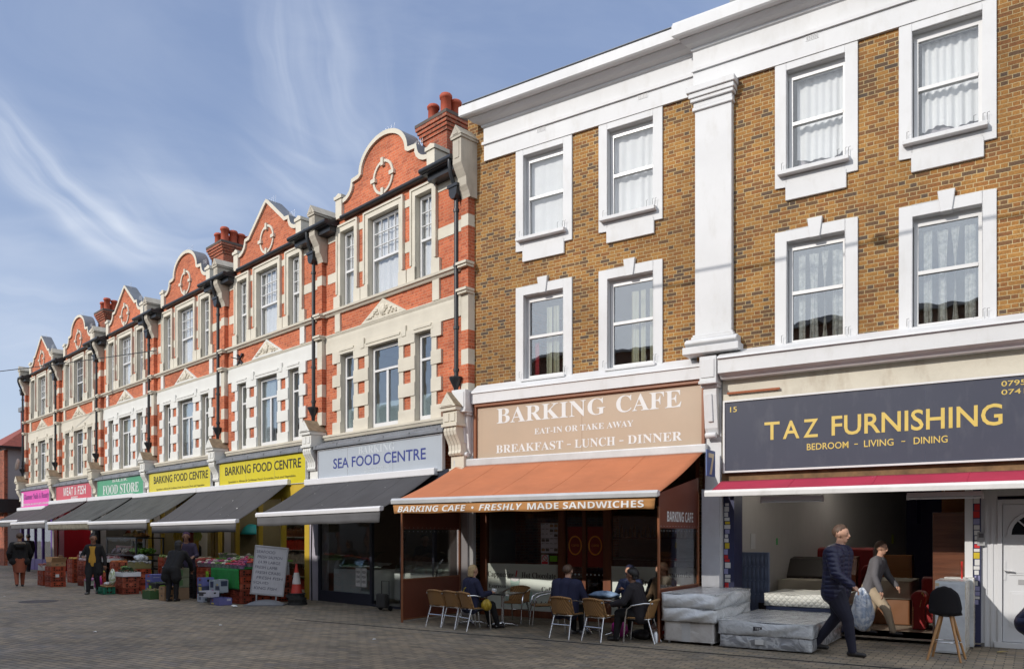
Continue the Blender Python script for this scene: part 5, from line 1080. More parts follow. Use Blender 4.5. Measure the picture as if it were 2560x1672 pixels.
def headboard(F, u, v, w, z0, z1, m, label, rows=5, cols=7, rot=0):
    T_ = thing('headboard', label, 'headboard', F, u, v, z0, rot); h = z1-z0
    def fn(a, b):
        x, z = (a-.5)*w, b*h; k1 = math.sin(math.pi*a*cols)*math.sin(math.pi*b*rows); e = 1 if .07 < a < .93 and b < .93 else .3
        return (x, .05+.022*abs(k1)*e, z)
    MB().grid(fn, cols*6, rows*6).box(-w/2, w/2, -.03, .05, 0, h).build('panel', m, T_); bt = MB()
    for i in range(1, cols):
        for j in range(1, rows): bt.ell(((i/cols-.5)*w, .055, j/rows*h), .011, 6)
    bt.build('button', m, T_); fr_ = MB(); fr_.tube([(-w/2, .03, 0), (-w/2, .03, h), (w/2, .03, h), (w/2, .03, 0)], .025, 8); fr_.build('border', m, T_); return T_
headboard(FY, 5.44, -1.40, .54, .05, 1.28, pm('slate_blue_velvet', (.14, .18, .29), .75, sheen=.4), 'slate blue buttoned headboard leaning at the left wall of the shop', rot=R_(-6))
DKB = pm('near_black_leather', (.025, .018, .016), .4); MAHO = pm('mahogany_frame', (.17, .045, .015), .35)
T_ = thing('sleigh_bed', 'dark sleigh bed with mahogany scroll end inside the furniture shop', 'bed', FY, 5.42, -3.2, .05); 
MB().prism_u([(-.05, 0), (.1, 0), (.1, .75), (-.05, 1.08), (-.22, 1.12), (-.2, .95), (-.05, .8)], .12, 1.3).build('headboard', DKB, T_); mb = MB(); mb.prism_u([(-.08, 0), (.14, 0), (.14, .8), (-.02, 1.12), (-.26, 1.14), (-.22, .95), (-.08, .8)], .0, .12); mb.prism_u([(-.08, 0), (.14, 0), (.14, .8), (-.02, 1.12), (-.26, 1.14), (-.22, .95), (-.08, .8)], 1.3, 1.42); build_split(mb, 'bed_end', MAHO, T_)
MB().box(.12, 1.3, .1, 1.9, .1, .35).build('bed_base', DKB, T_)
mattress(5.60, 6.62, -3.0, -2.35, .42, .75, pm('ivory_mattress', (.42, .38, .31), .8), 'ivory mattress with dark piping on the dark bed inside the shop', .015, 8)
def armchair(u, v, z, w, h, label, rot=0, d=.8):
    T_ = thing('armchair', label, 'armchair', FY, u, v, z, rot); RV = pm('red_velvet', (.26, .008, .010), .7, sheen=.3, var=.2)
    def arm(x): return MB().prism([(x, 0), (x+.2, 0), (x+.2, h*.55), (x+.22, h*.68), (x+.16, h*.76), (x+.04, h*.76), (x-.02, h*.68), (x, h*.55)], 0, d)
    arm(0).build('armrest', RV, T_, bevel=.03); arm(w-.2).build('armrest', RV, T_, bevel=.03); MB().prism_u([(0, .1), (.2, .1), (.14, h), (.0, h+.03), (-.12, h)], .1, w-.1).build('backrest', RV, T_, bevel=.03); MB().box(.2, w-.2, .15, d, .12, .42).build('seat', RV, T_, bevel=.03)
    s = MB()
    for k in range(26): t_ = k/25; s.ell(((.02 if t_ < .5 else .06)+.12*t_*(1 if t_ > .5 else 0), d+.002, .05+h*.6*min(1, t_*1.3)+(.1*math.sin(t_*3) if t_ > .7 else 0)), .008, 5)
    build_split(s, 'stud', pm('brass_stud', (.6, .45, .2), .3, 1.0), T_); return T_
armchair(5.72, -4.6, .05, 1.3, 1.26, 'tall red velvet armchair deep inside the furniture shop'); armchair(7.96, -2.1, .05, .9, .82, 'red velvet armchair with studs beside the wrapped wardrobe', d=.55)
mattress(7.25, 7.88, -3.3, -2.1, .50, .80, pm('ivory_mattress', (.42, .38, .31), .8), 'ivory mattress on a tan base in the middle of the furniture shop', .015, 9); mattress(7.27, 7.86, -3.3, -2.12, .06, .49, pm('tan_bed_base', (.18, .075, .028), .6), 'tan leather bed base in the middle of the furniture shop', .004, 10, 'divan base', 'divan_base')
T_ = thing('chest_of_drawers', 'orange brown chest of drawers deep inside the furniture shop', 'chest', FY, 7.1, -4.2, .05); MB().box(0, .55, -.4, 0, 0, 1.15).build('carcass', pm('orange_brown_veneer', (.30, .115, .03), .4), T_); mb = MB()
for k in range(4): mb.box(.03, .52, 0, .02, .08+k*.27, .30+k*.27)
build_split(mb, 'drawer', pm('orange_brown_veneer', (.30, .115, .03), .4), T_)
WRD = wood('wrapped_walnut', (.22, .085, .045), (.12, .045, .025), .6, .2, 1.0, True)
T_ = thing('wardrobe', 'walnut wardrobe in clear wrap standing at the right side of the shop opening', 'wardrobe', FY, 8.36, -.58, .05); MB().box(0, .46, -.5, 0, 0, 1.88).build('carcass', WRD, T_, bevel=.008); mb = MB(); mb.box(-.004, .464, -.505, .004, .0, 1.885); mb.build('plastic_wrap', glass('cling_film', (.93, .93, .93), .10, .18), T_)
T_ = thing('wardrobe', 'taller orange brown wardrobe behind the wrapped walnut one', 'wardrobe', FY, 8.42, -1.25, .05); MB().box(0, .40, -.5, 0, 0, 2.35).build('carcass', pm('orange_brown_veneer', (.30, .115, .03), .4), T_); MB().box(.02, .38, 0, .012, .1, 2.3).build('door', pm('orange_brown_veneer', (.30, .115, .03), .4), T_)
FRW = pm('white_cabinet_board', (.60, .63, .65), .45, var=.06, vs=2); FRS = wrap_mat('wrapped_cream_side', (.58, .50, .36), 7, glint=.6)
def cabinet(u0, u1, v0, v1, h, label):
    T_ = thing('white_cabinet', label, 'cabinet', FY, u0, v0, 0); w, d = u1-u0, v1-v0
    MB().box(0, w-.006, 0, d, .015, h).build('carcass', FRW, T_, bevel=.006); MB().box(w-.006, w, 0, d, .012, h-.01).build('wrapped_side', FRS, T_); MB().box(0, w, 0, d, h, h+.012).build('wrapped_top', wrap_mat('wrapped_top_film', (.55, .55, .52), 9), T_); MB().box(.01, w-.01, d, d+.008, .04, h-.03).build('door', wrap_mat('wrapped_white_door', (.58, .61, .64), 4, st=.4, glint=.18), T_)
    MB().box(.0, .05, d+.008, d+.012, h-.06, h-.02).build('tape', P((.55, .45, .3)), T_); return T_
cabinet(8.52, 8.88, .02, .80, .97, 'white cabinet in clear film behind the bar stool, nearer one'); cabinet(8.56, 8.93, -.28, -.02, .98, 'white cabinet in clear film against the white door surround, further one')
solo(MB().lathe((0, 0, 0), [(.012, 0), (.012, .16), (.014, .16), (.014, .24)], 10), 'hand_tool', P((.60, .03, .02)), 'red handled tool standing upright on the white cabinet', 'tool', FY, 8.79, .10, .985)
T_ = thing('bar_stool', 'bar stool with black padded seat and four wooden legs', 'stool', FY, 8.70, 1.33, 0, R_(-4)); BKF = pm('black_stool_fabric', (.007, .006, .009), .8)
def shell(a, b):
    s = 2*a-1
    if b < .42: q = b/.42; hw = .185*(.80+.20*math.sin(q*math.pi/2)); y = .19-.31*q; z = .585-.02*math.sin(q*math.pi)+.05*s*s*q
    else:
        q = (b-.42)/.58; hw = .185*(1-.26*q*q)*math.sqrt(max(.02, 1-max(0, (q-.72)/.28)**2*.75)); y = -.12-.06*q+.05*s*s*(1-q*.6); z = .59+.05*s*s*(1-q)+.36*q-.03*s*s*q
    return (hw*s, -y, z)
MB().grid(shell, 14, 20).build('seat', BKF, T_, solid=.03, bevel=.0)
mb = MB(); mb.lathe((0, 0, .55), [(.05, 0), (.12, .02), (.13, .04)], 14); mb.build('seat_plate', BLACKP, T_)
LW = wood('light_oak', (.50, .27, .11), (.36, .18, .07), .8)
for a, b in ((-1, 1), (1, 1), (1, -1), (-1, -1)): MB().tube([(a*.06, b*.06, .56), (a*.19, b*.19, 0)], [.021, .014], 10).build('leg', LW, T_)
rg = MB(); rg.tube([(.17*math.cos(k*math.pi/14), .17*math.sin(k*math.pi/14), .235) for k in range(28)], .008, 6, closed=True); rg.build('footrest', CHRM, T_)
solo(MB().lathe((0, 0, .0), [(.04, 0), (.04, .14), (.028, .15), (.028, .17)], 12), 'tin_lantern', STEEL, 'small tin lantern on the ground at the foot of the right windbreak', 'lantern', FY, 4.95, 1.90)
# notices on the shop's left wall
for u, v, z, w, h, c_, lab in ((5.62, -.7, 1.36, .16, .26, (.5, .5, .5), 'white sheet of bed pictures pinned on the left shop wall'), (5.78, -1.6, 1.42, .06, .12, (.03, .3, .08), 'green diamond sticker on the left shop wall'), (6.3, -4.3, 1.35, .05, .12, (.5, .55, .03), 'yellow tag on the shop wall above the dark bed'), (6.9, -7.2, 1.4, .10, .2, (.5, .55, .03), 'yellow tag on the shop wall above the red armchair'), (7.25, -8.9, 1.9, .3, .9, (.05, .05, .2), 'blue lit panel at the back of the shop')):
    solo(MB().box(0, .006, -w/2, w/2, 0, h), 'wall_notice', P(c_), lab, 'notice', FY, u, v, z, R_(-11))

# ------------------------------------------------------------------ street stalls in front of the food shops
CRT = pm('red_plastic_crate', (.42, .070, .028), .5, var=.22, vs=4); GRN = pm('green_plastic_crate', (.01, .17, .10), .45); BLKC = pm('black_plastic_crate', (.02, .02, .022), .5)
def crate_mesh(w, d, h, slots):
    mb = MB(); t_ = .014
    mb.box(0, w, 0, d, 0, .02)
    for z0, z1 in ((.0, .03), (h-.022, h), (h*.48, h*.55)):
        mb.box(0, w, 0, t_, z0, z1); mb.box(0, w, d-t_, d, z0, z1); mb.box(0, t_, t_, d-t_, z0, z1); mb.box(w-t_, w, t_, d-t_, z0, z1)
    for x in (0, w-.05):
        for y in (0, d-.05): mb.box(x, x+.05, y, y+.05, 0, h)
    for i in range(1, slots): x = w*i/slots; mb.box(x-.008, x+.008, 0, t_*.9, 0, h); mb.box(x-.008, x+.008, d-t_*.9, d, 0, h)
    k = max(3, int(slots*d/w))
    for i in range(1, k): y = d*i/k; mb.box(0, t_*.9, y-.008, y+.008, 0, h); mb.box(w-t_*.9, w, y-.008, y+.008, 0, h)
    mb.box(t_+.01, w-t_-.01, t_+.01, d-t_-.01, .02, h*.86, 1)  # dark inner block; shade behind the slots is put into its colour
    mb.box(w*.4, w*.6, d-t_, d+.002, h*.35, h); mb.box(w-t_, w+.002, d*.38, d*.62, h*.4, h)
    return mb
CRT2 = pm('darker_red_crate', (.27, .048, .024), .55, var=.3, vs=4); CRT3 = pm('faded_red_crate', (.44, .105, .055), .6, var=.3, vs=5); CRIN = pm('crate_slot_shade', (.05, .028, .018), .9, var=.6, vs=14)
ORD = ['bottom', 'second', 'third', 'fourth', 'fifth', 'sixth']
def crate(u, v, z, label, m=None, w=.56, d=.38, h=.155, rot=0, group=None):
    """u, v is the corner nearest to the camera (right, front)"""
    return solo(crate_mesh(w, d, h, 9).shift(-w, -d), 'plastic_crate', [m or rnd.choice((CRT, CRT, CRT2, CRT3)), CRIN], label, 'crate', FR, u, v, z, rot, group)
def stack(u, v, n, what, m=None, z=.0, rot=0, **k):
    for i in range(n):
        lab = '%s crate, %s in the stack %s' % ('red' if m is None else 'dark', (ORD[i]+' from below' if 0 < i < n-1 else 'bottom' if i == 0 else 'topmost'), what)
        crate(u+rnd.uniform(-.008, .008), v+rnd.uniform(-.008, .008), z+i*.158, lab, m, rot=rot, group='crates stacked at the food stalls', **k)
    return z+n*.158
CARD = pm('brown_cardboard', (.36, .22, .115), .85, var=.12, vs=4)
def box(u, v, z, w, d, h, col, label, open_=True, fill=None, prints=(), rot=0, notch=False, flaps=False, name='cardboard_box', cat='box', rim=.012):
    T_ = thing(name, label, cat, FR, u, v, z, rot); mb = MB()
    mb.box(-w, 0, -d, 0, 0, .01)
    mb.box(-w, 0, -rim, 0, 0, h); mb.box(-w, 0, -d, -d+rim, 0, h); mb.box(-rim, 0, -d+rim, -rim, 0, h if not notch else h); mb.box(-w, -w+rim, -d+rim, -rim, 0, h)
    if not open_: mb.box(-w, 0, -d, 0, h-.006, h)
    mt = col if not isinstance(col, tuple) else pm('card_%d_%d_%d' % tuple(int(c*99) for c in col), col, .75, var=.12, vs=5); mb.build('carton', mt, T_)
    if flaps:
        f = MB(); f.quad((0, 0, h), (0, -d, h), (.10, -d, h+.14), (.10, 0, h+.14)); f.quad((-w, 0, h), (-w, -d, h), (-w-.08, -d, h+.15), (-w-.08, 0, h+.15)); f.quad((-w, -d, h), (0, -d, h), (-.05, -d+.08, h+.2), (-w+.05, -d+.08, h+.2)); f.build('flap', mt, T_, solid=.006)
    if prints:
        for k, (face, a0, a1, b0, b1, c) in enumerate(prints):
            p = MB()
            if face == 'f': p.box(-w+a0*w, -w+a1*w, 0, .002, b0*h, b1*h)
            else: p.box(0, .002, -d+(1-a1)*d, -d+(1-a0)*d, b0*h, b1*h)
            p.build('print', P(c), T_)
    if notch: build_split(MB().box(.0, .0025, -d*.62, -d*.38, h*.55, h*.8).box(-w*.6, -w*.4, 0, .0025, h*.6, h*.8), 'hand_hole', P((.015, .015, .015)), T_)
    if fill:
        f = MB(); r = random.Random(int(abs(u)*100))
        nx, ny = max(2, int(w/.075)), max(2, int(d/.075)); s = fill[1]
        for i in range(nx):
            for j in range(ny):
                for q in range(fill[2] if len(fill) > 2 else 1): f.ell((-w+w*(i+.5)/nx+r.uniform(-.02, .02), -d+d*(j+.5)/ny+r.uniform(-.02, .02), h*.86+r.uniform(-.01, .03)+q*.03), (s*r.uniform(.7, 1.1), s*r.uniform(.7, 1.1), s*r.uniform(.5, .9)), 7, jit=.12)
        o = f.build('contents', pm('produce_%d_%d_%d' % tuple(int(99*c) for c in fill[0]), fill[0], .55, var=.45, vs=14), T_); o['kind'] = 'stuff'
    return T_
# far left stack under the open cardboard box
zt = stack(-15.05, 3.46, 4, 'below the open cardboard box', w=.60, d=.42)
box(-15.06, 3.44, zt, .52, .40, .13, CARD, 'open brown cardboard box with raised flaps on the left crate stack', flaps=True, prints=(('f', .3, .45, .3, .6, (.03, .06, .05)), ('r', .3, .5, .3, .5, (.05, .08, .05)), ('r', .7, .8, .5, .7, (.05, .05, .05))))
MB().box(0, .002, -.06, .06, 0, .09); solo(MB().box(0, .003, -.05, .05, 0, .09), 'white_tag', PAPER, 'white paper tag on the crate stack below the open cardboard box', 'tag', FR, -15.04, 3.28, .30)
zt = stack(-16.05, 3.42, 3, 'left of the open cardboard box', w=.56, d=.38)
box(-16.05, 3.42, zt, .5, .36, .16, (.6, .58, .55), 'white box of mixed vegetables on the leftmost crate stack', fill=((.35, .12, .10), .05, 2))
zt = stack(-14.75, 2.62, 5, 'of the butcher display beside the woman', w=.62, d=.45)
MEAT = wrap_mat('wrapped_meat_packs', (.34, .02, .02), 8, glint=.55)
for k in range(3): solo(MB().box(-.55, 0, -.4, 0, 0, .09), 'meat_tray', MEAT, ('glossy red meat tray at the bottom of the butcher display', 'glossy red meat tray in the middle of the butcher display', 'glossy red meat tray on top of the butcher display')[k], 'tray', FR, -14.78+.02*k, 2.6, zt+.10*k, bevel=.02)
T_ = thing('refrigerated_display', 'low meat counter glowing pink behind the woman in the yellow top', 'counter', FR, -14.1, 2.1, 0); MB().box(-1.4, 0, -.7, 0, .75, .86).build('tray', CNT, T_); MB().box(-1.38, -.02, -.66, -.02, .86, .93).build('meat', MEAT, T_); MB().box(-1.4, 0, -.72, -.68, .0, 1.25).build('back_panel', P((.35, .02, .03)), T_); lg = MB(); lg.box(-1.38, -1.30, -.6, -.1, 0, .75); lg.box(-.1, -.02, -.6, -.1, 0, .75); build_split(lg, 'leg', STEEL, T_)
box(-13.0, 3.05, 0, .30, .26, .30, (.30, .33, .26), 'green printed flower box below the pink display, beside the woman', fill=((.5, .2, .4), .05, 2)); box(-12.8, 3.1, 0, .22, .22, .17, (.62, .62, .62), 'white box with black letter behind the woman', prints=(('r', .3, .7, .2, .8, (.02, .02, .02)),))
bundle('carrier_bag', 'magenta carrier bag hanging low behind the woman in black coat', 'bag', FR, -12.2, 3.0, .03, (.12, .1, .22), pm('magenta_plastic', (.40, .02, .22), .35, var=.3, vs=8), 8)
# black wire display rack with shelves of vegetables
T_ = thing('display_rack', 'tall black display rack of vegetables behind glass under the grey awning', 'display rack', FR, -12.75, 1.78, 0); f = MB(); w, d = 2.5, .8
for x in (-w, 0):
    for y in (-d, 0): f.box(x-.025, x+.025, y-.025, y+.025, 0, 1.52 if y < 0 else 1.50)
for z in (.55, .80, .98, 1.50): f.box(-w, 0, -.02, .02, z-.02, z+.02); f.box(-w, 0, -d-.02, -d+.02, z-.02, z+.02); f.box(-.02, .02, -d, 0, z-.02, z+.02)
f.box(-w, 0, -d, 0, .96, .98); f.box(-w, 0, -d, 0, .62, .64); f.box(-w, 0, -d, 0, 1.49, 1.505); f.build('frame', BLACKP, T_); MB().box(-w, 0, .01, .016, 1.0, 1.48).build('pane', glass('display_glass', (.9, .92, .92), .012, graze=.10), T_)
for k, (c_, z) in enumerate((((.26, .20, .24), 1.0), ((.42, .33, .28), 1.0), ((.12, .28, .03), 1.0), ((.25, .17, .08), .66), ((.33, .16, .06), .66))):
    f = MB(); x0 = -w+.1+(k % 3)*.8
    for i in range(70): f.ell((x0+rnd.uniform(0, .75), -rnd.uniform(.05, .6), z+rnd.uniform(.03, .16)), rnd.uniform(.03, .055), 7, jit=.12)
    o = f.build('vegetables', pm('veg_%d' % k, c_, .6, var=.45, vs=12), T_); o['kind'] = 'stuff'
for u, c_, lab in ((-14.3, (.45, .36, .22), 'net bag of onions on top of the black rack, left one'), (-13.3, (.48, .25, .08), 'orange net bag on top of the black rack, right one')): bundle('produce_bag', lab, 'bag', FR, u, 1.4, 1.505, (.30, .2, .07), pm('bag_%d' % int(c_[0]*100), c_, .7, var=.5, vs=16), int(-u*3))
# crates with the polystyrene tray of greens
zt = stack(-10.36, 2.98, 3, 'carrying the polystyrene tray of greens', w=.60, d=.42); stack(-10.98, 2.98, 2, 'behind the woman, left of the greens', w=.5, d=.40)
T_ = box(-10.30, 3.0, zt, .72, .46, .115, pm('white_polystyrene', (.72, .73, .76), .7, var=.03), 'white polystyrene tray heaped with dark leafy greens', rim=.03, name='polystyrene_tray', cat='tray'); lf = MB(); r = random.Random(5)
for k in range(420):
    x, y = r.gauss(-.36, .16), r.gauss(-.23, .10); x = min(-.05, max(-.68, x)); y = min(-.04, max(-.42, y)); z = .09+.13*math.exp(-((x+.36)/.26)**2-((y+.23)/.2)**2)+r.uniform(-.01, .02); a, t_ = r.uniform(0, 6.28), r.uniform(-.7, .9); s = r.uniform(.03, .065)
    dx_, dy_ = math.cos(a)*s, math.sin(a)*s; lf.quad((x, y, z), (x+dx_*.5-dy_*.4, y+dy_*.5+dx_*.4, z+t_*s*.6), (x+dx_*1.3, y+dy_*1.3, z+t_*s), (x+dx_*.5+dy_*.4, y+dy_*.5-dx_*.4, z+t_*s*.4))
o = lf.build('greens', pm('dark_greens', (.035, .085, .018), .5, var=.5, vs=18), T_); o['kind'] = 'stuff'
crate(-10.7, 3.36, 0, 'green plastic crate on the ground beside the woman\'s right shoe', GRN, w=.62, d=.30, h=.20); solo(MB().box(-.75, 0, -.22, 0, 0, .025), 'wooden_plank', LW, 'pale plank lying on the green crate in front of the red crates', 'plank', FR, -10.66, 3.3, .203)
bundle('carrier_bag', 'small white bag lying on the plank over the green crate', 'bag', FR, -10.95, 3.18, .23, (.12, .08, .045), pm('white_plastic_bag', (.6, .6, .6), .4), 11)
zt = stack(-11.4, 2.3, 4, 'under the film covered cardboard box', w=.6, d=.45); box(-11.4, 2.3, zt, .58, .45, .20, (.20, .18, .07), 'olive cardboard box topped with clear film, right of the woman', fill=((.3, .3, .3), .06)); bundle('plastic_film', 'heap of clear plastic film on the olive cardboard box', 'film', FR, -11.65, 2.05, zt+.19, (.22, .16, .10), wrap_mat('clear_film_heap', (.32, .34, .34), 6, glint=.7), 12)
def filled_crate(u, v, z, col, s, label, tiers=2, w=.52, d=.36):
    c_ = crate(u, v, z, label, w=w, d=d, group='crates of produce at the food stalls'); f = MB(); h = .155
    for q in range(tiers):
        for i in range(int(w/s/1.7)):
            for j in range(int(d/s/1.7)): f.ell((-w+s+i*s*1.75+rnd.uniform(-.3, .3)*s, -d+s+j*s*1.75+rnd.uniform(-.3, .3)*s, h*.75+q*s*1.1+rnd.uniform(-.2, .3)*s), (s*rnd.uniform(.8, 1.1), s*rnd.uniform(.8, 1.1), s*rnd.uniform(.7, 1)), 7, jit=.08)
    o = f.build('produce', pm('produce_%d_%d_%d' % tuple(int(99*c) for c in col), col, .5, var=.4, vs=14), c_); o['kind'] = 'stuff'
for u, v, zc, col, s, what in ((-13.5, 2.75, 2, (.55, .42, .06), .045, 'yellow mangoes beside the pink meat display'), (-12.9, 2.3, 4, (.50, .14, .03), .04, 'orange fruit under the black rack'), (-12.2, 2.3, 3, (.16, .30, .06), .045, 'green vegetables below the black rack'), (-9.0, 1.5, 5, (.50, .40, .26), .05, 'potatoes behind the dark blue box'), (-9.7, 1.5, 5, (.42, .10, .05), .04, 'red onions behind the onion bags'), (-10.6, 1.6, 5, (.52, .46, .34), .045, 'pale roots behind the leafy greens'), (-11.3, 1.5, 5, (.20, .26, .05), .05, 'green plantains behind the film covered box'), (-8.45, 1.6, 5, (.45, .05, .03), .035, 'red peppers behind the shopper in black'), (-17.0, 2.3, 4, (.5, .3, .05), .045, 'oranges furthest left at the stalls'), (-16.3, 2.2, 5, (.35, .06, .04), .045, 'red produce left of the meat trays')):
    for i in range(zc): crate(u, v, i*.158, 'red crate, number %d from the ground under the %s' % (i+1, what), w=.52, d=.36, group='crates stacked at the food stalls')
    filled_crate(u, v, zc*.158, col, s, 'red crate of '+what)
for k, (u, z, c_) in enumerate(((-11.3, 1.75, (.50, .38, .04)), (-10.9, 1.7, (.55, .42, .05)), (-9.9, 1.75, (.30, .35, .08)), (-15.2, 1.75, (.45, .10, .05)), (-14.6, 1.72, (.5, .35, .1)))):
    f = MB()
    for q in range(9): a = q*.7; f.tube([(0, 0, .30), (.05*math.cos(a), .05*math.sin(a), .2), (.10*math.cos(a), .10*math.sin(a), .06), (.07*math.cos(a), .07*math.sin(a), -.06)], [.012, .02, .022, .008], 6)
    f.tube([(0, 0, .3), (0, 0, .75)], .006, 4); solo(f, 'hanging_produce', pm('hanging_%d' % int(sum(c_)*99), c_, .5, var=.3), ('yellow banana bunch hanging above the leafy greens, left one', 'yellow banana bunch hanging above the leafy greens, right one', 'green bunch hanging behind the onion bags', 'red bunch hanging left of the woman in black coat', 'orange bunch hanging behind the woman in black coat')[k], 'produce', FR, u, 1.15, z-.25)
# blue boxes, black trays, green box, brown boxes
BLB = pm('periwinkle_carton', (.13, .14, .36), .7, var=.12); BLD_ = pm('dark_blue_carton', (.06, .065, .17), .7)
pr = (('f', .25, .75, .1, .25, (.5, .45, .08)), ('f', .35, .65, .65, .9, (.35, .03, .05)), ('r', .1, .5, .6, .68, (.4, .4, .5)), ('r', .6, .9, .7, .9, (.3, .3, .45)))
crate(-9.62, 2.55, 0, 'brown red crate lying under the two periwinkle boxes', w=.62, d=.45, h=.13)
for k in range(2): box(-9.6, 2.52, .135+k*.205, .44, .40, .20, BLB, ('periwinkle blue fruit box, lower of two beside the polystyrene tray', 'periwinkle blue fruit box, upper of two beside the polystyrene tray')[k], open_=False, prints=pr)
zt = stack(-9.75, 2.0, 4, 'with bags of onions behind the periwinkle boxes', w=.6, d=.45)
for u, c_, lab in ((-10.05, (.55, .52, .48), 'white bag of vegetables on the crates behind the periwinkle boxes'), (-9.85, (.55, .40, .22), 'yellow bag of potatoes on the crates behind the periwinkle boxes')): bundle('produce_bag', lab, 'bag', FR, u, 1.85, zt, (.2, .16, .07), wrap_mat('bagged_%d' % int(c_[2]*100), c_, 9, glint=.6), int(c_[1]*100))
for k in range(2): box(-8.95, 2.3, .36+k*.21, .28, .34, .21, BLB, ('tall periwinkle box standing behind the black trays, lower', 'tall periwinkle box standing behind the black trays, upper')[k], open_=False, prints=pr[:3])
box(-8.95, 2.32, 0, .4, .4, .355, BLD_, 'dark blue box on the ground behind the black trays', open_=False)
for k in range(2): box(-8.72, 2.75, .02+k*.17, .5, .38, .165, BLKC, ('black tray with white label, lower, beside the green box', 'black tray with green label, upper, beside the green box')[k], fill=((.04, .06, .03), .04) if k else None, prints=(('f', .1, .4, .2, .6, (.5, .5, .55) if k == 0 else (.3, .55, .05)), ('r', .3, .6, .3, .7, (.25, .5, .05))), name='plastic_tray', cat='tray')
box(-8.15, 3.12, 0, .48, .36, .22, (.045, .11, .035), 'open dark green box on the ground beside the brown boxes', fill=((.16, .14, .05), .05))
for k in range(2): box(-7.48, 3.02, k*.172, .34, .32, .17, (.36, .22, .115), ('brown cardboard box on the ground, lower of two', 'brown cardboard box on top of another, lid open')[k], notch=True, open_=bool(k), flaps=False)
for k in range(2): box(-7.62, 2.62, .30+k*.24, .26, .26, .235, (.22, .25, .16), ('green and tan tall box behind the brown boxes, lower', 'green and tan tall box behind the brown boxes, upper')[k], open_=bool(k), prints=(('f', .5, 1, .1, .9, (.08, .18, .07)), ('r', 0, .4, .2, .8, (.10, .2, .08)))); 
box(-7.62, 2.62, 0, .26, .26, .295, (.3, .2, .12), 'brown box at the foot of the green and tan boxes', open_=False); box(-8.15, 2.4, .30, .26, .26, .22, (.26, .24, .18), 'green printed box behind the black trays, open', prints=(('f', .2, .8, .4, .9, (.05, .14, .07)),)); box(-8.15, 2.4, 0, .3, .3, .295, (.30, .06, .03), 'red carton supporting the green printed box', open_=False)
# main fruit stall
zt = 0
for a, nm in ((-5.33, 'at the right end of the fruit stall'), (-5.92, 'under the right of the green cloth'), (-6.51, 'under the left of the green cloth'), (-7.10, 'at the left end of the fruit stall')): zt = stack(a, 2.15, 5, nm, w=.58, d=.42)
stack(-5.33, 1.70, 5, 'of the second row behind the whiteboard', w=.58, d=.42); stack(-5.33, 1.25, 4, 'of the third row behind the whiteboard', w=.58, d=.42)
CLOTH = pm('green_stall_cloth', (.012, .20, .035), .85, var=.2, vs=6, bump=.3, bs=60)
cm = MB(); cm.grid(lambda a, b: (-1.45*(1-a)-.0, .015+.018*math.sin(a*23)*(1-b), -.46+.47*b+.01*math.sin(a*9)*(1-b)), 40, 10); cm.grid(lambda a, b: (-1.45*(1-a), .015-.95*b, .012), 6, 4); solo(cm, 'green_cloth', CLOTH, 'bright green cloth hanging over the front of the fruit stall', 'cloth', FR, -5.33, 2.17, zt, solid=.004)
BOWLM = glass('clear_bowl_plastic', (.80, .78, .80), .10, .1); BOWLP = pm('cloudy_bowl_plastic', (.42, .36, .44), .35, var=.1)
def bowl(u, v, z, col, label, r=.095, s=.03, group='bowls of produce on the fruit stall', pl=None):
    T_ = thing('produce_bowl', label, 'bowl', FR, u, v, z, group=group); MB().lathe((0, 0, 0), [(r*.62, 0), (r*.95, .085), (r*1.04, .09), (r*.93, .088), (r*.6, .01)], 12).build('bowl', pl or BOWLP, T_); f = MB()
    for k in range(14): a, q = rnd.uniform(0, 6.3), math.sqrt(rnd.random())*r*.72; f.ell((q*math.cos(a), q*math.sin(a), .08+.035*(1-q/r)+rnd.uniform(-.01, .012)), s*rnd.uniform(.7, 1.1), 6, jit=.1)
    f.build('fruit', pm('fruit_%d_%d_%d' % tuple(int(99*c) for c in col), col, .4, var=.3, vs=16), T_); return T_
PK, RDF, ORF, GRF, WHF, PRF = (.42, .05, .12), (.48, .03, .02), (.60, .13, .02), (.14, .24, .05), (.52, .46, .38), (.26, .05, .20)
LB = {PK: 'pink radishes', RDF: 'red tomatoes', ORF: 'orange peppers', GRF: 'green chillies', WHF: 'pale garlic', PRF: 'purple shallots'}
PB = pm('violet_bowl_plastic', (.38, .22, .42), .35)
for j, (v, z) in enumerate(((2.08, 0.0), (1.88, .045), (1.66, .09), (1.44, .13))):
    for i in range(8):
        u = -5.40-i*.205+.04*(j % 2); c_ = [[PK, PK, PK, RDF, WHF, GRF, GRF, WHF], [RDF, PRF, PK, PK, RDF, GRF, WHF, PK], [ORF, ORF, RDF, PK, PK, GRF, WHF, PRF], [ORF, RDF, WHF, GRF, GRF, PK, WHF, GRF]][j][i]
        bowl(u, v, zt+.02+z, c_, 'bowl of %s in the %s row above the green cloth' % (LB[c_], ('front', 'second', 'third', 'back')[j]), pl=PB if c_ in (PK, PRF) else BOWLP)
for j in range(2):
    for i in range(4): c_ = (PRF, WHF, PK, WHF)[i]; bowl(-7.0-i*.2, 2.08-j*.22, zt+.02+j*.04, c_, 'bowl of %s in the %s row at the left end of the stall' % (LB[c_], ('front', 'back')[j]))
T_ = thing('stall_shelf', 'raised green shelf behind the fruit bowls', 'shelf', FR, -5.5, 1.2, 0); MB().box(-3.4, 0, -.5, 0, .95, .98).build('board', pm('lime_shelf', (.16, .42, .04), .6), T_); f = MB(); f.box(-3.35, -3.3, -.4, -.05, 0, .95); f.box(-.05, 0, -.4, -.05, 0, .95); build_split(f, 'leg', STEEL, T_)
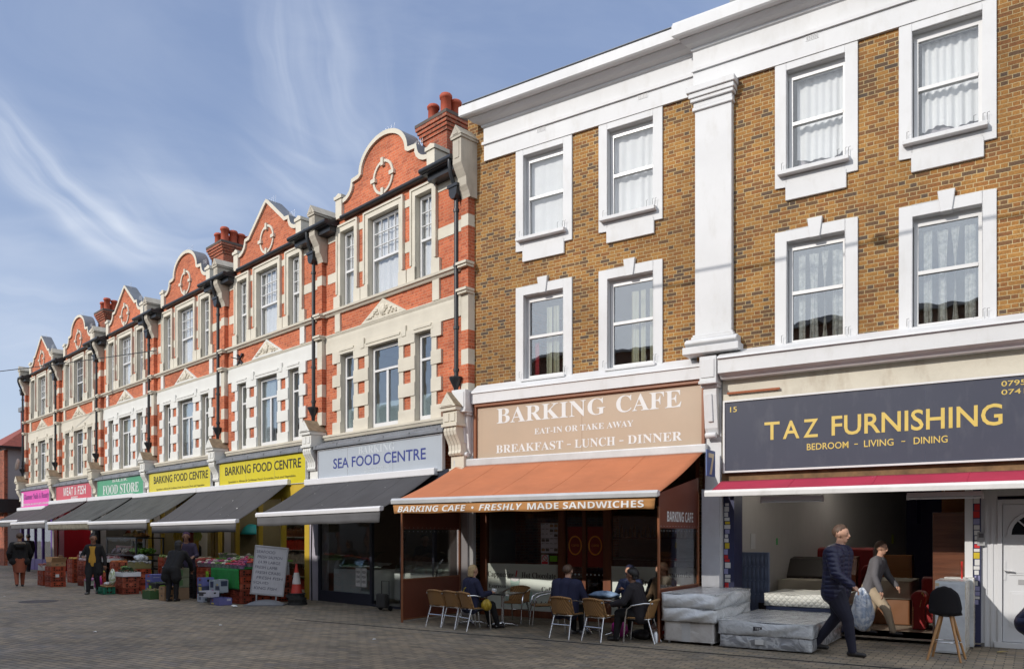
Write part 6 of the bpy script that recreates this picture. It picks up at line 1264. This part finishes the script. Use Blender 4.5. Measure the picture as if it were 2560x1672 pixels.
for i, (u, c_) in enumerate(((-5.75, RDF), (-5.95, ORF), (-6.2, GRF), (-7.1, WHF), (-7.9, WHF), (-8.1, WHF), (-8.35, GRF), (-8.6, WHF))): bowl(u, 1.05, .985, c_, 'bowl of %s on the raised shelf, number %s from the right' % (LB[c_], ('one', 'two', 'three', 'four', 'five', 'six', 'seven', 'eight')[i]), r=.11, group='bowls on the raised shelf')
stack(-7.75, 2.2, 5, 'of dark crates left of the green cloth', BLKC, w=.5, d=.42); 
pt = solo(MB().box(-.07, .07, 0, .004, -.09, .09), 'price_tag', P((.32, .62, .03), name='lime_card'), 'lime green price tag on the fruit stall left of the green cloth', 'price tag', FR, -6.95, 2.2, .62); txt('£1.49', -.055, -.03, .11, .06, .007, BLK, pt, bold=.02)
# fruit boxes tumbled in front of the green cloth
BW = pm('blue_white_carton', (.40, .44, .52), .7, var=.1); NB = pm('navy_carton', (.05, .06, .12), .7)
box(-6.42, 2.55, 0, .30, .28, .19, BW, 'white printed fruit box at the foot of the leaning pile', prints=(('r', .2, .8, .2, .5, (.10, .14, .16)), ('f', .3, .7, .3, .8, (.12, .15, .2)))); box(-6.42, 2.55, .19, .30, .28, .19, NB, 'dark navy fruit box with yellow fruit print in the pile', prints=(('f', .3, .8, .3, .9, (.55, .45, .15)), ('r', .2, .8, .1, .4, (.4, .42, .45)))); box(-6.42, 2.55, .38, .30, .28, .20, BLB, 'periwinkle fruit box on top of the pile left of the green cloth', prints=pr[:2], notch=True)
box(-5.98, 2.50, .02, .30, .24, .20, (.04, .03, .035), 'black open box of red peppers on the ground in the pile', fill=(RDF, .035)); box(-5.98, 2.46, .22, .28, .22, .32, (.33, .38, .42), 'tall pale blue banana box with dark ovals in the pile', open_=False, prints=(('f', .2, .8, .45, .9, (.04, .05, .10)), ('r', .15, .85, .4, .95, (.04, .05, .10)), ('f', .5, .8, .05, .3, (.45, .04, .25))))
box(-5.72, 2.45, .26, .26, .20, .30, (.30, .34, .38), 'tall banana box with white ovals beside the green cloth', open_=False, prints=(('r', .1, .9, .5, .9, (.04, .05, .09)), ('f', .1, .9, .2, .5, (.05, .06, .1)), ('f', .3, .6, .55, .65, (.5, .35, .03)))); box(-5.62, 2.72, .17, .40, .24, .14, (.50, .50, .56), 'open white and black box lying tilted on the purple box', notch=True, prints=(('f', .0, .4, .2, .8, (.05, .05, .06)),), rot=R_(14))
box(-5.30, 2.66, 0, .46, .30, .165, (.12, .12, .30), 'purple blue fruit box on the ground in front of the crates', prints=(('f', .1, .4, .1, .3, (.5, .42, .08)), ('r', .6, .9, .6, .9, (.4, .4, .5)), ('f', .2, .3, .5, .8, (.3, .05, .05))))
# whiteboard on a weighted base
T_ = thing('pavement_board', 'tilted handwritten whiteboard on a grey weighted base', 'pavement sign', FR, -4.70, 1.84, 0, R_(48))
wb = MB(); wb.box(-.36, .36, -.012, .012, .0, 1.08); brd = wb.build('whiteboard', pm('scuffed_whiteboard', (.50, .50, .53), .35, var=.12, vs=3, streak=.3, dirt=(.3, .28, .32)), T_)
f = MB(); q = .028
f.box(-.38, .38, -.022, .022, -.02, q); f.box(-.38, .38, -.022, .022, 1.06, 1.10); f.box(-.38, -.35, -.022, .022, 0, 1.08); f.box(.35, .38, -.022, .022, 0, 1.08); fo = f.build('frame', pm('dull_aluminium', (.42, .42, .44), .45, .5, streak=.3), T_, bevel=.006)
INK = P((.10, .10, .14), .6, 'marker_ink')
for k, (b, w) in enumerate((('SEAFOOD', .42), ('FRESH SALMON', .56), ('£4.99 LARGE', .50), ('FRESH LAMB', .5), ('FRESH CRABS', .56), ('FRESH FISH', .58), ('SQUID', .34), ('KING FISH', .5))): txt(b, -.33+.03*(k % 3), .93-k*.118, w, .065, .015, INK, brd, shear=.10*(k % 2))
for o in (brd, fo): o.location = (0.02, 0, .24); o.rotation_euler = (R_(-3), R_(5.5), 0)
f = MB(); f.tube([(-.22, 0, .08), (-.21, 0, .27)], .02, 8); f.tube([(.22, 0, .08), (.23, 0, .24)], .02, 8); build_split(f, 'bracket', STEEL, T_)
f = MB(); f.grid(lambda a, b: ((a-.5)*.86, (b-.5)*.42, .02+.11*(math.sin(math.pi*a)**.7)*(math.sin(math.pi*b)**.45)), 16, 10); f.box(-.44, .44, -.22, .22, 0, .025); f.build('base', pm('grey_rubber_base', (.16, .165, .18), .55, var=.15), T_)
# traffic cone on a pile of rubber bases
T_ = thing('traffic_cone', 'red traffic cone with worn white sleeve on top of the rubber bases', 'cone', FR, -4.33, 1.28, .235); CONE = pm('faded_cone_red', (.52, .045, .03), .5, var=.15, vs=6)
MB().lathe((0, 0, .02), [(.135, 0), (.125, .03), (.022, .66), (.02, .68), (.008, .68)], 20).build('body', CONE, T_); MB().lathe((0, 0, .02), [(.098, .22), (.056, .48)], 20).build('sleeve', pm('worn_white_sleeve', (.62, .60, .58), .4, var=.1, streak=.5, dirt=(.5, .08, .05)), T_); MB().prism_z([(.2*math.cos(a), .2*math.sin(a)) for a in [math.pi/8+k*math.pi/4 for k in range(8)]], 0, .035).build('base', BLACKP, T_)
RUB = pm('black_rubber', (.025, .025, .025), .75, var=.3)
for k in range(4):
    f = MB(); f.prism_z([(.22*math.cos(a), .22*math.sin(a)) for a in [math.pi/8+j*math.pi/4 for j in range(8)]], 0, .045); f.prism_z([(.19*math.cos(a), .19*math.sin(a)) for a in [math.pi/8+j*math.pi/4 for j in range(8)]], .045, .056); solo(f, 'rubber_base', RUB, ('black rubber cone base at the bottom of the pile', 'black rubber cone base second from the ground', 'black rubber cone base third from the ground', 'black rubber cone base directly below the red cone')[k], 'cone base', FR, -4.33+rnd.uniform(-.03, .03), 1.28+rnd.uniform(-.03, .03), .002+k*.058, rnd.uniform(0, .6))
solo(MB().tube([(0, 0, 0), (.02, .03, 1.1), (-.02, -.02, 2.2)], .018, 6), 'leaning_pole', BLACKP, 'thin black pole leaning on the lilac pier beside the seafood shop', 'pole', FR, -5.1, .42)
T_ = thing('folded_trolley', 'folded black trolley by the seafood shop doorway', 'trolley', FR, -1.75, .75, 0); MB().box(-.16, .16, -.06, .06, .06, .36).build('bag', DARKG, T_, bevel=.03); MB().tube([(-.13, -.08, .05), (-.13, -.08, .62), (.13, -.08, .62), (.13, -.08, .05)], .01, 6).build('handle', BLACKP, T_)
for x in (-.17, .17): MB().tube([(x-.015, -.08, .055), (x+.015, -.08, .055)], .055, 12).build('wheel', BLACKP, T_)
# ------------------------------------------------------------------ people: one continuous remeshed body each, clothing regions by nearest limb
SKIN_D = pm('brown_skin', (.22, .11, .068), .55, var=.08); SKIN_L = pm('fair_skin', (.50, .28, .19), .55, var=.08); SKIN_M = pm('tan_skin', (.34, .18, .11), .55, var=.08)
HAIRB = pm('black_hair', (.012, .010, .010), .6, var=.4, vs=30); HAIRBR = pm('brown_hair', (.09, .05, .03), .6, var=.4, vs=30); HAIRG = pm('grey_hair', (.35, .32, .29), .7, var=.3, vs=30); HAIRBL = pm('blond_hair', (.42, .30, .15), .6, var=.3, vs=30)
def cloth(name, col, rough=.85, bump=.25): return pm('cloth_'+name, col, rough, var=.18, vs=5, bump=bump, bs=14)
NAVC = cloth('navy', (.012, .014, .045)); BLKT = cloth('black', (.007, .0065, .008)); DKCO = cloth('charcoal', (.016, .013, .017)); PUFF = cloth('navy_puffer', (.010, .011, .045), .45)
_q = NT(PUFF.node_tree); _z = _q.sep(_q.n('ShaderNodeTexCoord').outputs['Object'])[2]
_q.L.new(_q.bump(_q.m('ABSOLUTE', _q.m('SINE', _q.m('ADD', _q.m('MULTIPLY', _z, 52.0), _q.m('MULTIPLY', _q.noise(_q.n('ShaderNodeTexCoord').outputs['Object'], 6, 2), 2.5)))), .35, .02), PUFF.node_tree.nodes['Principled BSDF'].inputs['Normal'])
def capsule(mb, a, b, ra, rb, n=14):
    a, b = Vector(a), Vector(b); d = b-a; Ln = d.length
    if Ln < 1e-5: mb.ell(a, ra, n); return
    z = d/Ln; x = z.orthogonal().normalized(); y = z.cross(x); prof = []
    for k in range(6): t_ = math.pi/2*(1-k/5); prof.append((-ra*math.sin(t_), ra*math.cos(t_)))
    for k in range(6): t_ = math.pi/2*k/5; prof.append((Ln+rb*math.sin(t_), rb*math.cos(t_)))
    vs = []; fs = []
    for s, r in prof:
        for j in range(n): al = 2*math.pi*j/n; p = a+z*s+(x*math.cos(al)+y*math.sin(al))*r; vs.append(tuple(p))
    for i in range(len(prof)-1):
        for j in range(n): fs.append((i*n+j, i*n+(j+1) % n, (i+1)*n+(j+1) % n, (i+1)*n+j))
    mb.add(vs, fs, 0, True)
def person(label, F, u, v, z0, H, th, mats, pose='stand', legs=((0, .0), (0, .0)), arms=None, lean=0.0, head_turn=0.0, head_pitch=0.0, hair=None, hairstyle='short', bulk=1.0, coat=.0, skirt=False, voxel=None, cat='person', seat=.40, vis=True, hood=None):
    """th: facing direction in the facade frame (0 right, 90 to the camera). mats: skin, top, legs, shoes, inner.
    legs: per leg (forward swing of the foot, knee bend); arms: per arm (elbow offset, hand offset) as (forward, side, up) from the shoulder"""
    root = thing('person', label, cat, F, u, v, z0); c_, s_ = math.cos(math.radians(th)), math.sin(math.radians(th))
    Fw = lambda f, s, z: Vector((f*c_-s*s_, f*s_+s*c_, z))   # s > 0: the person's right when facing the camera is on the viewer's left
    prim = []
    def cap(a, b, ra, rb, m): prim.append((a, b, ra, rb, m))
    hipz = .50*H if pose == 'stand' else seat
    fx = lean
    def up(h, side=0.0, f=0.0):   # point on the (leaning) trunk, h metres above the hip
        return Fw(f+h*math.sin(fx), side, hipz+h*math.cos(fx))
    tl = .315*H; shw = .108*H*bulk; B_ = bulk
    skin, top, leg, shoe, inner = range(5)
    # trunk
    for sd in (-1, 1):
        cap(up(tl*.88, sd*shw*.72), up(tl*.45, sd*shw*.58), .062*H*B_, .060*H*B_, top); cap(up(tl*.45, sd*shw*.58), up(-.02*H, sd*shw*.55), .060*H*B_, .066*H*B_, top if coat >= 0 else leg)
        cap(up(tl*.98, sd*shw*.25), up(tl*.93, sd*shw*.98), .040*H, .044*H*B_, top)
    cap(up(tl*.9), up(0), .066*H*B_, .070*H*B_, top)
    if coat > 0 and pose == 'stand':
        for sd in (-1, 1): cap(up(.0, sd*shw*.6), Fw(0, sd*shw*.75, hipz-coat*H), .068*H*B_, .071*H*B_, top)
    # neck and head
    hn = up(tl*1.06); hc = up(tl*1.0)+Vector((0, 0, .118*H))+Fw(.022*H+.05*H*head_pitch, 0, 0)
    ht = th+head_turn; hcx, hsx = math.cos(math.radians(ht)), math.sin(math.radians(ht)); HF = lambda f, s, z: Vector((f*hcx-s*hsx, f*hsx+s*hcx, z))
    cap(up(tl*.92), hc-Vector((0, 0, .04*H)), .036*H, .034*H, skin)
    hr = .0505*H; cap(hc+HF(-.008*H, 0, .018*H), hc+HF(.006*H, 0, .012*H), hr*1.06, hr*1.0, skin); cap(hc+HF(.012*H, 0, -.005*H), hc+HF(.022*H, 0, -.045*H), hr*.80, hr*.50, skin)
    cap(hc+HF(.055*H, 0, .004*H), hc+HF(.061*H, 0, -.015*H), .006*H, .0085*H, skin)      # nose
    for sd in (-1, 1): cap(hc+HF(-.002*H, sd*.050*H, .006*H), hc+HF(.0, sd*.051*H, -.014*H), .009*H, .007*H, skin)
    cap(hc+HF(.054*H, -.012*H, -.032*H), hc+HF(.054*H, .012*H, -.032*H), .005*H, .005*H, skin)
    # legs
    for i, sd in enumerate((-1, 1)):
        hip = Fw(0, sd*.052*H*B_, hipz)
        if pose == 'stand':
            sw, kb = legs[i]; ank = Fw(sw, sd*.050*H, .045*H+max(0, kb)*.25); kn = (hip+ank)/2+Fw(.03*H+kb*.5, 0, .01*H)
        else:
            ff, kk = legs[i]; kn = Fw(.235*H+ff*.3, sd*.06*H+kk, hipz+.01); ank = Fw(.235*H+ff, sd*.055*H+kk, .05*H)
        cap(hip, kn, .070*H*B_, .048*H, leg); cap(kn, ank, .046*H, .031*H, leg); d = (ank-kn); 
        cap(ank, ank-Vector((0, 0, .022*H)), .028*H, .024*H, shoe); cap(ank+Fw(-.022*H, 0, -.024*H), ank+Fw(.085*H, 0, -.028*H), .021*H, .018*H, shoe)
    # arms with hands and fingers
    arms = arms or ((( .02, .04, -.17), (.07, .03, -.32)), ((.02, .04, -.17), (.07, .03, -.32)))
    for i, sd in enumerate((-1, 1)):
        sh = up(tl*.93, sd*shw); (ef, es, eu), (wf, ws, wu) = arms[i]; el_ = sh+Fw(ef*H, sd*es*H, eu*H); wr = sh+Fw(wf*H, sd*ws*H, wu*H)
        cap(sh, el_, .041*H*B_, .034*H*B_, top); cap(el_, wr, .034*H*B_, .027*H*B_, top); d = (wr-el_).normalized(); sidev = d.cross(Vector((0, 0, 1))); sidev = sidev.normalized() if sidev.length > .1 else Fw(0, 1, 0); nrm = d.cross(sidev).normalized()
        pal = wr+d*.035*H; cap(wr, pal+d*.008*H, .016*H, .019*H, skin)
        for k, ln in enumerate((.036, .041, .039, .031)):
            o = sidev*((k-1.5)*.0098*H); k0 = pal+d*.018*H+o; k1 = k0+d*ln*.5*H+nrm*.006*H; k2 = k1+d*ln*.38*H+nrm*.016*H; cap(k0, k1, .0058*H, .0055*H, skin); cap(k1, k2, .0055*H, .0048*H, skin)
        t0 = wr+d*.016*H+sidev*(-.016*H); t1 = t0+d*.02*H+sidev*(-.016*H); cap(t0, t1, .0068*H, .006*H, skin); cap(t1, t1+d*.02*H+nrm*.006*H, .006*H, .005*H, skin)
    mb = MB()
    for a, b, ra, rb, m in prim: capsule(mb, a, b, ra, rb)
    me0 = bpy.data.meshes.new('tmp'); me0.from_pydata([(x, -y, z) for x, y, z in mb.v], [], mb.f); tmp = bpy.data.objects.new('tmp', me0); COL.objects.link(tmp)
    rm_ = tmp.modifiers.new('r', 'REMESH'); rm_.mode = 'VOXEL'; rm_.voxel_size = voxel or .0075*H/1.6; sm = tmp.modifiers.new('s', 'SMOOTH'); sm.factor = .5; sm.iterations = 2
    me = bpy.data.meshes.new_from_object(tmp.evaluated_get(bpy.context.evaluated_depsgraph_get())); bpy.data.objects.remove(tmp); bpy.data.meshes.remove(me0)
    n = len(me.polygons); cen = np.empty(n*3, np.float32); me.polygons.foreach_get('center', cen); cen = cen.reshape(-1, 3)*np.array([1, -1, 1], np.float32); best = np.full(n, 1e9, np.float32); idx = np.zeros(n, np.int32)
    for a, b, ra, rb, m in prim:
        a = np.array(a, np.float32); d = np.array(b, np.float32)-a; q = np.clip(((cen-a)@d)/max(float(d@d), 1e-9), 0, 1); dist = np.linalg.norm(cen-a-q[:, None]*d, axis=1)-(ra+(rb-ra)*q)
        k = dist < best; best[k] = dist[k]; idx[k] = m
    if mats[4] is not None:   # open coat: the front strip of the trunk shows the garment below
        fr = cen[:, 0]*c_+cen[:, 1]*s_; sd_ = np.abs(-cen[:, 0]*s_+cen[:, 1]*c_); zz = cen[:, 2]-hipz
        k = (idx == top) & (fr-np.sin(lean)*zz > .022*H) & (sd_ < (.048+.012*np.sin(zz*14))*H) & (zz > -.035*H) & (zz < tl*.97); idx[k] = inner
    me.materials.clear()
    for m in mats: me.materials.append(m or mats[1])
    me.polygons.foreach_set('material_index', idx); me.polygons.foreach_set('use_smooth', np.ones(n, bool)); me.name = 'body'; me.update()
    bo = bpy.data.objects.new('body', me); COL.objects.link(bo); bo.parent = root
    # eyes and mouth
    for sd in (-1, 1): MB().ell(hc+HF(.0515*H, sd*.018*H, .008*H), (.0036*H, .0050*H, .0032*H), 6).build('eye', HAIRB, bo)
    p0, p1 = hc+HF(.0565*H, -.011*H, -.032*H), hc+HF(.0565*H, .011*H, -.032*H); MB().tube([p0, p1], .0028*H, 5).build('mouth', pm('lips', (.22, .07, .06), .5), bo)
    if hair:
        h = MB(); r = random.Random(int(H*100+u*7))
        if hairstyle in ('short', 'long', 'bun', 'cap', 'bob', 'fluffy'):
            rr = hr*(1.13 if hairstyle != 'fluffy' else 1.3)
            def hf(a, b):
                al = 2*math.pi*a; ca_ = math.cos(al); thm = (((.44 if ca_ > .55 else .44+.34*(.55-ca_)/1.55) if hairstyle != 'cap' else .5)+(.06 if hairstyle in ('long', 'bob', 'fluffy') else 0))*math.pi*b*(1+.03*math.sin(17*al)*b); f = math.sin(thm)*math.cos(al); s = math.sin(thm)*math.sin(al); zz = math.cos(thm)
                q = rr*(1+.045*math.sin(13*al+b*7)+.03*math.sin(29*al+5*b))*(1-.11*b**4); front = max(0, math.cos(al)); cut = 1-.0*front
                zz2 = zz if zz > .25 or front < .2 else .25+(zz-.25)*(1-front)
                return tuple(hc+HF(-.008*H+q*f*(1.08 if f < 0 else 1.0), q*s*.98, .020*H+q*zz2))
            h.grid(hf, 28, 10)
            if hairstyle in ('long', 'bob', 'fluffy'):
                ln = {'long': .16, 'bob': .09, 'fluffy': .06}[hairstyle]*H
                h.grid(lambda a, b: tuple(hc+HF(-.02*H-hr*.95*math.sin(math.pi*a), hr*1.08*math.cos(math.pi*a)*(1-.1*b), .02*H-ln*b)), 16, 6)
            if hairstyle == 'bun': h.ell(hc+HF(-.035*H, 0, .075*H), .028*H, 10, jit=.06)
            if hairstyle == 'cap': h.grid(lambda a, b: tuple(hc+HF(hr*.9+.05*H*b, (a-.5)*.085*H, .035*H-.012*H*b-.006*H*(2*a-1)**2)), 8, 3)
        h.build('hair' if hairstyle != 'cap' else 'cap', hair, bo, solid=.006)
    if hood:
        h = MB(); hb_ = up(tl*.97, 0, -.035*H); ring = [hb_+Fw(.055*H*math.cos(k*math.pi/8)*1.1-.02*H, .078*H*math.sin(k*math.pi/8), .012*H*math.cos(k*math.pi/8)*-1) for k in range(16)]
        h.tube(ring, .024*H, 8, closed=True); o = h.build('fur_hood_trim', hood, bo)
        h = MB(); h.grid(lambda a, b: tuple(hb_+Fw(-.03*H-.055*H*math.sin(math.pi*b), (a-.5)*.15*H, .02*H-.12*H*b)), 8, 8); h.build('hood', mats[1], bo, solid=.02)
    return root, hc, up, Fw
SHOE = pm('dark_shoe', (.02, .018, .018), .5); SHOEW = pm('white_trainer', (.5, .5, .5), .5); SNK = pm('checked_shoe', (.12, .12, .12), .6, var=.9, vs=40)
RUST = cloth('rust', (.26, .075, .040)); KHA = cloth('khaki', (.30, .27, .20)); SAND = cloth('sand', (.46, .37, .26)); GRYT = cloth('grey_top', (.12, .115, .125)); OLV = cloth('brown_coat', (.075, .045, .020))
ARM_DN = (((-.02, .045, -.165), (.03, .05, -.315)), ((-.02, .045, -.165), (.03, .05, -.315)))
ARM_FWD = (((.02, .06, -.16), (.16, .02, -.20)), ((.02, .06, -.16), (.16, .02, -.20)))
# walkers in the street
FUR = pm('grey_fur', (.20, .17, .14), .95, var=.5, vs=30, bump=.6, bs=40)
person('man in black hooded coat and rust trousers walking away on the left', FR, -16.05, 4.05, 0, 1.64, 190, (SKIN_M, BLKT, RUST, SHOE, None), legs=((-.16, .10), (.14, .0)), arms=(((-.05, .06, -.16), (.06, .04, -.28)), ((.04, .06, -.16), (.14, .0, -.22))), hair=HAIRBR, hood=FUR, bulk=1.12, coat=.02)
k_ = bpy.data.objects['person']; mbk = MB(); mbk.lathe((0, 0, 0), [(.195, .44), (.20, .60), (.18, .86)], 18, sy=.72); o = mbk.build('tunic', RUST, k_); 
w_, hc_, up_, Fw_ = person('woman in black open coat over a mustard top, standing by the vegetables', FR, -11.2, 3.44, 0, 1.60, 42, (SKIN_D, BLKT, BLKT, SNK, cloth('mustard', (.50, .27, .035))), legs=((-.10, .04), (.16, .0)), arms=(((-.02, .06, -.16), (.0, .08, -.30)), ((.02, .08, -.155), (.12, .02, -.16))), head_turn=-38, hair=HAIRB, hairstyle='bun', coat=.13)
# bags held in hands are things of their own
bundle('carrier_bag', 'white and green carrier bag held by the woman in the black coat', 'bag', FR, -10.62, 3.16, .26, (.13, .07, .20), wrap_mat('white_green_bag', (.42, .50, .28), 6, glint=.8), 21)
person('person in dark clothes further down the street, behind the man in the hooded coat', FR, -27.3, 1.05, 0, 1.60, 170, (SKIN_M, BLKT, BLKT, SHOE, None), legs=((-.1, .05), (.12, 0)), hair=HAIRB)
person('shopper in black bending over the boxes at the fruit stall', FR, -7.25, 2.95, 0, 1.52, -120, (SKIN_D, BLKT, BLKT, SHOE, None), legs=((-.02, 0), (.06, 0)), lean=.55, arms=(((.10, .03, -.14), (.20, -.02, -.22)), ((.10, .03, -.14), (.2, -.02, -.26))), hair=HAIRB, hairstyle='long', bulk=1.15, coat=.12)
person('shopper in dark violet headscarf reaching into the stall', FR, -8.15, 2.2, 0, 1.66, 30, (SKIN_D, cloth('violet_black', (.035, .025, .055)), BLKT, SHOE, None), arms=(((.04, .05, -.15), (.17, .02, -.16)), ((.0, .05, -.16), (.1, .04, -.3))), lean=.12, hair=cloth('violet_scarf', (.05, .02, .06)), hairstyle='bob', coat=.14)
person('man in dark cap and black jacket behind the fruit stall', FR, -13.0, -.2, 0, 1.52, 120, (SKIN_D, BLKT, BLKT, SHOE, None), arms=ARM_FWD, hair=HAIRB, hairstyle='cap', head_turn=-50)
person('vendor in navy and white top leaning behind the bowls', FR, -11.5, -.4, 0, 1.56, 60, (SKIN_M, NAVC, BLKT, SHOE, pm('white_shirt', (.45, .45, .48), .8)), arms=ARM_FWD, lean=.3, hair=HAIRB)
person('fishmonger in dark top inside the seafood shop', FR, -2.45, -.95, 0, 1.60, 20, (SKIN_M, DKCO, BLKT, SHOE, None), hair=HAIRB, arms=ARM_FWD)
# cafe guests (small seats, so small figures)
wn_, hcw, upw, Fww = person('woman in navy coat with yellow strap seated at the left tables', FY, 1.66, 2.06, 0, 1.36, -62, (SKIN_L, NAVC, BLKT, pm('patent_boot', (.01, .01, .012), .12, coat=1.0), None), pose='sit', seat=.40, legs=((.10, .0), (.16, .02)), arms=(((.06, .04, -.15), (.19, .0, -.15)), ((.06, .04, -.15), (.19, .0, -.13))), hair=HAIRBL, hairstyle='bob', bulk=1.2, lean=.08)
st_ = MB(); st_.tube([upw(.40, .10, .02), upw(.34, -.02, .13), upw(.16, -.14, .14), upw(.06, -.20, .05)], .009, 6); st_.tube([upw(.40, .10, .0), upw(.3, .0, -.12), upw(.12, -.15, -.11), upw(.05, -.20, .03)], .009, 6); st_.build('bag_strap', P((.45, .36, .03)), wn_)
bundle('handbag', 'mustard handbag hanging at the lap of the woman in navy', 'bag', FY, 1.98, 2.02, .33, (.08, .07, .09), pm('mustard_leather', (.38, .26, .02), .5), 31)
person('man in navy jacket seated with his back to the street', FY, 3.46, 1.98, 0, 1.42, -88, (SKIN_L, NAVC, BLKT, pm('grey_trainer', (.20, .20, .21), .6, var=.3), None), pose='sit', seat=.41, legs=((.03, .02), (.06, .0)), arms=(((.05, .06, -.16), (.20, -.01, -.17)), ((.05, .06, -.16), (.20, -.01, -.17))), hair=HAIRBR, bulk=1.3, lean=.15)
person('person in dark coat hunched at the table by the right windbreak', FY, 4.74, 1.90, 0, 1.38, 170, (SKIN_D, DKCO, BLKT, SHOE, None), pose='sit', seat=.41, legs=((.06, .0), (.10, .0)), arms=(((.08, .05, -.14), (.20, .0, -.17)), ((.08, .05, -.14), (.20, .0, -.17))), hair=HAIRB, hairstyle='fluffy', lean=.30, bulk=1.25)
person('guest in blue padded jacket facing the street behind the cafe table', FY, 4.02, .72, 0, 1.36, 80, (SKIN_L, cloth('blue_padded', (.035, .05, .12), .5), BLKT, SHOE, None), pose='sit', seat=.42, legs=((.05, 0), (.05, 0)), arms=(((.05, .05, -.14), (.17, -.03, -.08)), ((.05, .05, -.14), (.17, -.03, -.08))), hair=NAVC, hairstyle='bob', lean=.2)
person('guest in brown coat seated behind the table by the windbreak', FY, 4.62, .78, 0, 1.44, 100, (SKIN_D, OLV, BLKT, SHOE, None), pose='sit', seat=.42, legs=((.05, 0), (.05, 0)), arms=ARM_FWD, hair=HAIRBR, hairstyle='long')
person('grey haired guest in black sitting furthest back by the cafe window', FY, 4.36, .30, 0, 1.36, 90, (SKIN_L, BLKT, BLKT, SHOE, None), pose='sit', seat=.42, legs=((.05, 0), (.05, 0)), arms=ARM_FWD, hair=HAIRG, hairstyle='short')
person('fair haired customer sitting inside the cafe window', FY, 1.30, -1.0, 0, 1.48, 60, (SKIN_L, BLKT, BLKT, SHOE, None), pose='sit', seat=.46, arms=ARM_FWD, hair=HAIRBL, hairstyle='fluffy')
# furniture shop passers
person('man in navy puffer jacket striding past the low mattress stack', FY, 7.42, 1.62, 0, 1.72, 8, (SKIN_L, PUFF, cloth('dark_navy_trousers', (.014, .014, .030)), SHOE, None), legs=((-.30, .16), (.24, .02)), arms=(((-.07, .05, -.15), (-.02, .06, -.30)), ((.05, .05, -.16), (.15, .03, -.24))), hair=HAIRBR, bulk=1.3, lean=.06)
person('stooping man in grey top and sand trousers at the furniture shop threshold', FY, 7.50, -.55, .05, 1.46, 5, (SKIN_L, GRYT, SAND, SHOE, None), legs=((-.06, .0), (.34, .06)), arms=(((.05, .04, -.15), (.14, .02, -.26)), ((.0, .05, -.16), (.06, .06, -.30))), hair=HAIRBR, lean=.28, bulk=1.1)
bundle('carrier_bag', 'large pale blue carrier bag beside the stooping man', 'bag', FY, 7.50, .15, .16, (.14, .10, .30), wrap_mat('pale_blue_bag', (.36, .44, .58), 5, glint=.8), 41)
person('passer-by in navy quilted coat at the right edge of the picture', FW, 4.745, 11.13, 0, 1.63, 100, (SKIN_L, PUFF, BLKT, SHOE, None), arms=(((-.04, .12, -.15), (.04, .03, -.26)), ((-.04, .13, -.16), (.05, .02, -.27))), hair=HAIRBR, bulk=1.45)
